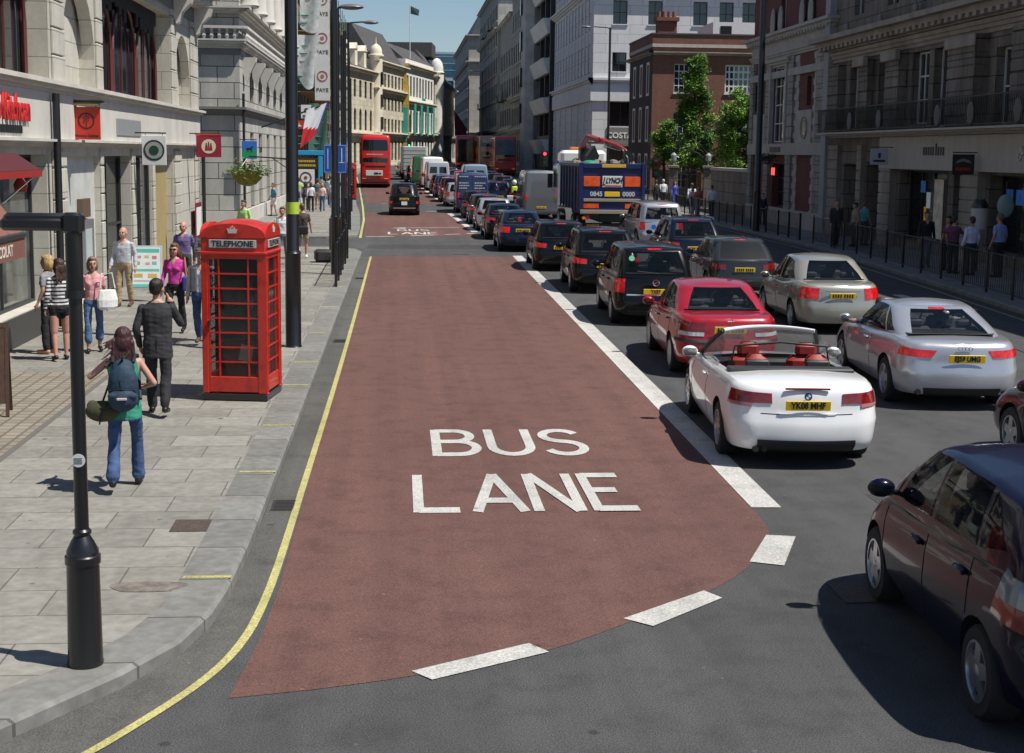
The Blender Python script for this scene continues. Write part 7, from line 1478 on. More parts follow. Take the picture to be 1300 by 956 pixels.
q=MB(); q.bevbox(-hw-0.02,-hw+0.14,-0.06,0.10,1.15,3.24,0.02); q.bevbox(hw-0.14,hw+0.02,-0.06,0.10,1.15,3.24,0.02); q.bevbox(-hw+0.142,hw-0.142,-0.04,0.09,2.98,3.2,0.02); q.bevbox(-hw+0.142,hw-0.142,0.0,0.08,1.2,2.979,0.01); tg=q.build('tailgate',TN,lo)
q=MB(); q.bevbox(-hw+0.16,hw-0.16,-0.05,-0.002,1.62,1.74,0.01); q.bevbox(-hw+0.02,hw-0.02,-0.10,-0.062,1.12,1.28,0.01); q.build('tailgate_rail',TB,tg)
for x0,x1,z0,z1 in ((-1.2,-0.52,2.25,2.66),(0.52,1.2,2.25,2.66),(-1.2,-0.55,1.34,1.55),(0.55,1.2,1.34,1.55)): q=MB(); q.bevbox(x0,x1,-0.03,-0.002,z0,z1,0.008); q.build('marker_board',HZ,tg); 
q=MB(); q.bevbox(-0.42,0.42,-0.035,-0.003,2.22,2.68,0.008); nb=q.build('name_board',SW,tg); obj('lettering',text_mesh('LYNCH',0.27,INK,0.003,0.012,font_scale=(0.76,1.1),shear=0.3,name='lettering'),nb,(0.06,-0.038,2.48),UPR); q=MB(); q.prism([(-0.40,2.3),(-0.36,2.3),(-0.30,2.62),(-0.34,2.62)],-0.042,-0.0365,axis='y'); q.prism([(-0.40,2.3),(-0.30,2.3),(-0.29,2.35),(-0.39,2.35)],-0.0445,-0.0425,axis='y'); q.build('logo_mark',INK,nb); q=MB(); q.box(-0.3,0.38,-0.042,-0.0365,2.265,2.30); q.build('strapline',SR,nb)
for s_,x_ in (('0845',-0.66),('0000',0.70)): obj('lettering',text_mesh(s_,0.26,flat('pale_letters',(0.55,0.55,0.58),0.5),0.003,0.008,name='lettering'),tg,(x_,-0.006,1.93),UPR)
q=MB(); q.bevbox(-0.32,0.32,-0.03,-0.004,1.83,2.03,0.008); q.build('warning_plate',YEL,tg); q=MB(); q.bevbox(-0.45,0.55,-0.07,-0.042,3.03,3.16,0.008); q.build('warning_plate',flat('amber_plate',(0.7,0.38,0.02),0.5),tg)
q=MB(); q.bevbox(-0.5,0.5,0.1,7.6,0.75,1.15,0.03); q.bevbox(-1.2,1.2,0.15,0.3,0.45,0.72,0.02); q.build('chassis',BLK,lo)
for yy in (1.2,2.6,6.9):
    for sx in (-1,1): w_=WM.setdefault((0.5,0.3,'hub'),None) or wheel_mesh(0.5,0.3,'hub'); WM[(0.5,0.3,'hub')]=w_; o=obj('wheel',w_[0],lo,(sx*1.1,yy,0.5),(0,0,0 if sx>0 else PI)); obj('rim',w_[1],o)
q=MB(); q.lathe([(0.08,0),(0.08,-0.02)],12,axis='y',c=(-0.98,0.13,0.95)); q.build('tail_lamp',REDG,lo); q=MB(); q.lathe([(0.07,0),(0.07,-0.02)],12,axis='y',c=(-1.15,0.13,0.93)); q.build('indicator_lamp',AMBL,lo); q=MB(); q.lathe([(0.08,0),(0.08,-0.02)],12,axis='y',c=(0.98,0.13,0.95)); q.build('tail_lamp',REDG,lo); add_plate(lo,'',-0.75,0.14,0.6)
q=MB(); q.bevbox(-1.22,1.22,7.3,9.2,1.0,3.1,0.12); q.bevbox(-1.1,1.1,7.25,8.6,3.101,3.75,0.15); q.build('cab',P_WHITE,lo,40); q=MB(); q.bevbox(-1.235,-1.222,7.8,8.9,1.95,2.8,0.01); q.build('cab_window',GLS,lo); q=MB(); q.bevbox(-1.5,-1.25,9.0,9.12,1.9,2.6,0.03); q.build('cab_mirror',BLK,lo); q=MB(); q.bevbox(-0.6,-0.2,7.6,8.0,3.76,3.9,0.03); q.build('beacon',flat('beacon_amber',(0.7,0.2,0.02),0.3),lo)
CR=flat('crane_red',(0.35,0.03,0.03),0.4)
q=MB(); q.bevbox(-0.35,0.05,6.2,6.9,1.2,3.9,0.05); q.build('crane_mast',BLK,lo); q=MB(); q.tube([(-0.2,6.4,3.9),(-0.25,4.6,4.35),(0.0,3.2,4.2)],[0.16,0.14,0.12],6); q.build('crane_boom',CR,lo,30); q=MB(); q.tube([(0.1,3.2,4.2),(0.5,1.6,3.95),(0.75,0.9,3.75)],[0.11,0.10,0.07],6); q.build('crane_jib',CR,lo,30); q=MB(); q.tube([(-0.25,4.8,4.1),(0.05,2.6,4.05)],0.05,6); q.tube([(0.2,3.0,3.95),(0.6,1.2,3.75)],0.04,6); q.build('crane_ram',CHR,lo,40)
q=MB(); q.prism([(-0.62,3.5),(-0.3,3.95),(-0.1,3.5),(-0.25,3.0),(-0.55,3.0)],2.6,3.4,axis='y'); q.prism([(0.65,3.75),(0.95,3.7),(1.05,3.35),(0.85,3.05),(0.7,3.3)],0.7,1.3,axis='y'); q.build('grab_bucket',BLK,lo); q=MB(); q.tube([(0.7,0.9,3.8),(0.95,0.8,3.5),(0.9,0.7,3.2)],0.02,5); q.tube([(0.6,1.0,3.8),(0.75,0.6,3.45),(0.8,0.7,3.2)],0.02,5); q.build('hydraulic_hose',flat('pale_hose',(0.4,0.38,0.3),0.5),lo)
q=MB(); random.seed(2)
for k in range(60): p=Vector((random.uniform(-1.2,1.1),random.uniform(0.4,5.6),3.0+random.random()*0.25)); r=random.uniform(0.08,0.25); q.ell(p,(r,r,r*0.7),6,4)
q.build('load',mat('rubble',(0.18,0.16,0.13),0.9,var=0.4,scale=3),lo); q=MB(); q.ell((-0.8,1.0,3.15),(0.35,0.5,0.18),10,6); q.build('green_sack',flat('sack_green',(0.02,0.22,0.12),0.6),lo,50)
# motorcycle
mo=thing('motorcycle','motorcycle ridden between the dark people carriers by a rider in a yellow vest','motorcycle',(7.15,89.0,gz(89)),0)
wm=wheel_mesh(0.32,0.13,'multi')
for yy in (-0.7,0.72): w=obj('wheel',wm[0],mo,(0,yy,0.32)); obj('rim',wm[1],w)
q=MB(); q.ell((0,0.1,0.72),(0.17,0.42,0.2),10,8); q.ell((0,0.62,0.85),(0.22,0.22,0.25),10,8); q.tube([(0,0.72,0.32),(0,0.5,0.95)],0.05,6); q.tube([(0,-0.7,0.32),(0,-0.1,0.45)],0.05,6); q.bevbox(-0.13,0.13,-0.55,-0.1,0.74,0.86,0.04); q.build('body',P_BLK,mo,50); q=MB(); q.tube([(-0.4,0.42,1.02),(-0.1,0.5,1.05),(0.1,0.5,1.05),(0.4,0.42,1.02)],0.02,6); q.build('handlebar',BLK,mo)
for sx in (-1,1): q=MB(); q.bevbox(sx*0.16,sx*0.42,-0.75,-0.25,0.5,0.85,0.05); q.build('pannier',SILP,mo,40)
q=MB(); q.bevbox(-0.07,0.07,-0.68,-0.56,0.76,0.84,0.02); q.build('tail_lamp',REDG,mo)
# ---------------- people ----------------
from mathutils import noise
SKIN=mat('skin_light',(0.42,0.23,0.16),0.55,var=0.06,scale=8); SKINP=mat('skin_pink',(0.48,0.24,0.18),0.55,var=0.08,scale=8)
SHOE=flat('black_shoe',(0.012,0.010,0.010),0.4); SOLE=flat('brown_shoe',(0.10,0.05,0.03),0.5)
def cloth_m(n,c,**k): return mat('cloth_'+n,c,k.pop('rough',0.85),var=k.pop('var',0.12),scale=k.pop('scale',9),bump=k.pop('bump',0.25),bscale=14,**k)
class Fig:
    """figure grown from tapered limbs, fused into one skin by a voxel remesh"""
    def __init__(s): s.mb=MB(); s.prim=[]
    def limb(s,a,b,ra,rb,reg,n=10,sq=None):
        a=Vector(a);b=Vector(b); m=4; pts=[a+(b-a)*i/m for i in range(m+1)]; rs=[ra+(rb-ra)*i/m for i in range(m+1)]
        s.mb.tube(pts,rs,n); s.mb.ell(a,(ra,)*3,n,6); s.mb.ell(b,(rb,)*3,n,6); s.prim.append((a,b,ra,rb,reg))
    def ellp(s,c,r,reg,T=None): s.mb.ell(c,r,14,10,T=T); c=T@Vector(c) if T else Vector(c); s.prim.append((c-Vector((0,0,r[2]*0.3)),c+Vector((0,0,r[2]*0.3)),(r[0]+r[1])/2,(r[0]+r[1])/2,reg))
    def loft(s,secs,reg,n=16):
        vs=[];fs=[]
        for (cx,cy,z,rx,ry) in secs:
            for k in range(n): t=2*PI*k/n; vs.append((cx+rx*math.copysign(abs(math.cos(t))**0.85,math.cos(t)),cy+ry*math.copysign(abs(math.sin(t))**0.85,math.sin(t)),z))
        for i in range(len(secs)-1):
            for k in range(n): fs.append((i*n+k,i*n+(k+1)%n,(i+1)*n+(k+1)%n,(i+1)*n+k))
        fs.append([n-1-k for k in range(n)]); fs.append([(len(secs)-1)*n+k for k in range(n)]); s.mb.add(vs,fs)
        for a,b in zip(secs,secs[1:]): s.prim.append((Vector((a[0],a[1],a[2])),Vector((b[0],b[1],b[2])),(a[3]+a[4])/2,(b[3]+b[4])/2,reg))
    def build(s,name,mats,regs,vox,smooth=3,rule=None):
        me=s.mb.mesh('t',list(mats)[:1]); o=obj('t',me); r=o.modifiers.new('r','REMESH'); r.mode='VOXEL'; r.voxel_size=vox; r.use_smooth_shade=True
        sm=o.modifiers.new('s','SMOOTH'); sm.iterations=smooth; sm.factor=0.5
        out=evalmesh(o,name); bpy.data.objects.remove(o); bpy.data.meshes.remove(me)
        out.materials.clear(); [out.materials.append(m) for m in mats]
        n=len(out.polygons); c=np.empty(n*3); out.polygons.foreach_get('center',c); c=c.reshape(-1,3); best=np.full(n,1e9); reg=np.zeros(n,dtype=np.int32)
        for a,b,ra,rb,rg in s.prim:
            a=np.array(a);b=np.array(b); d=b-a; L=max(1e-9,d@d); t=np.clip(((c-a)@d)/L,0,1); q=np.linalg.norm(c-(a+t[:,None]*d),axis=1)-(ra+(rb-ra)*t)
            k=q<best; best[k]=q[k]; reg[k]=regs[rg]
        if rule: reg=rule(c,reg)
        if vox<0.0145:      # cloth folds: only where there is cloth
            nv=len(out.vertices); co=np.empty(nv*3); out.vertices.foreach_get('co',co); co=co.reshape(-1,3); no=np.array([tuple(q_.vector) for q_ in out.vertex_normals]) if nv else co
            nl=len(out.loops); lv=np.empty(nl,dtype=np.int32); out.loops.foreach_get('vertex_index',lv); lt=np.empty(n,dtype=np.int32); out.polygons.foreach_get('loop_total',lt)
            vm=np.zeros(nv,dtype=bool); vm[lv[np.repeat((reg==1)|(reg==2),lt)]]=True
            for i_ in np.nonzero(vm)[0]:
                x_,y_,z_=co[i_]; k=noise.noise(Vector((x_*13+3,y_*13,z_*8)))+0.6*noise.noise(Vector((x_*9,y_*9+5,z_*26+4*x_))); co[i_]+=no[i_]*(0.0085*k)
            out.vertices.foreach_set('co',co.ravel())
        out.polygons.foreach_set('material_index',reg.astype(np.int32)); out.polygons.foreach_set('use_smooth',np.ones(n,dtype=bool)); out.update(); return out
def hand(F,wr,dirv,side,sc=1.0,curl=0.5,fine=True,reg='skin'):
    """palm, four unequal bent fingers and a thumb off the side of the palm"""
    d=Vector(dirv).normalized(); s_=Vector(side); s_=(s_-d*s_.dot(d)).normalized(); nrm=d.cross(s_)
    wr=Vector(wr); 
    if not fine:
        F.limb(wr,wr+d*0.075*sc,0.028*sc,0.032*sc,reg,8); F.limb(wr+d*0.08*sc,wr+d*0.15*sc+nrm*0.02*curl,0.028*sc,0.018*sc,reg,8); F.limb(wr+d*0.03*sc+s_*0.02,wr+d*0.085*sc+s_*0.05,0.014*sc,0.011*sc,reg,6); return
    for k in (-1,0,1): F.limb(wr,wr+d*0.082*sc+s_*0.023*k*sc,0.024*sc,0.018*sc,reg,8)
    for k,(o,l) in enumerate(((0.034,0.070),(0.012,0.080),(-0.011,0.075),(-0.033,0.058))):
        b=wr+d*0.085*sc+s_*o*sc; m=b+(d*math.cos(curl*0.7)+nrm*math.sin(curl*0.7))*l*0.5*sc; e=m+(d*math.cos(curl*1.8)+nrm*math.sin(curl*1.8))*l*0.5*sc
        F.limb(b,m,0.0095*sc,0.0088*sc,reg,7); F.limb(m,e,0.0088*sc,0.0075*sc,reg,7)
    b=wr+d*0.025*sc+s_*0.022*sc; m=b+(d*0.6+s_*0.75).normalized()*0.045*sc; e=m+(d*0.9+s_*0.25+nrm*0.3).normalized()*0.035*sc
    F.limb(b,m,0.014*sc,0.011*sc,reg,7); F.limb(m,e,0.011*sc,0.009*sc,reg,7)
def person(label,x,y,face,h=1.72,top=(0.5,0.5,0.5),bottom=(0.05,0.05,0.06),hair=(0.05,0.03,0.02),hairs='short',sleeve='long',legs='trousers',female=False,walk=0.0,shoe=None,fine=False,vox=None,arms=None,topm=None,botm=None,lean=0.0,group=None,z=PZ,skin=None,head_yaw=0.0,sit=None,coat=0,open_=0,belly=0,sock=None,extra=None,armm=None,pull=None):
    root=thing('person',label,'person',(x,y,gz(y)+z),rad(face),group); S=h/1.75; f=0.9 if female else 1.0; F=Fig()
    hp=0.93*S; sh=1.43*S; shx=(0.175 if female else 0.20)*S; hx=0.095*S; lt=0.0
    skm=skin or SKIN
    def P(a,b,c): return Vector((a,b,c))
    Ln=lambda z:lean*max(0,z-hp)
    # legs
    ank={}
    for sg in (-1,1):
        ph=walk*sg; hip=P(sg*hx,0,hp)
        kn=P(sg*(hx+0.01),0.10*ph*2.2*S+0.02,0.50*S+0.01*abs(ph)); an=P(sg*(hx+0.01),0.30*ph*S,0.085*S)
        if ph<0: an.z+=0.10*abs(ph)*S; an.y-=0.05*abs(ph); kn.y+=0.09*abs(ph)
        if sit and sg in sit: kn,an=sit[sg]
        ank[sg]=an; wide=1.12 if legs!='skin' else 1.0
        R='bot'; Rl='bot' if legs in('trousers','flare','crop') else 'skin'
        F.limb(hip,kn,0.088*S*f*wide,0.062*S*f*wide,'bot' if legs!='mini' else 'skin')
        if legs in('shorts','mini'):
            m=hip+(kn-hip)*(0.62 if legs=='shorts' else 0.18); F.limb(hip,m,0.100*S,0.092*S,'bot')
            F.prim=[p for p in F.prim if not(p[0]==hip and p[1]==kn)]; F.prim.append((m,kn,0.078*S*f,0.058*S*f,'skin'))
        if legs in('trousers',): F.limb(kn,an+P(0,0,0.03),0.066*S*wide,0.058*S*wide,'bot')
        elif legs=='flare': F.limb(kn,an+P(0,0.0,0.03),0.062*S,0.074*S,'bot',12)
        elif legs=='crop': mid=kn+(an-kn)*0.62; F.limb(kn,mid,0.068*S,0.078*S,'bot'); F.limb(mid,an,0.045*S,0.035*S,'skin')
        else: F.limb(kn,kn+(an-kn)*0.35,0.052*S*f,0.055*S*f,'skin'); F.limb(kn+(an-kn)*0.35,an,0.055*S*f,0.036*S*f,'skin' )
        if sock: F.limb(an+P(0,0,0.12),an,0.045*S,0.042*S,'sock')
        tz=0.045*S if ph>=0 else 0.03
        toe=an+P(sg*0.015,0.16*S,-0.045*S if ph>=0 else -0.075*S); heel=an+P(0,-0.035*S,-0.04*S)
        F.limb(heel,toe,0.042*S,0.036*S,'shoe')
    # trunk
    by=Ln
    w=0.165*S*(0.97 if female else 1.06)
    secs=[(0,by(hp),hp-0.09*S,0.125*S,0.10*S),(0,by(hp),hp-0.02*S,w*0.98,0.122*S),(0,by(1.05*S),1.04*S,w*(0.84 if female else 0.95)*(1+coat*0.08),0.112*S+belly),(0,by(1.15*S),1.16*S,w*(0.84 if female else 1.0)*(1+coat*0.08),0.115*S+belly*0.8),(0,by(1.3*S),1.30*S,w*1.08,0.125*S),(0,by(1.4*S),1.40*S,shx*1.03,0.098*S),(0,by(1.46*S),1.465*S,shx*0.55,0.07*S),(0,by(1.5*S),1.50*S,0.06*S,0.06*S)]
    F.loft(secs[:3] if False else secs,'top')
    for a,b in zip(secs[:2],secs[1:3]): F.prim.append((P(a[0],a[1],a[2]),P(b[0],b[1],min(b[2],hp+0.045*S)),(a[3]+a[4])/2+0.004,(b[3]+b[4])/2+0.004,'hipz'))
    if coat: # jacket or long top skirt
        F.loft([(0,by(hp)-0.005,hp-(0.02+coat*0.16)*S,w*1.12,0.135*S),(0,by(hp),hp+0.02,w*1.08,0.130*S),(0,by(1.05*S),1.05*S,w*0.98,0.12*S)],'top')
    if female and top is not None: 
        for sg in (-1,1): F.ellp((sg*0.065*S,by(1.28*S)+0.085*S,1.27*S),(0.06*S,0.05*S,0.06*S),'top')
    # arms
    A=arms or {-1:(P(-shx-0.035*S,-0.03-0.10*walk,1.15*S),P(-shx-0.06*S,0.06+0.24*walk*-0.9,0.92*S)),1:(P(shx+0.035*S,-0.03+0.10*walk,1.15*S),P(shx+0.06*S,0.06+0.24*walk*0.9,0.92*S))}
    for sg in (-1,1):
        s0=P(sg*shx*0.93,by(sh),sh-0.035*S); el,wr=[Vector(v) for v in A[sg]]; at=0.046*S*f*(1.2 if sleeve=='long' else 1.0)
        if sleeve=='none': F.limb(s0,el,at,at*0.86,'skin')
        elif sleeve=='short': m=s0+(el-s0)*0.65; F.limb(s0,m,at*1.12,at*1.2,'top'); F.limb(m,el,at,at*0.85,'skin')
        else: F.limb(s0,el,at*1.02,at*0.92,'top')
        F.limb(el,wr,at*(0.95 if sleeve=='long' else 0.84),at*(0.78 if sleeve=='long' else 0.55),'top' if sleeve=='long' else 'skin')
        if sleeve=='threeq': pass
        d=(wr-el).normalized(); hand(F,wr+d*0.01,d,P(-sg*0.2,1,0) if abs(d.y)<0.8 else P(-sg,0,0.2),S*f**0.5,0.45,fine)
    # neck and head
    hc=P(0,by(1.6*S)+0.015*S+0.0,1.63*S); F.limb(P(0,by(1.45*S)-0.005,1.46*S),hc-P(0,0.012,0.06*S),0.055*S*f,0.05*S*f,'skin')
    HM=Matrix.Translation(hc)@Matrix.Rotation(rad(head_yaw),4,'Z')@Matrix.Scale(1.09,4)
    if pull: HM=HM@Matrix.Rotation(rad(pull),4,'X')
    e=lambda c,r,g='skin':F.ellp(tuple(v*S for v in c),tuple(v*S for v in r),g,T=HM)
    e((0,-0.008,0.025),(0.076,0.095,0.098)); e((0,0.028,-0.045),(0.058,0.062,0.068)); e((0,0.058,-0.088),(0.026,0.026,0.022))
    e((0,0.098,-0.012),(0.011,0.017,0.024)); e((0,0.090,0.012),(0.009,0.012,0.03)); e((0,0.086,-0.052),(0.024,0.01,0.008),'lip')
    for sg in (-1,1): e((sg*0.079,-0.005,-0.005),(0.011,0.022,0.032)); e((sg*0.032,0.080,0.036),(0.024,0.012,0.008)); e((sg*0.042,0.060,-0.03),(0.022,0.02,0.022))
    tm=topm or cloth_m('top_%d_%d_%d'%tuple(int(v*100) for v in top),top) if top is not None else skm
    bm_=botm or cloth_m('bot_%d_%d_%d'%tuple(int(v*100) for v in bottom),bottom); shm=shoe or SHOE
    mats=[skm,tm,bm_,shm,mat('lip',(0.35,0.12,0.10),0.5),sock or WHT]
    regs=dict(skin=0,top=1,bot=2,shoe=3,lip=4,sock=5,hipz=2)
    zh=hp+0.05*S if not coat else hp-(0.02+coat*0.14)*S
    def rule(c,reg):
        near=np.abs(c[:,0])<0.215*S
        reg[(reg==1)&(c[:,2]<zh)&near]=2; reg[(reg==2)&(c[:,2]>zh)&(c[:,2]<1.3*S)&near]=1
        nk=(c[:,2]>1.468*S)&(reg==1)&near; reg[nk]=0
        vn=(reg==1)&(c[:,1]>0.03*S)&(c[:,2]>1.36*S)&(np.abs(c[:,0])<0.012*S+(c[:,2]-1.36*S)*0.42); reg[vn]=0; return reg
    me=F.build('body',mats,regs,vox or (0.0085 if fine else 0.014*S),rule=rule if not sit else None)
    obj('body',me,root)
    HMr=HM
    # eyes and brows
    q=MB()
    for sg in (-1,1): q.ell((sg*0.032*S,0.084*S,0.012*S),(0.013*S,0.008*S,0.009*S),8,6,T=HMr)
    q.build('eyes',flat('eye_dark',(0.05,0.04,0.035),0.2),root,60)
    # hair
    if hairs!='bald':
        hm=mat('hair_%d_%d'%(int(hair[0]*100),int(hair[1]*100)),hair,0.5,var=0.4,scale=30,bump=0.8,bscale=60,stretch=(1,1,0.25)); H_=Fig(); E=lambda c,r:H_.ellp(tuple(v*S for v in c),tuple(v*S for v in r),'h',T=HMr)
        E((0,-0.022,0.045),(0.084,0.098,0.092)); E((0,0.03,0.092),(0.062,0.06,0.036))
        if hairs=='short': E((0,-0.05,0.0),(0.074,0.06,0.07))
        if hairs in('long','bob','pony'):
            E((0,-0.06,-0.03),(0.094,0.068,0.11))
            for sg in (-1,1): E((sg*0.07,-0.02,-0.03),(0.028,0.05,0.09))
        if hairs=='long':
            random.seed(int(x*100)%97)
            for k in range(13):
                a=-0.085+0.17*k/12; l=random.uniform(0.19,0.27); H_.limb(HMr@Vector((a*S,-0.075*S,-0.02*S)),HMr@Vector((a*1.25*S,-0.10*S-random.random()*0.02,-l*S)),0.026*S,0.012*S,'h',7)
            if extra=='windblown':
                for k in range(12): z0=random.uniform(-0.16,0.03); H_.limb(HMr@Vector((-0.06*S,-0.06*S,z0)),HMr@Vector((-0.17*S-random.random()*0.07,-0.10*S-random.random()*0.04,z0-0.02-random.random()*0.14)),0.017,0.0045,'h',6)
                for k in range(6): z0=random.uniform(-0.16,-0.05); H_.limb(HMr@Vector((0.05*S,-0.07*S,z0)),HMr@Vector((0.11*S,-0.08*S,z0-0.10-random.random()*0.05)),0.018,0.005,'h',6)
        if hairs=='pony': H_.limb(HMr@Vector((0,-0.11*S,0.03*S)),HMr@Vector((0,-0.15*S,-0.14*S)),0.03*S,0.012*S,'h')
        ho=H_.build('hair',[hm],dict(h=0),0.009 if fine else 0.014,2); obj('hair',ho,root)
    root['_S']=S
    return root,S,HM
def P3(a,b,c): return Vector((a,b,c))
DEN=mat('denim',(0.018,0.036,0.10),0.85,col2=(0.06,0.11,0.24),scale=6,bump=0.3,bscale=20); DEN2=mat('light_denim',(0.07,0.13,0.25),0.85,var=0.3,scale=6,bump=0.3)
# --- nearest: woman with the blue rucksack, seen from behind, hands up at the straps ---
w,S,HM=person('woman in flared jeans walking away with a navy blue rucksack on her back',-2.80,14.6,4,1.66,top=(0.03,0.26,0.17),botm=DEN,legs='flare',hair=(0.045,0.012,0.014),hairs='long',sleeve='none',female=True,walk=0.75,fine=True,vox=0.0075,extra='windblown',coat=0.9,skin=SKINP,
  arms={-1:(P3(-0.33,0.0,1.17),P3(-0.17,0.19,1.30)),1:(P3(0.30,-0.02,1.10),P3(0.19,0.20,1.03))},head_yaw=8)
q=MB(); q.add([(0,0,0)],[]) if 0 else None
F_=Fig(); RK=mat('rucksack_navy',(0.012,0.035,0.065),0.75,var=0.25,scale=9,bump=0.5,bscale=12)
F_.ellp((0.02,-0.235,1.10),(0.155,0.105,0.25),'a'); F_.ellp((0.02,-0.27,0.98),(0.15,0.11,0.13),'a'); F_.ellp((0.02,-0.20,1.28),(0.115,0.085,0.10),'a'); F_.limb(P3(-0.09,-0.33,1.02),P3(0.13,-0.33,1.02),0.035,0.035,'a')
rk=obj('rucksack',F_.build('rucksack',[RK],dict(a=0),0.011,2),None); tag(rk,'navy blue rucksack on the back of the woman in flared jeans','bag'); rk.matrix_world=w.matrix_basis.copy(); rk.location=w.location; rk.rotation_euler=w.rotation_euler
q=MB(); 
for sx in (-0.085,0.115): q.tube([(sx,-0.20,1.34),(sx*1.1,-0.08,1.40),(sx*1.15,0.06,1.38),(sx*1.2,0.13,1.25),(sx*1.3,0.05,1.05),(sx*1.5,-0.10,0.95)],0.017,6)
q.tube([(-0.10,-0.30,0.92),(-0.19,-0.26,0.86),(-0.22,-0.24,0.72)],0.009,5); q.tube([(0.02,-0.25,1.36),(0.02,-0.29,1.40),(0.02,-0.23,1.39)],0.01,5); q.build('straps',flat('strap_black',(0.01,0.01,0.012),0.7),rk,40); q=MB(); q.bevbox(-0.03,0.07,-0.386,-0.376,0.985,1.01,0.004); q.build('label_patch',flat('label_pink',(0.6,0.45,0.42),0.6),rk)
q=MB(); q.tube([(0.02,-0.325,0.86),(0.02,-0.345,1.0),(-0.0,-0.335,1.18)],0.006,5); q.tube([(-0.12,-0.30,1.07),(0.02,-0.347,1.09),(0.16,-0.30,1.07)],0.006,5); q.build('seams',flat('seam_dark',(0.006,0.012,0.02),0.8),rk)
F_=Fig(); F_.ellp((-0.20,-0.16,0.84),(0.17,0.10,0.11),'a'); F_.ellp((-0.30,-0.12,0.88),(0.06,0.06,0.07),'a'); ol=obj('shoulder_bag',F_.build('shoulder_bag',[cloth_m('olive',(0.045,0.045,0.02))],dict(a=0),0.012,2),None); tag(ol,'soft olive bag hanging under the navy rucksack','bag'); ol.location=w.location; ol.rotation_euler=w.rotation_euler
q=MB(); q.tube([(-0.20,-0.12,0.93),(-0.10,-0.16,1.2),(0.06,-0.10,1.42),(0.12,0.05,1.36)],0.012,5); q.build('strap',flat('strap_olive',(0.03,0.03,0.015),0.8),ol)
q=MB(); F_=Fig(); 
# --- man in the dark suit on his phone ---
su_,S,HM=person('man in a charcoal suit walking away with a phone at his right ear',-3.15,18.75,3,1.78,top=(0.022,0.022,0.026),bottom=(0.015,0.015,0.018),hair=(0.015,0.011,0.010),hairs='short',walk=-0.7,fine=True,vox=0.0085,coat=1.0,topm=cloth_m('suit',(0.025,0.024,0.028),bump=0.35),
  arms={-1:(P3(-0.265,-0.05,1.15),P3(-0.24,0.10,0.92)),1:(P3(0.29,0.10,1.20),P3(0.15,0.12,1.50))},head_yaw=-14,pull=-6)
q=MB(); q.lathe([(0.068,1.475),(0.061,1.53)],16,c=(0,0.0,0),cap=False); q.build('shirt_collar',flat('shirt_white',(0.7,0.7,0.7),0.7),su_,50); q=MB(); q.bevbox(0.095,0.115,0.03,0.08,1.58,1.70,0.006); ph=q.build('phone',BLK,None); tag(ph,'black mobile phone held to the ear of the man in the suit','phone'); ph.location=su_.location; ph.rotation_euler=su_.rotation_euler
q=MB(); q.box(-0.003,0.003,-0.140,-0.128,0.80,1.02); q.build('jacket_vent',WELL,su_)
STR=bpy.data.materials.new('striped_jersey'); STR.use_nodes=True; n_=STR.node_tree; tc=n_.nodes.new('ShaderNodeTexCoord'); wv=n_.nodes.new('ShaderNodeTexWave'); wv.bands_direction='Z'; wv.inputs['Scale'].default_value=5.2; wv.inputs['Distortion'].default_value=0.4; rp=n_.nodes.new('ShaderNodeValToRGB'); rp.color_ramp.interpolation='CONSTANT'; rp.color_ramp.elements[0].color=(0.015,0.015,0.02,1); rp.color_ramp.elements[1].position=0.42; rp.color_ramp.elements[1].color=(0.62,0.62,0.62,1); n_.links.new(tc.outputs['Object'],wv.inputs['Vector']); n_.links.new(wv.outputs[0],rp.inputs[0]); n_.links.new(rp.outputs[0],n_.nodes['Principled BSDF'].inputs['Base Color'])
person('girl in a black and white striped jersey and black shorts by the shop window',-5.55,23.7,25,1.66,topm=STR,bottom=(0.01,0.01,0.012),legs='mini',hair=(0.05,0.025,0.018),hairs='long',female=True,fine=True,vox=0.0095,skin=SKINP,walk=0.25,head_yaw=20)
person('fair haired woman in a grey top and black trousers beside the striped jersey',-5.92,24.5,70,1.66,top=(0.22,0.22,0.24),bottom=(0.012,0.012,0.014),hair=(0.42,0.28,0.12),hairs='bob',female=True,vox=0.011,sleeve='short',head_yaw=10,shoe=SKINP)
pw,S,HM=person('person in a pink top and cropped jeans half hidden by the near lamp post',-5.22,24.7,-165,1.62,top=(0.62,0.30,0.32),botm=DEN2,legs='crop',hair=(0.2,0.12,0.08),hairs='bob',female=True,vox=0.011,sleeve='short',walk=0.3)
tb=thing('tote_bag','large white tote bag carried by the person in pink','bag',(-4.96,24.6,PZ+0.74),rad(35)); q=MB(); q.lathe([(0.14,0),(0.19,0.06),(0.20,0.2),(0.16,0.38),(0.15,0.40)],14,T=Matrix.Diagonal((0.95,0.42,0.85,1))); q.build('bag_body',cloth_m('white_canvas',(0.68,0.68,0.66)),tb); q=MB(); q.tube([(-0.12,0,0.38),(-0.1,0.02,0.62),(0.1,0.02,0.62),(0.14,0,0.36)],0.012,5); q.build('handle',cloth_m('white_canvas',(0.68,0.68,0.66)),tb)
person('older man in a pale shirt and khaki trousers standing at the shop door',-6.05,31.9,165,1.74,top=(0.42,0.42,0.46),bottom=(0.30,0.22,0.13),hair=(0.25,0.22,0.2),hairs='bald',vox=0.012,walk=0.3,belly=0.02,skin=SKINP,shoe=SOLE)
person('balding man in a purple checked shirt behind the menu board',-5.15,34.6,170,1.74,top=(0.14,0.11,0.26),bottom=(0.05,0.05,0.06),hairs='bald',vox=0.012,walk=0.4,skin=SKINP)
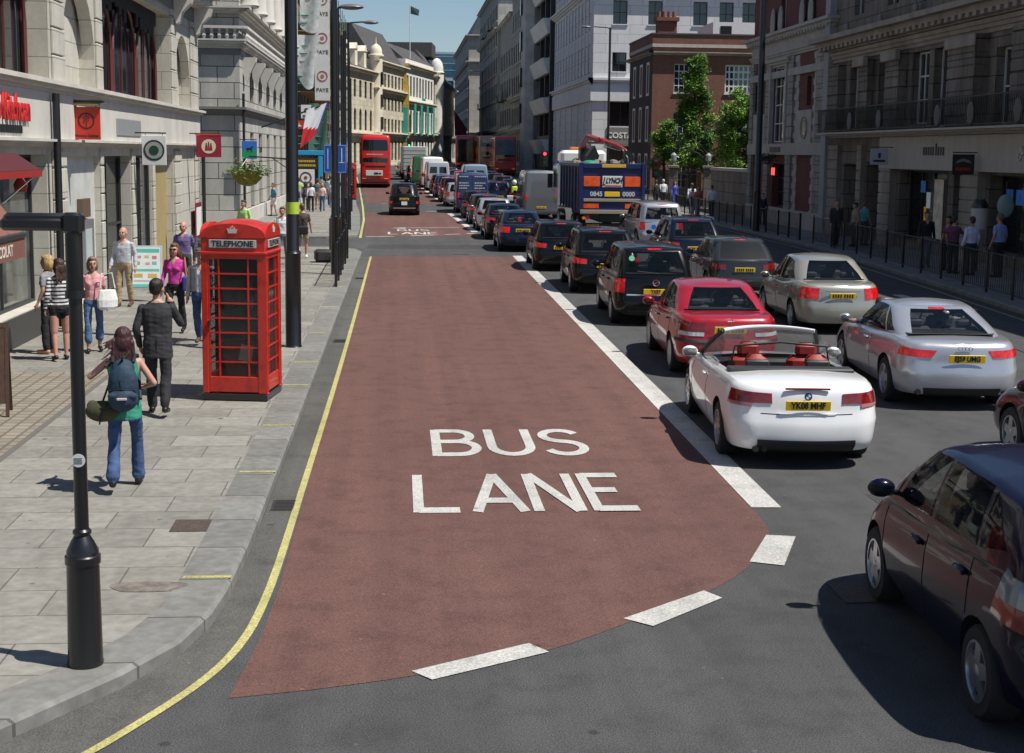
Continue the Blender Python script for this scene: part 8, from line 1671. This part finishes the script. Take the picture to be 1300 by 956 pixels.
mg,S,HM=person('smiling woman in a magenta shirt and sunglasses walking towards the camera',-4.22,27.2,172,1.70,top=(0.50,0.04,0.27),bottom=(0.012,0.012,0.014),hair=(0.13,0.06,0.03),hairs='long',female=True,vox=0.010,walk=0.5,skin=SKINP)
q=MB(); [q.ell((sg*0.033,0.098,0.018),(0.028,0.008,0.020),10,6,T=HM) for sg in (-1,1)]; q.box(-0.01,0.01,0.096,0.103,0.018,0.026,T=HM); q.build('sunglasses',BLK,mg,50)
hd_=thing('shoulder_bag','blue and tan shoulder bag at the side of the woman in magenta','bag',(-3.98,27.1,PZ+0.95),0); q=MB(); q.bevbox(-0.08,0.08,-0.14,0.14,-0.12,0.16,0.03); q.build('pouch',cloth_m('bag_blue',(0.05,0.06,0.28)),hd_,40); q=MB(); q.tube([(0,0.1,0.15),(-0.05,0.05,0.5),(0,-0.1,0.15)],0.012,5); q.build('strap',flat('tan_strap',(0.4,0.15,0.05),0.6),hd_)
cp,S,HM=person('man in grey waistcoat and flat cap walking towards us beside the telephone box',-3.48,25.4,178,1.74,top=(0.44,0.46,0.50),botm=DEN,hair=(0.1,0.08,0.07),hairs='short',vox=0.010,walk=-0.7,skin=SKINP,shoe=SOLE)
q=MB(); q.ell((0,0.0,0.085),(0.095,0.115,0.045),14,8,T=HM); q.ell((0,0.10,0.068),(0.06,0.05,0.014),10,6,T=HM); q.build('flat_cap',cloth_m('cap_grey',(0.10,0.10,0.11)),cp,60)
q=MB()
for sg in (-1,1): q.bevbox(sg*0.06,sg*0.175,0.10,0.145,0.98,1.42,0.02)
q.build('waistcoat_front',cloth_m('waistcoat',(0.10,0.105,0.11)),cp,40)
LIME=mat('hi_vis_green',(0.40,0.62,0.22),0.7,var=0.15,scale=9)
person('person in a pale green coat beyond the telephone box roof',-5.4,50.3,150,1.72,topm=LIME,bottom=(0.05,0.05,0.06),hair=(0.02,0.02,0.02),coat=1,walk=0.3)
person('dark haired head and shoulders just above the telephone box roof',-3.55,34.5,175,1.70,top=(0.10,0.10,0.11),hair=(0.05,0.03,0.02),walk=0.4); person('person with black hair at the left of the telephone box roof',-4.6,34.2,10,1.68,top=(0.07,0.07,0.08),hair=(0.015,0.012,0.012),walk=0.4)
person('person in a blue top and white shorts at the corner building',-6.6,76.0,120,1.74,top=(0.10,0.28,0.45),bottom=(0.7,0.7,0.68),legs='shorts',hair=(0.1,0.07,0.05),sleeve='short',walk=0.3,skin=SKINP)
person('man in a white shirt and grey trousers left of the thick post',-3.48,43.0,175,1.78,top=(0.68,0.68,0.72),bottom=(0.14,0.14,0.15),hair=(0.08,0.05,0.04),walk=0.6,vox=0.012)
br_,S,HM=person('man in a brown shirt and beige shorts walking away with a black waist bag',-3.12,46.4,0,1.76,top=(0.07,0.05,0.045),bottom=(0.38,0.31,0.22),legs='shorts',hair=(0.10,0.06,0.04),sleeve='short',walk=0.7,vox=0.012,skin=SKINP,sock=WHT,shoe=flat('white_trainer',(0.7,0.7,0.7),0.5))
wb2=thing('waist_bag','black bag on the hips of the man in the brown shirt','bag',(-3.12,46.22,PZ+0.92),0); q=MB(); q.bevbox(-0.24,0.20,-0.10,0.06,-0.14,0.14,0.04); q.build('pouch',cloth_m('bag_black',(0.01,0.01,0.012)),wb2,40); q=MB(); q.tube([(0.18,0,0.1),(0.05,0.05,0.35),(-0.15,0.1,0.5)],0.012,5); q.build('strap',cloth_m('bag_black',(0.01,0.01,0.012)),wb2)
gw,S,HM=person('woman in a pale green top at the left guard rail, back turned',-2.12,50.6,0,1.62,top=(0.42,0.55,0.28),botm=DEN2,hair=(0.04,0.02,0.015),hairs='bob',female=True,coat=0,z=0.02)
wr_=thing('rucksack','small white rucksack on the woman in the pale green top','bag',(-2.12,50.42,1.14),0); q=MB(); q.ell((0,-0.02,0),(0.13,0.09,0.18),12,8); q.build('pack',cloth_m('pack_white',(0.62,0.64,0.62)),wr_,60); q=MB(); [q.tube([(sx,-0.02,0.14),(sx,0.13,0.2),(sx,0.14,0.0)],0.012,5) for sx in (-0.08,0.08)]; q.build('straps',flat('strap_black',(0.01,0.01,0.012),0.7),wr_)
GP='walkers in a group far along the left pavement'
for a in (('woman in a white blouse and black trousers walking in the distant group',-4.95,81,5,1.66,(0.6,0.6,0.62),(0.012,0.012,0.014),'bob',True,'trousers'),('woman with fair hair, pink top and jeans in the distant group',-4.35,81.5,0,1.62,(0.62,0.42,0.40),(0.05,0.10,0.22),'bob',True,'trousers'),('man in a dark grey shirt and shorts in the distant group',-4.75,84,0,1.78,(0.10,0.11,0.12),(0.35,0.28,0.2),'short',False,'shorts'),('woman in a dark cardigan at the left of the distant group',-5.35,82.5,8,1.66,(0.12,0.07,0.12),(0.02,0.02,0.02),'long',True,'trousers'),('person in a pale blue shirt tallest at the right of the distant group',-4.25,89,0,1.82,(0.45,0.50,0.62),(0.05,0.05,0.07),'short',False,'trousers'),('person in a grey green jacket deeper in the distant group',-4.85,90,0,1.78,(0.14,0.16,0.13),(0.1,0.1,0.1),'short',False,'trousers'),('person in a yellow green vest at the left edge of the distant group',-6.1,88,10,1.7,(0.35,0.45,0.2),(0.3,0.35,0.4),'short',False,'trousers'),('person in white holding a bag at the right of the distant group',-4.05,86.5,0,1.64,(0.6,0.6,0.6),(0.25,0.3,0.4),'bob',True,'trousers')):
    person(a[0],a[1],a[2],a[3],a[4],top=a[5],bottom=a[6],hairs=a[7],female=a[8],legs=a[9],walk=random.choice((-0.6,0.5,0.7)),vox=0.018,group=GP,hair=random.choice(((0.06,0.035,0.02),(0.03,0.02,0.015))) if 'fair' not in a[0] else (0.35,0.2,0.1))
# --- right pavement ---
GR='people walking on the far right pavement by the churchyard'
for a in (('dark clothed person at the left end of the churchyard walkers',16.2,89.5,0,1.74,(0.03,0.025,0.03),(0.03,0.03,0.03),False,'short'),('white haired man in a white shirt among the churchyard walkers',16.75,90,0,1.78,(0.62,0.64,0.68),(0.03,0.03,0.04),False,'grey'),('woman in a blue dress among the churchyard walkers',17.5,90,180,1.68,(0.05,0.08,0.4),(0.05,0.08,0.4),True,'long'),('woman in a pale top low among the churchyard walkers',16.7,80.5,180,1.6,(0.5,0.42,0.40),(0.5,0.5,0.5),True,'bob'),('man in a white shirt and black trousers in the middle of the churchyard walkers',16.95,82,0,1.8,(0.68,0.70,0.76),(0.015,0.015,0.018),False,'short'),('man in a white shirt nearest the brick bank',17.35,78.4,0,1.8,(0.70,0.71,0.76),(0.015,0.015,0.018),False,'short'),('person with a red bag just behind the white shirts by the bank',16.9,80.0,180,1.7,(0.5,0.10,0.10),(0.4,0.4,0.4),True,'bob')):
    hs=a[8] if a[8]!='grey' else 'short'; person(a[0],a[1],a[2],a[3],a[4],top=a[5],bottom=a[6],female=a[7],hairs=hs,hair=(0.5,0.48,0.45) if a[8]=='grey' else (0.09,0.05,0.03),walk=random.choice((-0.6,0.5,0.7)),vox=0.018,group=GR)
person('dark seated figure by the churchyard wall near the brick bank',18.2,70.5,180,1.6,top=(0.02,0.025,0.04),bottom=(0.02,0.02,0.03),vox=0.016)
person('man in a dark suit walking past the pale pier on the right',16.7,53.5,180,1.84,top=(0.03,0.035,0.04),bottom=(0.02,0.02,0.022),hair=(0.1,0.08,0.07),walk=0.6,vox=0.015,coat=1)
person('person in a tan shirt by the dark doorway on the right',17.7,54.3,100,1.7,top=(0.30,0.22,0.17),bottom=(0.05,0.05,0.05),hair=(0.02,0.015,0.012),sleeve='short',vox=0.015); person('person in a teal shirt close behind the tan shirt on the right',18.3,55.0,-60,1.74,top=(0.06,0.24,0.24),bottom=(0.05,0.05,0.05),hair=(0.12,0.08,0.06),sleeve='short',vox=0.015)
person('man in a black top and faded jeans facing us by the right shop',16.75,44.2,175,1.78,top=(0.012,0.012,0.016),bottom=(0.13,0.15,0.19),hair=(0.03,0.02,0.018),walk=0.35,vox=0.013)
person('woman in a plum top turning beside the black topped man',17.0,43.0,120,1.68,top=(0.13,0.035,0.09),bottom=(0.015,0.015,0.018),hair=(0.03,0.02,0.018),hairs='bob',female=True,sleeve='short',vox=0.013); person('man in a dark plum shirt reaching towards the white shirt on the right',16.7,41.8,-60,1.72,top=(0.11,0.03,0.08),bottom=(0.015,0.015,0.018),hair=(0.03,0.02,0.018),sleeve='short',vox=0.013,arms={-1:(P3(-0.26,-0.02,1.14),P3(-0.27,0.05,0.92)),1:(P3(0.24,0.15,1.18),P3(0.18,0.42,1.22))})
person('man in a plain white shirt with rolled sleeves outside the right shop',17.0,41.2,15,1.74,top=(0.62,0.60,0.78),bottom=(0.03,0.03,0.04),hair=(0.04,0.025,0.02),vox=0.013); person('tall man in a pale blue short sleeved shirt outside the right shop',17.6,40.6,25,1.86,top=(0.28,0.33,0.62),bottom=(0.02,0.02,0.025),hair=(0.12,0.07,0.05),sleeve='short',vox=0.013)
person('person in a green top with a tattooed pink arm near the right edge',17.0,36.9,150,1.60,top=(0.03,0.14,0.08),bottom=(0.015,0.02,0.02),hair=(0.06,0.03,0.02),sleeve='short',vox=0.013,shoe=flat('white_trainer',(0.7,0.7,0.7),0.5)); person('man in a light blue checked shirt at the right edge of the pavement',17.1,36.2,60,1.8,top=(0.36,0.42,0.58),bottom=(0.012,0.012,0.016),hair=(0.16,0.09,0.05),sleeve='short',vox=0.013)
# rider on the motorcycle
A_={-1:(P3(-0.28,0.14,1.12),P3(-0.36,0.46,1.05)),1:(P3(0.28,0.14,1.12),P3(0.36,0.46,1.05))}
rd,S,HM=person('motorcycle rider in white helmet and yellow vest','person' and 7.15 or 0,88.75,0,1.76,top=(0.03,0.03,0.035),bottom=(0.02,0.02,0.022),hairs='bald',vox=0.016,arms=A_,z=gz(0)+0.0,sit={-1:(P3(-0.24,0.38,0.72),P3(-0.22,0.12,0.32)),1:(P3(0.24,0.38,0.72),P3(0.22,0.12,0.32))}) if False else person('motorcycle rider in white helmet and yellow vest between the queues',7.15,88.75,0,1.76,top=(0.03,0.03,0.035),bottom=(0.02,0.02,0.022),hairs='bald',vox=0.016,arms=A_,z=0.0,sit={-1:(P3(-0.24,0.38,0.72),P3(-0.22,0.12,0.32)),1:(P3(0.24,0.38,0.72),P3(0.22,0.12,0.32))})
q=MB(); q.ell((0,0,0.02),(0.135,0.15,0.15),14,10,T=HM); q.build('helmet',flat('helmet_white',(0.75,0.75,0.75),0.25),rd,60); q=MB(); q.bevbox(-0.19,0.19,-0.15,0.15,1.02,1.42,0.06); q.build('yellow_vest',mat('hi_vis_yellow',(0.55,0.70,0.03),0.6,emit=0),rd,40)
for k,(x,y,c) in enumerate(((3.6,176,(0.65,0.14,0.03)),(4.5,178,(0.65,0.14,0.03)),(5.4,177,(0.6,0.12,0.03)))): person('%s road worker in orange far down the street'%(('leftmost','middle','rightmost')[k]),x,y,0,1.85,top=c,bottom=c,vox=0.03,coat=1,group='road workers in orange')
# driver's arm resting on the coupe's window sill
dv=person('coupe driver behind the glass with an arm out',7.75,22.3,-4.5,1.74,top=(0.06,0.07,0.10),bottom=(0.03,0.03,0.04),hair=(0.03,0.02,0.02),sleeve='short',vox=0.012,z=-0.40,skin=SKINP,walk=0,sit={-1:(P3(-0.12,0.45,0.80),P3(-0.12,0.85,0.62)),1:(P3(0.12,0.45,0.80),P3(0.12,0.85,0.62))},arms={-1:(P3(-0.42,0.06,1.36),P3(-0.50,0.32,1.34)),1:(P3(0.24,0.15,1.15),P3(0.15,0.42,1.2))})[0]
dv['label']='driver in the silver coupe with a bare arm resting out of the window'
